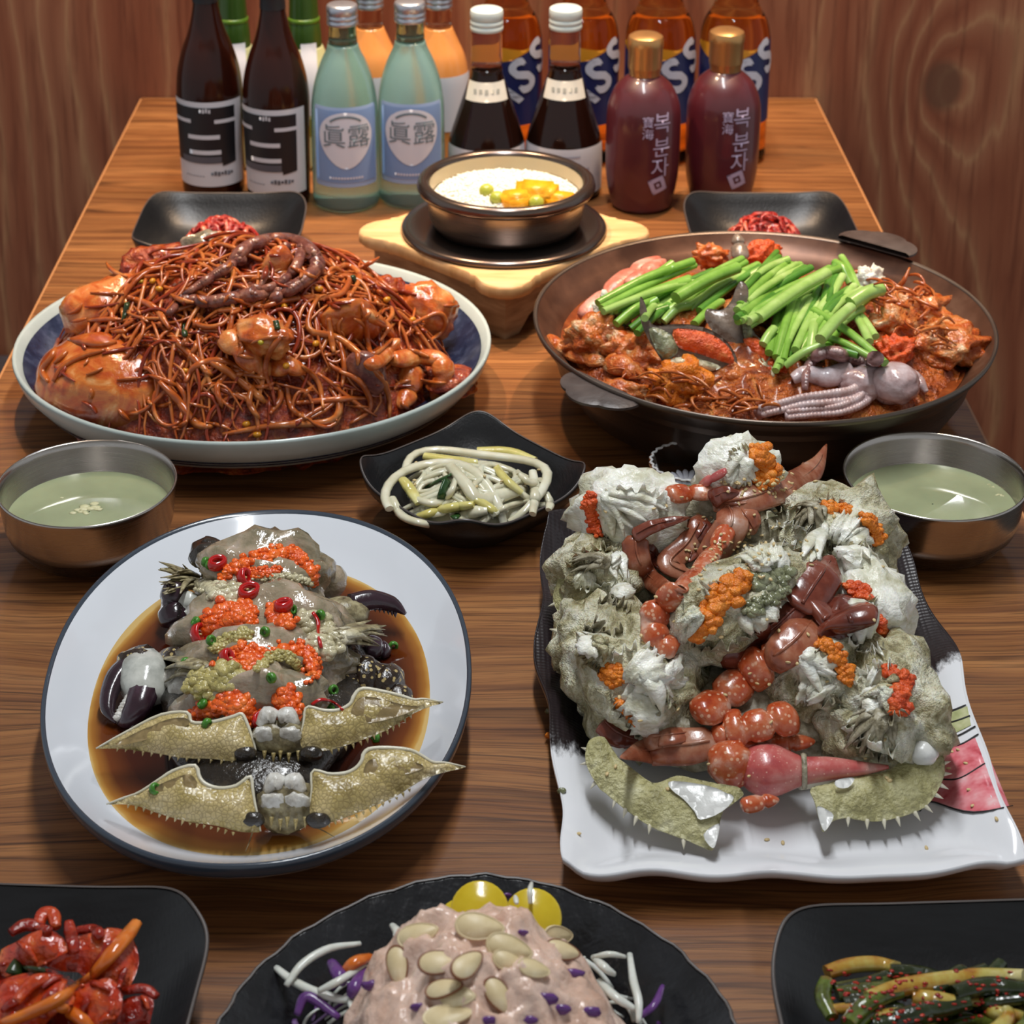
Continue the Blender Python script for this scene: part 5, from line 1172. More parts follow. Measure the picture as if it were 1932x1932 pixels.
blade('core', [(1195, 1012), (1235, 992), (1305, 974)], [0.0050, 0.0043, 0.0023], 'shelld', .007)
blade('core', [(1215, 1030), (1245, 1060), (1262, 1085)], [0.0050, 0.0050, 0.0027], 'shelld', .002)
blade('core', [(1325, 975), (1298, 1025), (1264, 1062), (1290, 1080), (1310, 1078)], [0.0069, 0.0069, 0.0084, 0.0056, 0.0030], 'shello', .005)
blade('core', [(1335, 985), (1310, 1030), (1300, 1060)], [0.0073, 0.0067, 0.0036], 'shelld', .003)
leg('mid', [(1278, 1228), (1246, 1212), (1226, 1178), (1246, 1142), (1284, 1112), (1318, 1078), (1352, 1035), (1378, 985), (1366, 958)], [.0078, .0090, .0092, .0082, .0066, .0066, .0070, .0085], 'shellr', lift=.006)
blade('mid', [(1330, 1062), (1352, 1032), (1380, 990), (1372, 958), (1352, 962)], [0.0076, 0.0095, 0.0106, 0.0078, 0.0042], 'shello', .009)
blade('core', [(1395, 960), (1412, 985), (1425, 1008)], [0.0095, 0.0090, 0.0048], 'shello', .004)
leg('top', [(1262, 935), (1300, 928), (1345, 930), (1400, 935)], [.0080, .0072, .006], 'shellr', lift=.004)
blade('top', [(1345, 955), (1400, 945), (1450, 930), (1500, 912), (1540, 880), (1560, 838)], [0.0062, 0.0095, 0.0101, 0.0095, 0.0069, 0.0037], 'shello', .008)
blade('top', [(1350, 958), (1420, 950), (1480, 930), (1508, 905), (1516, 872)], [0.0054, 0.0058, 0.0062, 0.0050, 0.0027], 'shello', .010)
blade('top', [(1340, 945), (1365, 932), (1395, 930)], [0.0065, 0.0050, 0.0027], 'shelld', .012)
leg('top', [(1370, 888), (1340, 905), (1318, 915)], [.0035, .0045], 'shellp', lift=.004)
blade('rightmid', [(1425, 1215), (1462, 1185), (1500, 1150), (1530, 1130)], [0.0081, 0.0081, 0.0073, 0.0039], 'shelld', .004)
blade('rightmid', [(1375, 1260), (1400, 1232), (1440, 1200), (1470, 1170)], [0.0078, 0.0078, 0.0067, 0.0036], 'shelld', .004)
blade('rightmid', [(1508, 1150), (1530, 1115), (1552, 1082), (1572, 1048)], [0.0101, 0.0123, 0.0118, 0.0063], 'shelld', .010)
blade('rightmid', [(1545, 1178), (1572, 1165), (1600, 1172), (1606, 1192)], [.012, .0185, .018, .012], 'shelld', .012, .3, tip=.55)
leg('lowleft', [(1318, 1352), (1362, 1318), (1404, 1278), (1448, 1245), (1475, 1225)], [.0110, .0115, .0135, .0105], 'shellr', lift=.008)
blade('lowleft', [(1448, 1250), (1495, 1215), (1535, 1170), (1558, 1145)], [0.0084, 0.0121, 0.0106, 0.0057], 'shello', .012)
leg('lowmid', [(1500, 1350), (1455, 1362), (1405, 1375), (1368, 1380), (1345, 1402)], [.0115, .0105, .0135, .0085], 'shellr', lift=.008)
blade('lowmid', [(1352, 1398), (1300, 1408), (1255, 1412), (1215, 1420), (1170, 1430)], [0.0084, 0.0103, 0.0095, 0.0073, 0.0039], 'shello', .008)
blade('lowleft', [(1138, 1362), (1165, 1385), (1205, 1400)], [0.0069, 0.0076, 0.0041], 'shelld', .003)
blade('lowleft', [(1215, 1395), (1270, 1388), (1322, 1382)], [0.0067, 0.0073, 0.0039], 'shello', .003)
leg('lowright2', [(1390, 1402), (1440, 1408), (1490, 1402), (1538, 1398)], [.0072, .0075, .006], 'shellr', lift=.004)
leg('under', [(1400, 1522), (1440, 1512), (1470, 1508)], [.0050, .0045], 'shellr', lift=.003)
# the pink claw
cl = thing('crab_claw', 'steamed pink claw with long pointed finger lying across the two front shells', 'crab claw', P(1450, 1470, .03), G)
def cj(x, y, l): return cast(str_, x, y, l, .035)
mb = MB().blob(cj(1378, 1442, .010), (.0125, .012, .0130), 4, .15, 2, 3); SC.append(mb); mb.build('elbow', M['shellr'], cl)
a, b = PY(1400, 1452, cj(1400, 1452, .012).y), PY(1520, 1455, cj(1400, 1452, .012).y - .003)
mb = MB().tube([a.lerp(b, k / 10) for k in range(11)], [.0085, .0120, .0140, .0150, .0152, .0148, .0138, .0122, .0105, .0090, .0070], 14, .85); SC.append(mb); mb.build('palm', M['shellp'], cl)
e = PY(1676, 1447, b.y + .002)
mb = MB().tube(spline([b.lerp(a, .1), b.lerp(e, .3) + Vector((0, 0, .001)), b.lerp(e, .7), e], 14), lerp_list([.0085, .0070, .0040, .0012], 14), 10, .8); mb.build('finger', M['shellp'], cl)
e2 = PY(1600, 1478, b.y + .004)
mb = MB().tube(spline([b.lerp(a, .1) - Vector((0, 0, .004)), b.lerp(e2, .5), e2], 10), lerp_list([.0075, .0055, .0012], 10), 10, .8); mb.build('fixed_finger', M['bone'], cl)
mb = MB(); ring(mb, b.lerp(a, .03), (a - b), .0085, .0016, 18, 6); mb.build('joint_ring', M['greygill'], cl)
# white shell spines
mb = MB().tube([P(1037, 1187, .050), P(1060, 1192, .050), P(1090, 1202, .049)], [.0004, .0028, .0052], 8, .6)
tag(mb.build('shell_spine', M['bone']), 'white pointed shell spine sticking out over the dark platter edge', 'crab shell')
mb = MB().tube([P(1083, 1188, .053), P(1120, 1175, .055), P(1155, 1158, .057)], [.0006, .0035, .0050], 8, .5)
tag(mb.build('shell_spine', M['redroe']), 'orange-edged shell spine under the shaggy crab piece', 'crab shell')
for (px, py, r, k_) in ((1157, 1412, .0075, 0), (1742, 1420, .0080, 1)):
    (MB().blob(cast(str_, px, py, .002, .03), (r, r * .9, r * .8), px, .1, 2, 3).build('shell_knob', M['porcelain2'], OS[k_]))
# sesame
str_ = tree(SC)
proto = MB().blob((0, 0, 0), (.00155, .0010, .0007), 2, .05, 1, 2).build('sesame_seed', M['sesame'], o=(0, 0, 0))
tag(proto, 'toasted sesame seed on the steamed crab', 'sesame seed', 'sesame seeds on the steamed crab'); first = True
spots = [(1440 + rnd.gauss(0, 45), 915 + rnd.gauss(0, 12)) for _ in range(50)] + [(1345 + rnd.gauss(0, 30), 1040 + rnd.gauss(0, 35)) for _ in range(30)] + [(1440 + rnd.gauss(0, 50), 1045 + rnd.gauss(0, 20)) for _ in range(32)] + [(rnd.uniform(1120, 1680), rnd.uniform(930, 1500)) for _ in range(50)]
flat_spots = [(1054, 1071), (1092, 1573), (1447, 1584), (1477, 1590), (1748, 1600), (1880, 1545), (1822, 1440), (1808, 1415), (1795, 1418), (1828, 1490), (1835, 1520), (1790, 1450)]
def place_seed(p, ax):
    global first
    o = proto if first else proto.copy()
    if not first: C.objects.link(o)
    first = False; o.location = p; o.rotation_euler = (rnd.uniform(-.4, .4) + ax, rnd.uniform(-.4, .4), rnd.uniform(0, 6))
for x, y in spots:
    d = ray(x, y).normalized(); h = str_.ray_cast(EYE, d)
    if h[0] is None: continue
    place_seed(h[0] - d * .0004, .5)
for x, y in flat_spots: place_seed(on_platter(x, y, .0008), 0)
for (px, py, m_) in ((1036, 1388, 'orange'), (1036, 1342, 'mush'), (1060, 1492, 'mush')):
    p = P(px, py, .004) if px < 1040 else on_platter(px, py, .001)
    tag(MB().blob(p, (.0026, .0018, .0018), px, .3, 2, 2).build('crab_crumb', M[m_]), 'tiny crumb of crab fallen ' + {1388: 'orange beside the platter edge', 1342: 'greenish beside the platter edge', 1492: 'on the white glaze of the platter'}[py], 'crumb')
# ================================================================== heaps: helpers
def heap_mesh(c, R, hf, n=64, m=26, skirt=None):
    """mound over a round patch, closed to below"""
    rows = []
    for i in range(m + 1):
        f = (i / m) ** .8; row = []
        for k in range(n):
            t = 2 * PI * k / n; rr = R(t) * max(f, .004); x = c[0] + rr * math.cos(t); y = c[1] + rr * math.sin(t)
            row.append(Vector((x, y, hf(x, y))))
        rows.append(row)
    if skirt is not None: rows.append([Vector((c[0] + (p.x - c[0]) * 1.03, c[1] + (p.y - c[1]) * 1.03, p.z * .5 + skirt * .5)) for p in rows[-1]]); rows.append([Vector((p.x, p.y, skirt)) for p in rows[-1]])
    return MB().grid(rows, True)
def wander(rnd, x, y, L, n, curl, hf, lift, arch=0.0, a=None):
    a = rnd.uniform(0, 2 * PI) if a is None else a; k = rnd.uniform(-curl, curl); pts = []; s = L / n; dk = rnd.uniform(-curl, curl) / n
    for i in range(n + 1):
        t = i / n; pts.append(Vector((x, y, hf(x, y) + lift + arch * math.sin(PI * t)))); a += k / n; k += dk * 2 + rnd.gauss(0, curl * .12); x += s * math.cos(a); y += s * math.sin(a)
    return pts
def suckers(mb, pts, rad, side, step=2, s0=1.0, n2=1):
    for i in range(1, len(pts) - 1, step):
        r = rad[i] * .42 * s0; t = (pts[i + 1] - pts[i - 1]).normalized(); b = side.cross(t).normalized()
        for q in ((-1, 1) if n2 == 2 else (0,)): mb.blob(pts[i] + side * rad[i] * .85 + b * (q * rad[i] * .5), (r, r, r), i, .1, 2, 1)
    return mb
# ================================================================== spicy seafood heap on the blue plate
M['spicy'] = food('spicy_sauce_heap', [(.3, '#5a1808'), (.45, '#8c2c0c'), (.58, '#ac4818'), (.72, '#c67434')], 90, .18, .8, 320, .004, warp=.8, coat=.4)
M['sprA'] = food('sprout_orange', [(.3, '#8f3a10'), (.55, '#b35a22'), (.75, '#c98548')], 60, .2, .2, 300, .001, coat=.3)
M['sprB'] = food('sprout_tan', [(.3, '#9a4214'), (.55, '#b8652a'), (.75, '#cd8a4c')], 60, .22, .2, 300, .001, coat=.3)
M['sprC'] = food('sprout_red', [(.3, '#6f1f0a'), (.55, '#8f3211'), (.75, '#a94e20')], 60, .2, .2, 300, .001, coat=.3)
M['shellspice'] = food('sauced_crab_shell', [(.28, '#8a2e0c'), (.45, '#b04c18'), (.6, '#c2702f'), (.74, '#d9a36a')], 38, .2, .35, 200, .002, warp=1.2, coat=.5, stretch=(1, 1, 1))
M['legspice'] = food('sauced_crab_leg', [(.28, '#95330f'), (.45, '#c05c22'), (.62, '#d48848'), (.78, '#e6c39a')], 60, .22, .4, 260, .002, warp=.6, coat=.4)
M['octo'] = food('sauced_octopus', [(.28, '#4a2420'), (.45, '#74423a'), (.62, '#97604c'), (.78, '#b5876a')], 70, .2, .4, 300, .002, coat=.4)
M['octos'] = food('octopus_sucker', [(.3, '#8d5a48'), (.7, '#b5876f')], 90, .25, 0)
M['bean'] = plain('bean_head', '#c8841a', .22); M['beang'] = plain('yellow_bean_head', '#b5a02a', .25)
M['scald'] = food('wilted_scallion', [(.3, '#1c2a14'), (.7, '#35481f')], 200, .25, 0)
cxp, cyp = -.1800, 1.398
def hf1(x, y):
    u = (x - cxp) / .158; v = (y - (cyp + .004)) / .142; r = math.sqrt(u * u + v * v)
    if r > 1: return .016 - .02 * (r - 1)
    b = .016 + .094 * (1 - r ** 2.3) ** .9
    b *= 1 + .10 * nz(x, y, 1.7, 24)
    return b
H1m = heap_mesh((cxp, cyp + .002), lambda t: .150, lambda x, y: hf1(x, y) - .004 + .005 * fbm(Vector((x * 70, y * 70, 3)), 4), 110, 50)
HP = tag(thing('seafood_heap', 'red spicy sauce heap of sprouts and seafood filling the blue plate', 'seafood', (cxp, cyp, .014)), 'red spicy sauce heap of sprouts and seafood filling the blue plate', 'seafood', kind='stuff')
H1m.build('sauce_base', M['spicy'], HP)['kind'] = 'stuff'
rnd = random.Random(21); SPL = [H1m]
mb = [MB(), MB(), MB()]
for k in range(640):
    a = rnd.uniform(0, 2 * PI); r = .142 * math.sqrt(rnd.random()); x, y = cxp + r * math.cos(a), cyp + r * math.sin(a) * .92
    L = rnd.uniform(.03, .075); q = wander(rnd, x, y, L, 10, 2.6, hf1, rnd.uniform(-.001, .005), rnd.uniform(0, .006))
    if any(((p.x - cxp) / .160) ** 2 + ((p.y - cyp) / .146) ** 2 > 1 for p in q): continue
    R = rnd.uniform(.0009, .0020); mb[k % 3].tube(spline(q[::2], 12), lerp_list([R * .6, R, R, R * .9, R * .4], 12), 6)
for m_, mt, nm in zip(mb, ('sprA', 'sprB', 'sprC'), ('orange', 'tan', 'dark red')):
    SPL.append(m_); o = m_.build('bean_sprout_tangle', M[mt], HP); o['kind'] = 'stuff'; o['label'] = 'tangle of thin ' + nm + ' sauced bean sprouts'
t1 = tree([H1m])
Gs = 'crab pieces in the spicy heap'
def sauced(px, py, z, r, rot, seed, name, label, mat, amp=.12, fr=1.6, cat='crab', fn=None, parent=None):
    m = MB().blob(P(px, py, z), r, seed, amp, fr, 4, 5, rot, fn); SPL.append(m); return tag(m.build(name, M[mat]), label, cat, Gs)
sauced(205, 722, .044, (.058, .040, .030), R3(-.25, .35), 3, 'crab_shell', 'smooth orange brown crab shell at the plate rim beside the soup bowl', 'shellspice', .10, 1.2)
sauced(215, 592, .066, (.040, .030, .030), R3(.4, .4), 4, 'crab_shell', 'orange crab shell with pale patches against the white far rim', 'legspice', .16, 1.6)
sauced(310, 505, .086, (.036, .024, .018), R3(.2), 5, 'crab_shell', 'dark red crab shell below the relish dish', 'spicy', .25, 2)
sauced(385, 470, .098, (.020, .014, .014), R3(.2), 6, 'crab_piece', 'grey and cream crab joint at the top of the spicy heap', 'flesh', .3, 2)
sauced(800, 590, .052, (.026, .020, .024), R3(-.3), 7, 'crab_piece', 'crab piece with white meat beside the navy painted band', 'legspice', .2, 2)
sauced(725, 565, .062, (.018, .016, .020), R3(0), 8, 'crab_shell', 'rusty crab shell piece near the wooden stand side of the heap', 'spicy', .25, 2)
sauced(655, 620, .078, (.024, .012, .028), R3(.3, .3), 9, 'crab_shell', 'glossy upright amber crab shell in the middle of the heap', 'shellspice', .12, 1.5)
sauced(690, 705, .058, (.016, .010, .020), R3(-.4, .3), 10, 'crab_shell', 'flat brown leaf shaped crab flipper in the heap', 'octo', .06, 1)
sauced(495, 635, .092, (.022, .014, .015), R3(-.4), 11, 'crab_piece', 'bright orange crab knuckle in the centre of the heap', 'legspice', .25, 2)
sauced(850, 720, .032, (.020, .020, .010), R3(.5), 12, 'crab_shell', 'plain red brown shell scrap at the bare white plate bottom', 'spicy', .2, 1.5)
t1 = tree(SPL)
def sleg(pts, rad, label, mat='legspice', lift=.004, flat=.7, nm='cooked_crab_limb'):
    q = [cast(t1, x, y, lift, .05) for x, y in pts]; ys = [p.y for p in q]
    q = [PY(x, y, min(p.y, sum(ys) / len(ys) + .012)) for (x, y), p in zip(pts, q)]
    m = crab_leg(MB(), q, rad, flat, 12, 10); SPL.append(m); return tag(m.build(nm, M[mat]), label, 'crab leg', 'crab legs in the spicy heap')
sleg([(425, 630), (450, 660), (490, 690), (520, 705)], [.0095, .0095, .008], 'bent orange crab leg hanging from the bright knuckle')
sleg([(515, 690), (545, 690), (578, 700)], [.0095, .009], 'short blunt crab leg stub with a cut end in the heap')
sleg([(740, 680), (790, 672), (835, 678), (838, 712), (815, 755)], [.0085, .0085, .0085, .0075], 'long bent crab leg curving down to the plate rim')
sleg([(700, 690), (730, 660), (755, 640)], [.0085, .008], 'amber crab leg crossing the flat flipper')
sleg([(775, 690), (770, 740), (755, 770)], [.010, .009], 'pale cracked crab leg end over the sauce', 'legspice')
sleg([(690, 590), (720, 610), (745, 640)], [.007, .007], 'thin crab leg beside the upright amber shell')
# octopus draped over the top
oc = thing('octopus', 'whole brown sauced octopus draped over the top of the spicy heap', 'octopus', P(500, 520, .10))
def arm(pts, r0, r1, lift=.006, par=oc, tr_=None, mat='octo', ms='octos', sk=True, n=60, n2=1, zf=.08, s0=1.0):
    q = cpath(tr_ or t1, pts, n, lift, zf, 3); rad = lerp_list([r0, r0 * .95, r0 * .75, r1], n)
    m = MB().tube(q, rad, 10, .9); (SPL if par is oc else ST2).append(m); o = m.build('arm', M[mat], par)
    if sk: suckers(MB(), q, rad, Vector((.1, -.75, .65)), 2, s0 * (.75 if par is oc else 1), n2).build('suckers', M[ms], par)['kind'] = 'stuff'
    return q
arm([(440, 500), (460, 470), (510, 452), (560, 455), (590, 475), (600, 500), (570, 530), (520, 552), (470, 558)], .0062, .004)
arm([(570, 465), (560, 500), (535, 530), (500, 545), (475, 540), (470, 530)], .0045, .002)
arm([(480, 555), (430, 565), (390, 570), (350, 565), (320, 590)], .0062, .003)
arm([(455, 490), (420, 510), (380, 535), (340, 560)], .005, .002)
arm([(590, 480), (598, 505), (560, 540), (520, 562)], .0068, .005, .010)
arm([(540, 465), (510, 485), (500, 520), (490, 545)], .0040, .002, .008)
m = MB().blob(cast(t1, 523, 497, .006), (.0105, .007, .0150), 3, .10, 1.5, 3, rot=R3(.3, 0, .5)); SPL.append(m); m.build('mantle', M['legspice'], oc)
t1 = tree(SPL)
# individual sprouts on top
for k, (pts, R) in enumerate([([(470, 590), (530, 568), (590, 560), (640, 560), (660, 530), (655, 520)], .0024), ([(600, 560), (580, 600), (585, 630), (630, 630), (670, 660), (720, 710), (735, 750), (735, 790)], .0026), ([(560, 570), (540, 620), (510, 660), (500, 700), (512, 735)], .0022), ([(640, 640), (650, 690), (645, 730)], .0020), ([(620, 600), (625, 640), (630, 665)], .0024), ([(300, 610), (330, 640), (370, 680), (400, 710)], .0026), ([(290, 640), (340, 660), (380, 690)], .0022), ([(390, 680), (430, 700), (480, 740), (500, 760)], .0030), ([(350, 720), (370, 690), (420, 680), (460, 700)], .0026), ([(300, 720), (340, 760), (370, 800), (400, 805)], .0030), ([(420, 820), (500, 805), (560, 800), (630, 795), (640, 760), (620, 730)], .0026), ([(560, 760), (620, 755), (700, 750)], .0022), ([(740, 640), (700, 670), (690, 600), (680, 560)], .0020), ([(780, 610), (830, 590), (840, 620), (800, 650)], .0020), ([(620, 520), (650, 500), (680, 520), (660, 560)], .0024), ([(700, 510), (730, 540), (750, 550)], .0020), ([(110, 640), (100, 670), (80, 700), (90, 720)], .0024), ([(130, 640), (180, 650), (220, 645)], .0026), ([(100, 720), (120, 690), (160, 670), (200, 660)], .0022), ([(240, 590), (270, 600), (320, 600)], .0012), ([(240, 560), (290, 580), (320, 620)], .0026), ([(330, 720), (350, 750), (340, 790)], .0022), ([(480, 720), (470, 760), (490, 790)], .0022), ([(540, 720), (550, 770), (580, 790)], .0020), ([(640, 700), (680, 720), (700, 770), (660, 800)], .0022), ([(380, 600), (350, 640), (340, 670)], .0018), ([(375, 590), (365, 620), (350, 650)], .0018), ([(520, 720), (530, 750), (510, 780)], .0022), ([(570, 690), (600, 720), (610, 770)], .0020), ([(440, 690), (410, 730), (420, 770)], .0022)] ):
    q = cpath(t1, pts, 18, .002, .05, 2); o = MB().tube(q, lerp_list([R * .6, R, R * 1.05, R, R * .5], 18), 8).build('bean_sprout', M[('sprA', 'sprB', 'sprA')[k % 3]])
    tag(o, 'long sauce-coated bean sprout stem on the spicy seafood heap', 'bean sprout', 'single bean sprouts on the spicy heap')
for k in range(120):
    px, py = rnd.uniform(80, 860), rnd.uniform(490, 815)
    d = ray(px, py).normalized(); h = t1.ray_cast(EYE, d)
    if h[0] is None or ((h[0].x - cxp) / .155) ** 2 + ((h[0].y - cyp) / .145) ** 2 > 1: continue
    a = rnd.uniform(0, 2 * PI); L = rnd.uniform(25, 75); b = rnd.uniform(-1.2, 1.2); pts = []
    x, y = px, py
    for i in range(5): pts.append((x, y)); x += L / 4 * math.cos(a); y += L / 4 * math.sin(a) * .5; a += b / 4
    q = cpath(t1, pts, 12, .0016, h[0].z, 3)
    if max((q[i + 1] - q[i]).length for i in range(11)) > .02: continue
    R = rnd.uniform(.0012, .0021); o = MB().tube(q, lerp_list([R * .5, R, R, R * .4], 12), 6).build('bean_sprout', M[('sprA', 'sprB', 'sprC', 'sprB')[k % 4]])
    tag(o, 'long sauce-coated bean sprout stem on the spicy seafood heap', 'bean sprout', 'single bean sprouts on the spicy heap')
for px, py, g in ((268, 533, 1), (288, 530, 0), (300, 545, 0), (602, 545, 0), (536, 578, 0), (492, 645, 1), (596, 648, 0), (568, 655, 0), (778, 603, 0), (540, 690, 0), (430, 700, 0), (465, 800, 0), (730, 565, 0), (485, 820, 0), (350, 700, 0)):
    p = cast(t1, px, py, .001, .05); o = MB().blob(p, (.0032, .0024, .0022), px, .1, 1.5, 2, rot=R3(rnd.uniform(0, 3))).build('soy_bean', M['beang' if g else 'bean'])
    tag(o, ('greenish' if g else 'amber') + ' soy bean from a sprout on the spicy seafood heap', 'bean', 'bean heads on the spicy heap')
for pts in ([(240, 572), (236, 590), (230, 608)], [(345, 612), (350, 635)], [(520, 605), (524, 620)], [(665, 520), (672, 535)]):
    q = cpath(t1, pts + ([((pts[0][0] + pts[1][0]) / 2, (pts[0][1] + pts[1][1]) / 2)] if False else []), 6, .0025, .07, 0)
    tag(MB().tube(q, .0022, 7, .6).build('scallion_piece', M['scald']), 'dark green wilted scallion piece on the spicy heap', 'scallion', 'scallion pieces on the spicy heap')

# ================================================================== crab stew in the pan
M['broth'] = food('brown_red_broth', [(.3, '#5a2a14'), (.55, '#7d3d1c'), (.75, '#98562c')], 60, .1, .4, 300, .001)
M['stewbase'] = food('stew_base', [(.28, '#5e2008'), (.42, '#94400f'), (.55, '#b55c1e'), (.66, '#c7813f'), (.78, '#d9b183')], 70, .25, .9, 260, .006, warp=.8, coat=.2)
M['chunk'] = food('stew_crab_chunk', [(.28, '#8a3410'), (.42, '#b8551a'), (.55, '#c97a3c'), (.65, '#cfae84'), (.78, '#d9d0b8')], 55, .25, .7, 240, .004, warp=.8, coat=.2)
M['greyshell'] = food('grey_brown_shell', [(.28, '#54453a'), (.5, '#7d6c5e'), (.72, '#a2968a')], 45, .25, .3, 240, .002, coat=.3)
M['pinkleg'] = food('pink_crab_leg', [(.28, '#b04a34'), (.5, '#cf7d68'), (.72, '#e2b3a3')], 50, .3, .3, 240, .002)
M['gA'] = food('green_stalk', [(.3, '#66962f'), (.55, '#84b24a'), (.75, '#a6c870')], 40, .28, .15, 200, .001, stretch=(1, 1, 1)); M['gB'] = food('light_green_stalk', [(.3, '#86b04c'), (.55, '#a4c66c'), (.75, '#c0d890')], 40, .28, .15, 200, .001); M['gC'] = food('deep_green_stalk', [(.3, '#3d7020'), (.55, '#558c30'), (.75, '#6ea244')], 40, .3, .15, 200, .001)
M['octw'] = food('pale_octopus', [(.28, '#8f6a68'), (.45, '#b09290'), (.62, '#cbbabc'), (.78, '#d9d2d8')], 50, .2, .3, 240, .002, coat=.4); M['octwp'] = food('mauve_octopus', [(.3, '#6b4644'), (.55, '#8d6663'), (.75, '#a88682')], 70, .22, .3, 260, .002, coat=.3)
M['octws'] = food('pale_suckers', [(.3, '#b08c86'), (.55, '#c9b2b0'), (.75, '#d6cad0')], 90, .2, 0)
BZ = .050
bro = MB(); rows = [[(PNC[0] + r * math.cos(2 * PI * k / 80), PNC[1] + r * math.sin(2 * PI * k / 80), BZ + (0 if r < .14 else .0005)) for k in range(80)] for r in (.0005, .05, .10, .135, .1515)]
bro.grid(rows, True); tag(bro.build('stew_broth', M['broth'], o=(PNC[0], PNC[1], BZ)), 'brown red broth filling the wide metal pan', 'broth')
def hf2(x, y):
    u = (x - PNC[0]) / .148; v = (y - (PNC[1] - .004)) / .140; r = math.sqrt(u * u + v * v)
    if r > 1: return BZ - .01 * (r - 1) * 10
    b = BZ - .004 + .040 * (1 - r ** 2.0) ** .8
    return b + .007 * (1 - r ** 4) * nz(x, y, 5.2, 30)
H2m = heap_mesh((PNC[0], PNC[1] - .004), lambda t: .147, lambda x, y: hf2(x, y) + .006 * fbm(Vector((x * 60, y * 60, 8)), 4), 120, 50)
HP2 = tag(thing('stew_heap', 'x', 'stew', (PNC[0], PNC[1], BZ)), 'chunky orange brown stew mass heaped in the metal pan', 'stew', kind='stuff'); H2m.build('stew_base', M['stewbase'], HP2)['kind'] = 'stuff'; ST2 = [H2m, bro]
Gt = 'crab chunks in the stew'
def schunk(px, py, z, r, rot, seed, label, mat='chunk', amp=.3, fr=2, nm='crab_chunk'):
    m = crumb(P(px, py, z), r, seed, amp * 1.5, fr * 1.2, 4, rot); ST2.append(m); return tag(m.build(nm, M[mat]), label, 'crab', Gt)
for i, (px, py, z, r, lab) in enumerate([(1120, 640, .066, (.022, .018, .018), 'orange crab chunk by the bare pan wall'), (1150, 600, .074, (.014, .012, .016), 'white crab joint under the stalk ends'), (1185, 660, .066, (.020, .014, .014), 'crab chunk tucked beside the upright grey shell'), (1215, 690, .060, (.022, .012, .012), 'crab claw knuckle near the lobed handle'), (1285, 725, .062, (.022, .016, .018), 'golden yellow crab roe lump at the near pan side'), (1380, 725, .060, (.022, .012, .013), 'pale orange crab knuckle at the near pan side'), (1440, 710, .063, (.014, .010, .012), 'cream crab meat flake beside the octopus'), (1470, 700, .066, (.012, .010, .012), 'bright orange roe lump beside the octopus arms'), (1680, 620, .074, (.022, .018, .018), 'white and orange crab chunk beside the parsley stalks'), (1730, 590, .070, (.024, .020, .016), 'rusty crab chunk with dark hole'), (1780, 650, .062, (.030, .028, .016), 'large crumbly orange crab chunk against the far pan wall'), (1640, 540, .078, (.014, .010, .016), 'white crab flake behind the parsley'), (1430, 483, .070, (.020, .010, .012), 'red orange crab piece at the back of the pan'), (1340, 485, .066, (.014, .010, .010), 'dark red crab piece at the back of the pan'), (1180, 740, .056, (.022, .010, .008), 'orange shell scrap beside the lobed handle'), (1690, 665, .070, (.014, .012, .012), 'deep orange roe lump above the octopus head')]):
    schunk(px, py, z, r, R3(rnd.uniform(-.6, .6)), 60 + i, lab, {4: 'orange', 7: 'redroe', 15: 'redroe', 12: 'redroe', 1: 'whitemeat', 11: 'whitemeat', 6: 'cream_paste'}.get(i, 'chunk'))
t2 = tree(ST2)
def shl(out, a, n, label, mat, bulge, fill=None, seed=0):
    T = thing('crab_carapace', label, 'crab shell', (a.x, a.y, a.z - .03), 'upright carapaces in the stew')
    m = sheet(out, a, n, .0025, bulge, .004, .0006, .012, None, seed=seed); ST2.append(m); m.build('shell', M[mat], T)
    for o, mt, off, nm in (fill or []):
        sheet(o, a + Vector(n).normalized() * off, n, .004, .004, .003, .0008, .005, None, seed=seed + 3).build(nm, M[mt], T)
nS = (-.1, -.85, .52)
shl([(1208, 560), (1218, 575), (1225, 605), (1240, 615), (1265, 612), (1300, 612), (1340, 622), (1372, 645), (1390, 675), (1388, 700), (1360, 705), (1310, 700), (1260, 690), (1235, 660), (1218, 630), (1208, 600)], P(1290, 660, .082), nS, 'open crab shell filled with orange roe standing in front of the parsley', 'greyshell', -.004,
    [([(1224, 620), (1250, 622), (1275, 640), (1278, 665), (1255, 678), (1238, 660)], 'mush', .003, 'dark_butter'), ([(1270, 622), (1310, 622), (1345, 632), (1375, 655), (1385, 685), (1360, 682), (1320, 668), (1280, 655)], 'redroe', .004, 'roe'), ([(1255, 685), (1290, 672), (1330, 680), (1360, 692), (1340, 700), (1290, 698)], 'cream_paste', .004, 'shell_meat')], 4)
shl([(1398, 530), (1410, 540), (1412, 560), (1405, 580), (1415, 600), (1425, 630), (1450, 650), (1465, 665), (1460, 690), (1430, 698), (1395, 690), (1372, 655), (1345, 625), (1330, 600), (1335, 582), (1360, 585), (1378, 570), (1388, 545)], P(1400, 630, .086), nS, 'split grey crab shell with a tall spike among the parsley stalks', 'greyshell', .005,
    [([(1402, 640), (1430, 640), (1455, 660), (1455, 685), (1425, 685)], 'redroe', .006, 'roe'), ([(1400, 600), (1412, 605), (1420, 630), (1405, 640)], 'mush', .006, 'dark_butter')], 6)
def tleg(pts, rad, label, mat, zs, flat=.7):
    q = [P(x, y, z) for (x, y), z in zip(pts, zs)]; m = crab_leg(MB(), q, rad, flat, 10, 10); ST2.append(m); tag(m.build('cooked_crab_limb', M[mat]), label, 'crab leg', 'crab legs in the stew')
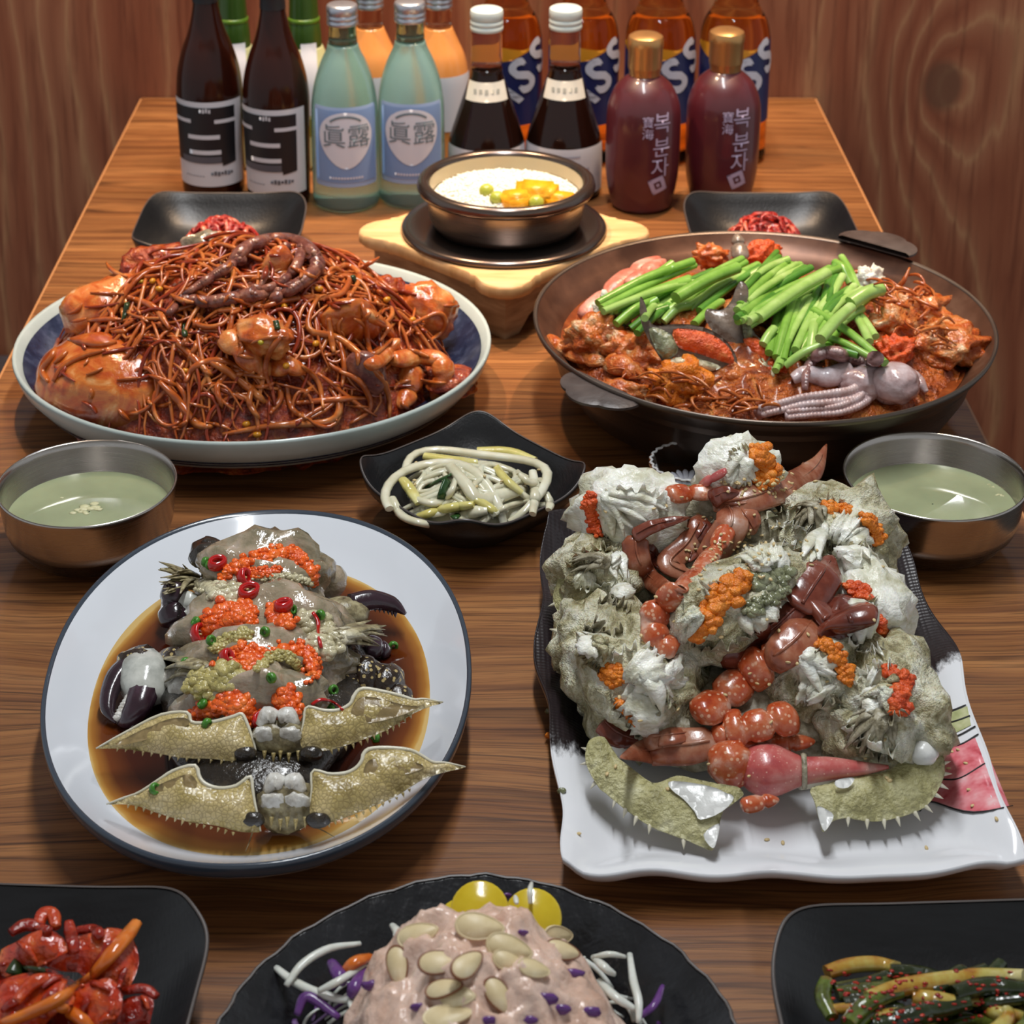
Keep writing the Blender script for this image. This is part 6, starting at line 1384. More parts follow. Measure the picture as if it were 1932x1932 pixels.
tleg([(1100, 600), (1150, 555), (1200, 515), (1245, 485)], [.009, .010, .009], 'long pink crab leg lying along the bare pan wall', 'pinkleg', [.066, .076, .082, .086])
tleg([(1185, 540), (1220, 515), (1255, 490)], [.007, .008], 'short white and pink crab leg end beside the long pink one', 'pinkleg', [.086, .09, .09])
tleg([(1035, 635), (1070, 665), (1110, 678), (1150, 685)], [.005, .0065, .007], 'thin orange crab claw reaching along the pan wall', 'chunk', [.062, .058, .058, .06])
tleg([(1150, 680), (1185, 695), (1210, 710)], [.010, .009], 'pale orange crab claw knuckle above the lobed handle', 'chunk', [.062, .064, .062])
tleg([(1390, 440), (1394, 462), (1398, 490)][::-1], [.007, .006], 'dark crab claw tip sticking up at the back rim', 'greyshell', [.078, .085, .092])
t2 = tree(ST2)
# green stalks
def stalk(a, b, za, zb, R, mat, sag=0.0, thick=False):
    p, q = PY(*a, 0) if False else P(*a, za), P(*b, zb); mid = (p + q) / 2 + Vector((0, 0, sag)); pts = spline([p, mid, q], 12)
    m = MB().tube(pts, R, 9, .9); ST2.append(m)
    o = m.build('parsley_stalk', M[mat], sharp=50); mx = (a[0] + b[0]) / 2; where = 'beside the pink crab leg' if mx < 1390 else 'behind the spiked grey shell' if mx < 1480 else 'above the pale octopus'
    return tag(o, ('thick ' if thick else '') + {'gA': 'mid green', 'gB': 'light green', 'gC': 'deep green'}[mat] + ' water parsley stalk in the stew, ' + where, 'vegetable', 'water parsley stalks on the stew')
ST_ = [  # left bundle (lower-left to upper-right)
    (1135, 582, 1310, 500), (1150, 590, 1330, 520), (1160, 585, 1300, 530), (1180, 600, 1345, 512), (1225, 590, 1360, 515), (1275, 570, 1400, 488), (1278, 580, 1395, 500), (1200, 560, 1270, 505), (1190, 620, 1260, 580), (1240, 605, 1290, 570), (1310, 612, 1360, 570), (1250, 600, 1330, 540), (1175, 608, 1240, 565), (1320, 590, 1420, 510), (1300, 585, 1400, 520), (1330, 565, 1430, 500), (1205, 610, 1250, 580),
    # middle bundle
    (1395, 590, 1500, 525), (1398, 600, 1540, 520), (1400, 605, 1560, 515), (1405, 612, 1565, 505), (1410, 560, 1490, 510), (1395, 575, 1480, 500), (1400, 550, 1470, 485), (1405, 540, 1480, 492), (1415, 595, 1570, 508), (1390, 585, 1515, 505), (1420, 545, 1510, 500), (1440, 560, 1530, 505), (1412, 606, 1520, 560),
    # right fan
    (1458, 668, 1490, 565), (1470, 690, 1520, 565), (1478, 680, 1505, 570), (1495, 668, 1545, 545), (1500, 660, 1550, 560), (1505, 672, 1560, 590), (1530, 668, 1545, 600), (1535, 665, 1555, 560), (1552, 570, 1575, 500), (1560, 585, 1590, 520), (1575, 495, 1605, 535), (1560, 640, 1615, 590), (1550, 650, 1640, 560), (1545, 600, 1600, 545), (1610, 590, 1640, 645), (1545, 632, 1640, 672), (1480, 690, 1555, 650), (1535, 585, 1670, 685), (1560, 660, 1620, 670), (1560, 600, 1625, 545), (1600, 580, 1625, 560), (1570, 590, 1612, 540), (1515, 640, 1535, 580), (1475, 620, 1500, 590), (1440, 650, 1460, 620)]
rs = random.Random(4)
ST_ += [(a + rs.uniform(-14, 14), b + rs.uniform(-12, 12), c_ + rs.uniform(-14, 14), d_ + rs.uniform(-10, 10)) for a, b, c_, d_ in ST_[:45:1]]
for k, (x0, y0, x1, y1) in enumerate(ST_):
    pa, pb = cast(t2, x0, y0, .003, .09), cast(t2, x1, y1, .003, .09)
    za = min(max(pa.z, .076), .100) + rnd.uniform(0, .006); zb = min(max(pb.z, .084), .102) + rnd.uniform(0, .008)
    stalk((x0, y0), (x1, y1), za, zb, rnd.uniform(.0026, .0036), ('gA', 'gB', 'gA', 'gC', 'gB')[k % 5], rnd.uniform(.001, .004))
for (x0, y0, x1, y1, R) in ((1275, 562, 1390, 505, .0052), (1605, 572, 1662, 545, .0058), (1548, 640, 1605, 580, .0045), (1430, 600, 1560, 515, .0048)):
    stalk((x0, y0), (x1, y1), .100, .104, R, 'gB' if x0 > 1300 else 'gA', .002, True)
# pale octopus
t2 = tree(ST2); oc2 = thing('octopus', 'small pale octopus with beaded arms lying at the near side of the stew pan', 'octopus', P(1620, 720, .05))
m = MB().blob(P(1690, 722, .070), (.016, .018, .014), 4, .10, 1.4, 4, rot=R3(.5)); ST2.append(m); m.build('mantle', M['octw'], oc2)
m = MB().blob(P(1628, 722, .066), (.020, .014, .012), 6, .2, 1.8, 4, rot=R3(.2)); ST2.append(m); m.build('head', M['octw'], oc2)
A2 = dict(par=oc2, mat='octw', ms='octws', zf=.066)
arm([(1600, 700), (1560, 712), (1520, 705), (1495, 715)], .0085, .004, .004, tr_=t2, sk=False, **A2)
arm([(1640, 690), (1600, 675), (1570, 665), (1540, 672), (1522, 700), (1518, 735)], .0062, .0025, .009, tr_=t2, **dict(A2, mat='octwp'))
arm([(1630, 735), (1600, 750), (1560, 755), (1510, 760), (1470, 770), (1430, 780)], .0068, .005, .004, tr_=t2, n2=2, s0=1.35, **A2)
arm([(1640, 740), (1620, 760), (1580, 775), (1530, 780), (1480, 785)], .0055, .004, .003, tr_=t2, n2=2, s0=1.3, **A2)
arm([(1655, 735), (1675, 750), (1705, 745), (1720, 730)], .0062, .004, .006, tr_=t2, n2=2, s0=1.2, **A2)
arm([(1705, 705), (1730, 715), (1748, 740)], .0058, .002, .006, tr_=t2, sk=False, **A2)
arm([(1652, 675), (1645, 700), (1660, 730), (1670, 745)], .0062, .004, .011, tr_=t2, sk=False, **dict(A2, mat='octwp'))
# sprouts and orange shreds on the far side and front
t2 = tree(ST2); mb2 = [MB(), MB()]
for k in range(150):
    cx_, cy_, sx_, sy_ = ((1770, 620, 55, 60), (1720, 560, 60, 35), (1340, 765, 120, 14), (1250, 735, 70, 20))[k % 4]
    px, py = rnd.gauss(cx_, sx_ * .6), rnd.gauss(cy_, sy_ * .6); d = ray(px, py).normalized(); h = t2.ray_cast(EYE, d)
    if h[0] is None or (h[0] - Vector((PNC[0], PNC[1], h[0].z))).length > .140: continue
    q = wander(rnd, h[0].x, h[0].y, rnd.uniform(.015, .04), 8, 2.0, lambda x, y: h[0].z, .001, rnd.uniform(.001, .006))
    if any((p - Vector((PNC[0], PNC[1], p.z))).length > .146 for p in q): continue
    R = rnd.uniform(.0009, .0018); mb2[k % 2].tube(q, lerp_list([R * .6, R, R * .4], 9), 6)
for m_, mt, nm in zip(mb2, ('sprB', 'sprA'), ('pale', 'orange')): m_.build('bean_sprout_tangle', M[mt], HP2)['kind'] = 'stuff'
for pts, z0, z1 in (([(1690, 545), (1705, 530), (1716, 505)], .078, .094), ([(1600, 515), (1640, 512), (1660, 508)], .088, .092), ([(1650, 560), (1655, 590), (1650, 610)], .09, .08)):
    q = [P(x, y, z0 + (z1 - z0) * i / 2) for i, (x, y) in enumerate(pts)]; tag(MB().tube(spline(q, 10), lerp_list([.0022, .002, .0008], 10), 7).build('bean_sprout', M['sprB']), 'pale bean sprout poking up behind the parsley in the stew', 'bean sprout', 'single bean sprouts in the stew')
# ================================================================== rice, pumpkin and peas
M['rice'] = food('cooked_rice', [(.3, '#e0dccf'), (.7, '#f2efe4')], 200, .35, .5, 500, .002, sss=.15)
M['pump'] = food('steamed_pumpkin', [(.3, '#d88a0c'), (.55, '#eba81f'), (.75, '#f5c14a')], 60, .3, .4, 250, .002, sss=.1)
M['pea'] = food('green_pea', [(.3, '#8f9a2c'), (.7, '#b9bd52')], 60, .3, 0)
rc = Vector((RPC[0], RPC[1], 0)); RZ = RPC[2] + .027
def hfr(x, y):
    r = math.hypot(x - rc.x, y - rc.y) / .062
    return RZ + .006 * (1 - r * r) + .0012 * nz(x, y, 2, 60)
RT = tag(thing('cooked_rice', 'x', 'rice', (rc.x, rc.y, RPC[2] + .008)), 'white cooked rice filling the metal pot', 'rice', kind='stuff')
mR = heap_mesh(rc, lambda t: .0628, lambda x, y: hfr(x, y) + .0006 * fbm(Vector((x * 300, y * 300, 1)), 3), 64, 26); mR.build('rice_bed', M['rice'], RT)['kind'] = 'stuff'
rnd = random.Random(3); mb = MB()
for k in range(1500):
    a = rnd.uniform(0, 2 * PI); r = .061 * math.sqrt(rnd.random()); x, y = rc.x + r * math.cos(a), rc.y + r * math.sin(a); z = hfr(x, y) + .0003
    d = Vector((rnd.uniform(-1, 1), rnd.uniform(-1, 1), rnd.uniform(-.3, .5))).normalized() * .0026; p = Vector((x, y, z))
    mb.tube([p - d, p - d * .5, p + d * .5, p + d], [.0003, .0011, .0011, .0003], 5)
mb.build('rice_grains', M['rice'], RT)['kind'] = 'stuff'
tR = tree([mR])
def chunk_poly(px, py, z, sx, sy, sz, rz, rx, label):
    R = R3(rz, rx); c = P(px, py, z); m = MB(); bm = bmesh.new(); bmesh.ops.create_cube(bm, size=1)
    bmesh.ops.bevel(bm, geom=bm.edges[:], offset=.16, segments=3, affect='EDGES')
    for v in bm.verts: v.co = Vector((v.co.x * sx * (1 + .3 * v.co.y), v.co.y * sy, v.co.z * sz * (1 + .35 * v.co.x)))
    bm.verts.index_update(); m.add([c + R @ v.co for v in bm.verts], [tuple(v.index for v in f.verts) for f in bm.faces]); bm.free()
    return tag(m.build('pumpkin_chunk', M['pump']), label, 'pumpkin', 'pumpkin chunks on the rice')
chunk_poly(975, 377, RZ + .008, .026, .022, .014, .2, .1, 'yellow pumpkin chunk on the rice next to the peas')
chunk_poly(1010, 362, RZ + .012, .034, .024, .012, -.3, .25, 'flat tilted pumpkin chunk on top of the rice')
chunk_poly(1050, 378, RZ + .007, .036, .018, .013, -.5, .1, 'orange pumpkin chunk on the rice by the pot wall')
for px, py, lab in ((918, 360, 'green pea lying on the bare rice'), (938, 374, 'green pea lying between rice and pumpkin'), (1012, 382, 'green pea lying in front of the pumpkin')):
    tag(MB().blob(P(px, py, RZ + .008), (.0066, .0066, .0062), px, .05, 1.5, 3).build('green_pea', M['pea']), lab, 'pea', 'peas on the rice')
# ================================================================== red relish in the two back dishes
M['relish'] = food('red_relish', [(.3, '#7d120a'), (.5, '#a81d10'), (.7, '#cc3a20')], 110, .18, .7, 350, .004, coat=.4); M['relish2'] = food('pale_red_relish', [(.3, '#b53a28'), (.7, '#d97a5c')], 110, .2, .5, 350, .002, coat=.3)
for cx_, cy_, lab, sd in ((-.2300, 1.652, 'red seasoned relish strips heaped in the dish behind the blue plate', 1), (.2520, 1.662, 'red seasoned relish strips heaped in the dish behind the pan', 2)):
    rnd = random.Random(sd + 40); T = tag(thing('relish', 'x', 'relish', (cx_, cy_, .006)), lab, 'relish', kind='stuff')
    hr = lambda x, y: .006 + .034 * max(0, 1 - ((x - cx_) / .040) ** 2 - ((y - cy_) / .032) ** 2) ** .8
    heap_mesh((cx_, cy_), lambda t: .036, lambda x, y: hr(x, y) + .004 * fbm(Vector((x * 90, y * 90, sd)), 4), 40, 18).build('relish_base', M['relish'], T)['kind'] = 'stuff'
    a_, b_ = MB(), MB()
    for k in range(70):
        a = rnd.uniform(0, 2 * PI); r = .030 * math.sqrt(rnd.random()); q = wander(rnd, cx_ + r * math.cos(a), cy_ + r * math.sin(a) * .8, rnd.uniform(.012, .028), 8, 2.2, hr, .0015, .003); R = rnd.uniform(.0015, .0032)
        (a_ if k % 4 else b_).tube(q, lerp_list([R * .5, R, R * .4], 9), 7, .6)
    a_.build('relish_strips', M['relish'], T)['kind'] = 'stuff'; b_.build('pale_strips', M['relish2'], T)['kind'] = 'stuff'
# ================================================================== white radish strips
M['rad'] = food('radish_strip', [(.3, '#c9c2a2'), (.55, '#dcd7bd'), (.75, '#eae7d6')], 40, .22, .15, 250, .001, sss=.2, coat=.3); M['rady'] = food('yellowish_strip', [(.3, '#c3b45a'), (.55, '#d6cc80'), (.75, '#e2dca8')], 40, .22, .15, 250, .001, sss=.2, coat=.3)
M['leaf'] = food('dark_green_strip', [(.3, '#1c3a18'), (.7, '#2f5a26')], 120, .25, .2)
NC = (-.0075, 1.203); hn = lambda x, y: .010 + .026 * max(0, 1 - ((x - NC[0]) / .058) ** 2 - ((y - NC[1]) / .046) ** 2) ** .7
rnd = random.Random(9); NM = [heap_mesh(NC, lambda t: .041, lambda x, y: max(.0125, hn(x, y) - .006), 40, 14)]
NT_ = tag(thing('radish_bed', 'x', 'radish', (NC[0], NC[1], .008)), 'mass of soft white radish strips filling the square black dish', 'radish', kind='stuff')
NM[0].build('radish_base', M['rad'], NT_)['kind'] = 'stuff'; mb = MB()
for k in range(90):
    a = rnd.uniform(0, 2 * PI); r = .044 * math.sqrt(rnd.random()); q = wander(rnd, NC[0] + r * math.cos(a), NC[1] + r * math.sin(a) * .8, rnd.uniform(.03, .06), 10, 2.4, hn, rnd.uniform(-.003, .001), .002)
    if any(((p.x - NC[0]) / .057) ** 2 + ((p.y - NC[1]) / .047) ** 2 > 1 for p in q): continue
    R = rnd.uniform(.0018, .0030); mb.tube(q, lerp_list([R, R, R * .8], 11), 7, .7)
NM.append(mb); mb.build('radish_strips', M['rad'], NT_)['kind'] = 'stuff'; tn = tree(NM)
for k, (pts, R, m_) in enumerate([([(765, 885), (775, 855), (830, 846), (900, 858), (980, 865), (1035, 880), (1030, 920), (985, 970), (960, 985)], .0036, 'rad'), ([(735, 960), (722, 935), (745, 895), (800, 875), (860, 872), (900, 890), (930, 930), (945, 965), (952, 995)], .0038, 'rad'), ([(850, 880), (880, 915), (905, 945), (960, 930), (990, 922)], .0050, 'rad'), ([(790, 975), (830, 962), (870, 955), (895, 952)], .0046, 'rady'), ([(885, 935), (920, 955), (945, 975)], .0036, 'rady'), ([(865, 985), (885, 968), (920, 962)], .0050, 'rad'), ([(760, 905), (775, 925), (790, 950)], .0042, 'rady'), ([(800, 860), (850, 868), (900, 872)], .0040, 'rady'), ([(900, 850), (960, 852), (1010, 868)], .0040, 'rady'), ([(935, 880), (955, 905), (985, 930)], .0036, 'rady'), ([(1005, 890), (1010, 930), (1005, 970)], .0036, 'rad'), ([(1030, 930), (1038, 950), (1035, 962)], .0030, 'rad'), ([(780, 940), (820, 950), (850, 930), (860, 900)], .0034, 'rad'), ([(975, 890), (1000, 910), (1020, 905)], .0034, 'rad'), ([(740, 940), (760, 975), (810, 990), (870, 998)], .0034, 'rad'), ([(930, 970), (960, 955), (1000, 945)], .0032, 'rad')]):
    q = cpath(tn, pts, 22, .003, .03, 3); tag(MB().tube(q, lerp_list([R * .8, R, R, R * .7], 22), 9, .7).build('radish_strip', M[m_], sharp=60), ('yellowish' if m_ == 'rady' else 'long white') + ' seasoned radish strip in the square black dish', 'radish', 'radish strips in the black dish')
for pts in ([(805, 918), (830, 905), (852, 895)], [(832, 945), (836, 925), (845, 905)], [(855, 978), (864, 970)]):
    q = cpath(tn, pts, 8, .004, .035, 1); tag(MB().tube(q, .0032, 7, .3).build('scallion_piece', M['leaf']), 'dark green scallion piece among the white radish strips', 'scallion', 'scallion pieces among the radish')
for k in range(14):
    p = cast(tn, rnd.uniform(770, 1020), rnd.uniform(850, 985), .0026, .03); o = proto.copy(); C.objects.link(o); o.location = p; o.rotation_euler = (rnd.uniform(0, 1), 0, rnd.uniform(0, 6)); tag(o, 'toasted sesame seed on the white radish strips', 'sesame seed', 'sesame seeds on the radish strips')
# ================================================================== cabbage kimchi (near, cropped by the frame)
M['kimA'] = food('kimchi_leaf', [(.28, '#8a1a0a'), (.42, '#b5300f'), (.56, '#c9521e'), (.68, '#d98a4c'), (.8, '#e2c49a')], 45, .15, .6, 240, .003, warp=1.0, coat=.5); M['kimB'] = food('kimchi_red', [(.3, '#6a0f06'), (.5, '#96200c'), (.7, '#b83a18')], 70, .14, .6, 260, .003, coat=.5)
M['carrot'] = food('carrot_strip', [(.3, '#c2560f'), (.7, '#dd8030')], 60, .2, .2, 250, .001, coat=.4)
KC = (-.228, .712); hk = lambda x, y: .006 + .040 * max(0, 1 - ((x - KC[0]) / .074) ** 2 - ((y - KC[1] + .006) / .062) ** 2) ** .75
rnd = random.Random(15); KT = tag(thing('kimchi_bed', 'x', 'kimchi', (KC[0], KC[1], .006)), 'red kimchi mass and juice in the dish near the soy crab', 'kimchi', kind='stuff')
KM = [heap_mesh(KC, lambda t: .070, lambda x, y: hk(x, y) + .004 * fbm(Vector((x * 60, y * 60, 4)), 4), 60, 26)]; KM[0].build('kimchi_base', M['kimB'], KT)['kind'] = 'stuff'
tk = tree(KM)
for k, (o, z, n, m_) in enumerate([([(60, 1800), (120, 1775), (180, 1760), (240, 1755), (262, 1800), (250, 1850), (215, 1890), (180, 1870), (150, 1830), (100, 1830)], .046, (.3, -.5, .8), 'kimA'), ([(0, 1790), (50, 1770), (110, 1765), (130, 1800), (90, 1820), (30, 1830), (0, 1835)], .052, (-.2, -.4, .9), 'kimA'), ([(140, 1870), (200, 1850), (230, 1880), (220, 1932), (140, 1950)], .044, (.2, -.5, .8), 'kimA'), ([(0, 1850), (60, 1835), (120, 1850), (140, 1900), (60, 1940), (0, 1930)], .050, (0, -.4, .9), 'kimA'), ([(225, 1890), (260, 1880), (285, 1890), (270, 1950), (225, 1950)], .030, (.4, -.4, .8), 'kimB')]):
    c_ = [sum(p[0] for p in o) / len(o), sum(p[1] for p in o) / len(o)]; m = sheet(o, P(*c_, z), n, .004, .006, .004, .0012, .010, lambda x, y: .003 * math.sin(x * 160 + y * 90), seed=k + 20); KM.append(m)
    for i_, v_ in enumerate(m.v): m.v[i_] = v_ + Vector((0, -.5, .85)) * (.005 * fbm(v_ * 55, 3))
    tag(m.build('cabbage_leaf', M[m_]), 'wrinkled red kimchi cabbage leaf piece in the dish near the soy crab', 'kimchi', 'cabbage leaves in the kimchi dish')
for k in range(16):
    a = rnd.uniform(0, 2 * PI); r = .055 * math.sqrt(rnd.random()); x, y = KC[0] - .008 + r * math.cos(a), KC[1] - .030 + r * math.sin(a) * .55
    m = crumb(Vector((x, y, hk(x, y) + .001)), (rnd.uniform(.012, .020), rnd.uniform(.010, .016), .0055), 200 + k, .45, 2.2, 3, R3(rnd.uniform(0, 3), rnd.uniform(-.3, .3))); KM.append(m)
    tag(m.build('cabbage_leaf', M[('kimA', 'kimB')[k % 2]]), 'wrinkled red kimchi cabbage leaf piece in the dish near the soy crab', 'kimchi', 'cabbage leaves in the kimchi dish')
tk = tree(KM)
for k, (pts, R, m_) in enumerate([([(258, 1740), (240, 1765), (210, 1800), (175, 1840)], .0040, 'carrot'), ([(175, 1840), (120, 1880), (60, 1910), (0, 1932)], .0042, 'carrot'), ([(115, 1900), (150, 1920), (180, 1950)], .0040, 'carrot'), ([(70, 1755), (80, 1725), (100, 1725), (105, 1750)], .0036, 'kimA'), ([(130, 1740), (135, 1770), (140, 1800)], .0034, 'kimB'), ([(145, 1755), (180, 1755), (190, 1770)], .0030, 'kimB'), ([(30, 1890), (60, 1855), (90, 1845)], .0034, 'kimA'), ([(20, 1760), (50, 1745), (90, 1755)], .0034, 'kimB'), ([(230, 1870), (270, 1865), (295, 1880)], .0030, 'kimB')]):
    q = cpath(tk, pts, 14, .003, .045, 1); tag(MB().tube(q, lerp_list([R * .7, R, R, R * .7], 14), 8, .7).build('kimchi_strip', M[m_]), ('orange carrot' if m_ == 'carrot' else 'glossy red radish') + ' strip on the cabbage kimchi', 'kimchi', 'strips on the cabbage kimchi')
for k in range(26):
    x, y = rnd.uniform(0, 270), rnd.uniform(1760, 1940); a = rnd.uniform(0, PI); L = rnd.uniform(30, 90); pts = [(x, y), (x + L * .5 * math.cos(a), y + L * .3 * math.sin(a) - 6), (x + L * math.cos(a), y + L * .6 * math.sin(a))]
    h_ = [tk.ray_cast(EYE, ray(*p).normalized())[0] for p in pts]
    if any(v is None for v in h_): continue
    q = cpath(tk, pts, 12, .002, .04, 2); R = rnd.uniform(.0012, .0026); m_ = ('kimB', 'kimA', 'kimB')[k % 3]
    tag(MB().tube(q, lerp_list([R * .6, R, R * .6], 12), 7, .7).build('kimchi_strip', M[m_]), 'thin red seasoned shred on the cabbage kimchi', 'kimchi', 'strips on the cabbage kimchi')
q = cpath(tk, [(20, 1820), (50, 1832), (85, 1835)], 8, .003, .05, 1); tag(MB().tube(q, .005, 7, .3).build('scallion_piece', M['scald']), 'dark green scallion leaf on the cabbage kimchi', 'scallion')
# ================================================================== green onion kimchi (near, cropped by the frame)
M['onA'] = food('onion_green', [(.28, '#2a2c10'), (.42, '#43481a'), (.55, '#5a6a26'), (.66, '#7d4a20'), (.78, '#8a6a34')], 60, .18, .3, 260, .002, coat=.5); M['onB'] = food('onion_white', [(.3, '#8a3a18'), (.42, '#a8802e'), (.55, '#b5a85a'), (.72, '#cfc492')], 50, .2, .2, 250, .001, coat=.5); M['onC'] = food('onion_dark', [(.3, '#161c0c'), (.6, '#2c3818'), (.8, '#465426')], 60, .18, .3, 260, .002, coat=.5)
OC = (.243, .700); ho = lambda x, y: .006 + .030 * max(0, 1 - ((x - OC[0]) / .082) ** 2 - ((y - OC[1] + .008) / .052) ** 2) ** .7
rnd = random.Random(33); OM = [heap_mesh((OC[0], OC[1] - .006), lambda t: .060, lambda x, y: ho(x, y) - .003 + .003 * fbm(Vector((x * 70, y * 70, 9)), 4), 50, 20)]
tag(OM[0].build('onion_kimchi_bed', M['kimB']), 'dark red seasoning under the green onion kimchi', 'kimchi', kind='stuff'); to = tree(OM)
def onion(pts, R, m_, k, lift=.003):
    q = cpath(to, pts, 18, lift, .032, 3); m = MB().tube(q, lerp_list([R * .9, R, R, R * .8], 18), 9, .75); OM.append(m)
    tag(m.build('onion_stalk', M[m_], sharp=60), {'onA': 'seasoned green', 'onB': 'pale white ended', 'onC': 'dark wilted green'}[m_] + ' onion stalk in the onion kimchi dish', 'green onion', 'green onion kimchi stalks')
for k in range(34):
    x = rnd.uniform(1565, 1900); y = rnd.uniform(1860, 1960); L = rnd.uniform(80, 170); a = rnd.gauss(-.16, .14); b = rnd.gauss(.1, .2)
    pts = [(x + L * t * math.cos(a + b * t), y + L * t * math.sin(a + b * t)) for t in (0, .33, .66, 1)]
    onion(pts, rnd.uniform(.0026, .0042), ('onA', 'onC', 'onA', 'onC', 'onB')[k % 5], k)
to = tree(OM)
for k, (pts, R, m_) in enumerate([([(1560, 1835), (1600, 1822), (1650, 1818), (1690, 1825)], .0042, 'onB'), ([(1560, 1850), (1552, 1880), (1570, 1920)], .0040, 'onA'), ([(1640, 1885), (1700, 1862), (1780, 1850), (1850, 1842), (1932, 1842)], .0048, 'onB'), ([(1600, 1932), (1640, 1890), (1700, 1870)], .0044, 'onA'), ([(1690, 1920), (1760, 1905), (1830, 1890)], .0048, 'onC'), ([(1760, 1870), (1810, 1835), (1818, 1838)], .0040, 'onC'), ([(1720, 1880), (1760, 1885), (1800, 1890)], .0044, 'onB'), ([(1870, 1910), (1910, 1918), (1940, 1925)], .0048, 'onB'), ([(1680, 1830), (1740, 1835), (1790, 1850)], .0036, 'onC'), ([(1800, 1875), (1860, 1860), (1932, 1865)], .0050, 'onC'), ([(1650, 1935), (1740, 1915), (1830, 1900), (1932, 1885)], .0046, 'onC')]): onion(pts, R, m_, k, .003)
for k in range(30):
    x, y = OC[0] + rnd.uniform(-.060, .02), OC[1] + rnd.uniform(-.058, .0); q = wander(rnd, x, y, rnd.uniform(.03, .06), 12, .8, ho, rnd.uniform(.002, .005), .002, rnd.gauss(0, .3)); R = rnd.uniform(.0026, .0042); m_ = ('onA', 'onC', 'onB')[k % 3]
    if max(p.x for p in q) > OC[0] + .07: continue
    m = MB().tube(q, lerp_list([R * .9, R, R, R * .8], 13), 9, .75); OM.append(m)
    tag(m.build('onion_stalk', M[m_], sharp=60), {'onA': 'seasoned green', 'onB': 'pale white ended', 'onC': 'dark wilted green'}[m_] + ' onion stalk in the onion kimchi dish', 'green onion', 'green onion kimchi stalks')
to = tree(OM); mb = MB()
for k in range(130):
    p = cast(to, rnd.uniform(1560, 1930), rnd.uniform(1830, 1930), .0002, .03); mb.blob(p, [rnd.uniform(.0006, .0018), rnd.uniform(.0005, .0012), .0006], k, .4, 3, 1)
tag(mb.build('chili_flakes', M['relish']), 'red chili flakes stuck on the green onion kimchi', 'chili flakes', kind='stuff')
# ================================================================== salad (near, cropped by the frame)
M['dress'] = food('pink_dressing', [(.3, '#cba48e'), (.5, '#dab9a6'), (.7, '#e8cfc0')], 30, .25, .5, 160, .003, sss=.15, coat=.3, warp=.5)
M['almond'] = food('almond_slice', [(.3, '#cdb88a'), (.55, '#dccaa2'), (.75, '#e6dabc')], 60, .45, .1); M['almskin'] = plain('almond_skin', '#7d4a2c', .5)
M['cabw'] = food('white_cabbage', [(.3, '#c3c6bb'), (.7, '#dee0da')], 60, .25, .1, sss=.2); M['cabp'] = food('purple_cabbage', [(.3, '#4a2560'), (.55, '#6b4084'), (.75, '#a58cb5')], 40, .25, .1)
M['pick'] = food('yellow_pickle', [(.3, '#c0a412'), (.7, '#d8c234')], 40, .15, .1, sss=.2, coat=.5)
LC = (-.0005, .690); hl = lambda x, y: .008 + .084 * max(0, 1 - ((x - LC[0]) / .074) ** 2 - ((y - LC[1]) / .084) ** 2) ** .75
rnd = random.Random(77); SM = []
for px, py, z, lab in ((905, 1718, .054, 'round yellow pickle slice behind the salad, standing upright'), (868, 1738, .050, 'yellow pickle slice leaning low at the salad edge'), (1005, 1732, .050, 'yellow pickle slice half covered by pink dressing')):
    c = P(px, py, z); n_ = Vector((0, -.55, .8)).normalized(); u = Vector((1, 0, 0)); w_ = n_.cross(u); r = .0135 if px != 868 else .010; rows = []
    for sc, off in ((.001, .0012), (.93, .0014), (1.0, .0006), (1.0, -.0012), (.93, -.0018), (.001, -.0018)): rows.append([c + (u * math.cos(2 * PI * k / 28) + w_ * math.sin(2 * PI * k / 28)) * r * sc + n_ * off for k in range(28)])
    m = MB().grid(rows, True); SM.append(m); tag(m.build('pickle_slice', M['pick']), lab, 'pickle', 'yellow pickle slices on the salad')
def hd(x, y): return hl(x, y) + .011 * fbm(Vector((x * 45, y * 45, 2)), 4) + .003 * fbm(Vector((x * 130, y * 130, 5)), 3)
mD = heap_mesh(LC, lambda t: .0600 + .007 * math.sin(3 * t + 1) + .004 * math.sin(7 * t), hd, 110, 46, .009); SM.append(mD)
tag(mD.build('salad_dressing', M['dress']), 'thick pink dressing covering the salad mound', 'dressing', kind='stuff')
mw, mp_ = MB(), MB()
for k in range(210):
    a = rnd.uniform(0, 2 * PI); r = rnd.uniform(.055, .082); x, y = LC[0] + r * math.cos(a) * 1.05, LC[1] + r * math.sin(a) * .95
    hz = lambda x, y: .010 + .030 * max(0, 1 - ((x - LC[0]) / .092) ** 2 - ((y - LC[1]) / .096) ** 2) ** .8
    q = wander(rnd, x, y, rnd.uniform(.015, .035), 9, 2.6, hz, .001, rnd.uniform(.001, .008)); R = rnd.uniform(.0008, .0016)
    (mp_ if k % 3 == 0 else mw).tube(q, lerp_list([R, R, R * .7], 10), 6, .6)
SAL = tag(thing('shredded_cabbage', 'x', 'cabbage', (LC[0], LC[1], .008)), 'shredded white and purple cabbage around the pink dressing', 'cabbage', kind='stuff')
mw.build('white_shreds', M['cabw'], SAL)['kind'] = 'stuff'; mp_.build('purple_shreds', M['cabp'], SAL)['kind'] = 'stuff'
ts = tree(SM)
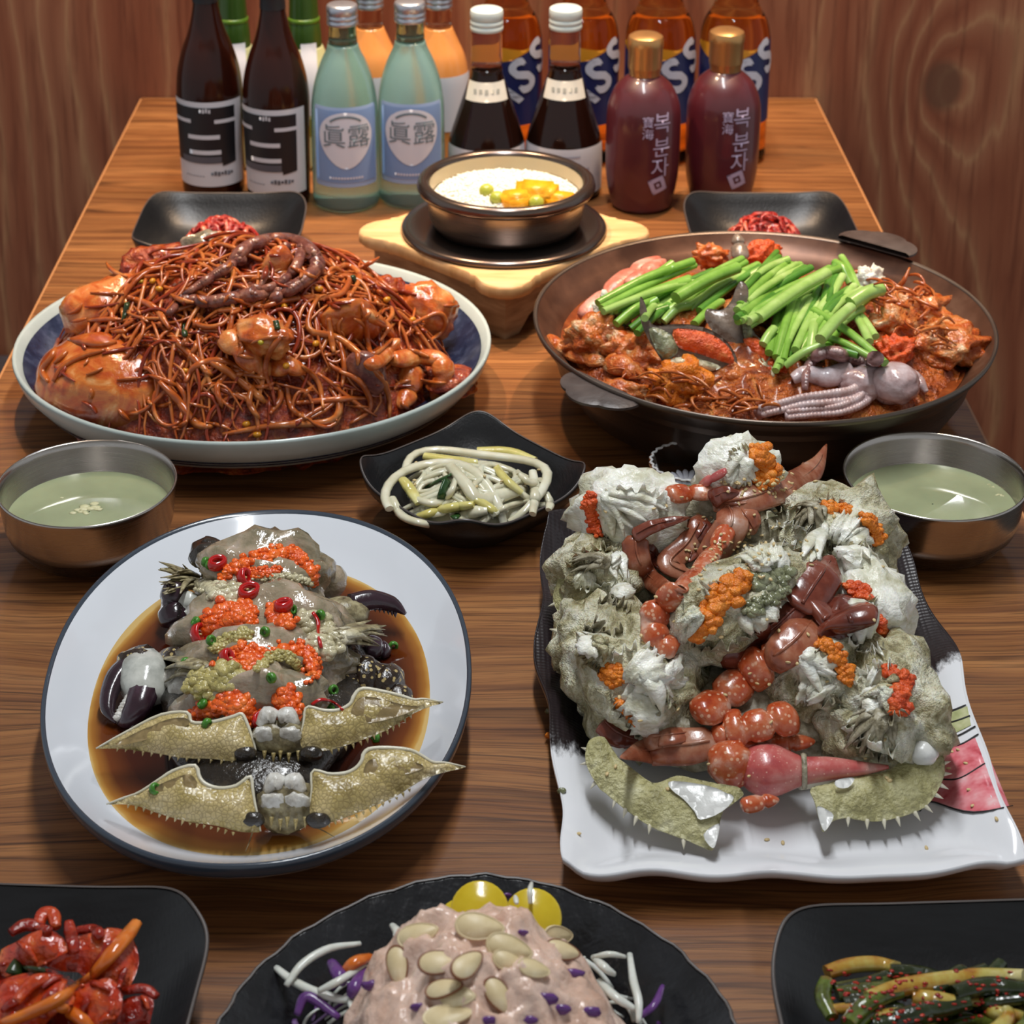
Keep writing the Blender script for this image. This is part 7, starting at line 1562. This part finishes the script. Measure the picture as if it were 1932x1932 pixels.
for k, (pts, R, m_, zz) in enumerate([([(520, 1825), (545, 1845), (580, 1865), (640, 1885), (690, 1885)], .0024, 'cabw', .03), ([(540, 1860), (570, 1820), (620, 1790), (680, 1780)], .0022, 'cabw', .035), ([(740, 1745), (750, 1760), (745, 1780)], .0022, 'cabw', .045), ([(755, 1760), (780, 1745), (800, 1728)], .0022, 'cabw', .045), ([(820, 1740), (830, 1720), (845, 1722)], .0022, 'cabw', .05), ([(1000, 1705), (1000, 1680), (1003, 1665)], .0013, 'cabw', .062), ([(975, 1705), (972, 1690)], .0013, 'cabw', .06), ([(1120, 1805), (1150, 1800), (1180, 1805)], .0018, 'cabw', .04), ([(1120, 1805), (1140, 1825), (1160, 1838)], .0024, 'cabw', .038), ([(1188, 1800), (1195, 1850), (1205, 1890), (1205, 1930)], .0020, 'cabw', .034), ([(1205, 1920), (1235, 1895), (1250, 1860)], .0020, 'cabp', .03), ([(1130, 1850), (1160, 1880), (1200, 1905)], .0024, 'cabw', .035), ([(700, 1805), (670, 1815), (645, 1835)], .0032, 'carrot', .038), ([(625, 1815), (640, 1840), (650, 1855)], .0034, 'cabp', .036), ([(690, 1830), (670, 1860), (660, 1880)], .0034, 'cabp', .036), ([(560, 1915), (580, 1880), (640, 1920)], .0024, 'cabp', .03), ([(600, 1870), (640, 1850), (690, 1820)], .0022, 'cabw', .037)]):
    q = [P(x, y, zz + .004 * math.sin(PI * i / max(1, len(pts) - 1))) for i, (x, y) in enumerate(pts)]
    tag(MB().tube(spline(q, 14), lerp_list([R * .7, R, R, R * .6], 14), 7, .7).build({'carrot': 'carrot_shred'}.get(m_, 'cabbage_shred'), M[m_]), {'cabw': 'curled white cabbage', 'cabp': 'purple cabbage', 'carrot': 'orange carrot'}[m_] + ' shred sticking out of the salad', 'salad', 'loose shreds around the salad')
def almond(px, py, rz, s, skin):
    d = ray(px, py).normalized(); h = ts.ray_cast(EYE, d); p = h[0] if h[0] else P(px, py, .06); n_ = (h[1] if h[0] else Vector((0, 0, 1)))
    if n_.dot(d) > 0: n_ = -n_
    n_ = (n_ * .5 + Vector((0, -.45, .75)) * .6).normalized(); u = Vector((math.cos(rz), 0, math.sin(rz))); u = (u - n_ * u.dot(n_)).normalized(); w_ = n_.cross(u); L = .0088 * s
    T = thing('almond_slice', 'thin almond slice with ' + skin + ' edge on the pink salad dressing', 'almond', p, 'almond slices on the salad')
    def out(k): t = 2 * PI * k / 24; c = math.cos(t); return u * (L * c) + w_ * (L * .52 * math.sin(t) * (1 - .28 * c))
    c0 = p + n_ * .0012; rows = [[c0 + out(k) * sc + n_ * off for k in range(24)] for sc, off in ((.001, .0004), (.90, .0004), (.92, .0001), (.92, -.0005), (.001, -.0005))]
    MB().grid(rows, True).build('nut_flesh', M['almond'], T)
    rows = [[c0 + out(k) * sc + n_ * off for k in range(24)] for sc, off in ((.90, .0004), (.96, .0007), (1.0, .0004), (1.0, -.0005), (.90, -.0006))]
    MB().grid(rows, True).build('nut_skin', M['almskin' if skin == 'brown' else 'almond'], T)
for k, (px, py, rz, s, sk) in enumerate([(905, 1750, -.15, 1.25, 'pale'), (790, 1765, .35, 1.1, 'pale'), (960, 1790, -.35, 1.2, 'pale'), (832, 1818, .25, 1.15, 'brown'), (880, 1822, .95, 1.05, 'brown'), (752, 1825, -1.2, 1.05, 'brown'), (840, 1868, -.6, 1.0, 'brown'), (865, 1880, -.25, .95, 'pale'), (942, 1882, -1.25, 1.05, 'brown'), (845, 1920, .5, 1.2, 'pale'), (1050, 1765, -.1, 1.0, 'pale'), (1060, 1795, -.25, .95, 'brown'), (960, 1815, -.4, .9, 'pale'), (1005, 1830, .2, .9, 'pale')]): almond(px, py, rz, s, sk)
for px, py, r in ((700, 1860, .005), (1000, 1925, .004), (920, 1925, .004), (790, 1900, .004), (1060, 1905, .005), (985, 1760, .003), (1080, 1840, .006), (1030, 1885, .006), (1115, 1910, .005), (955, 1690, .003)):
    p = cast(ts, px, py, .0005, .05); tag(MB().blob(p, (r * .9, r * .35, r * .55), px, .35, 2, 2).build('cabbage_scrap', M['cabp']), 'small purple cabbage scrap poking through the pink dressing', 'cabbage', 'purple scraps in the dressing')
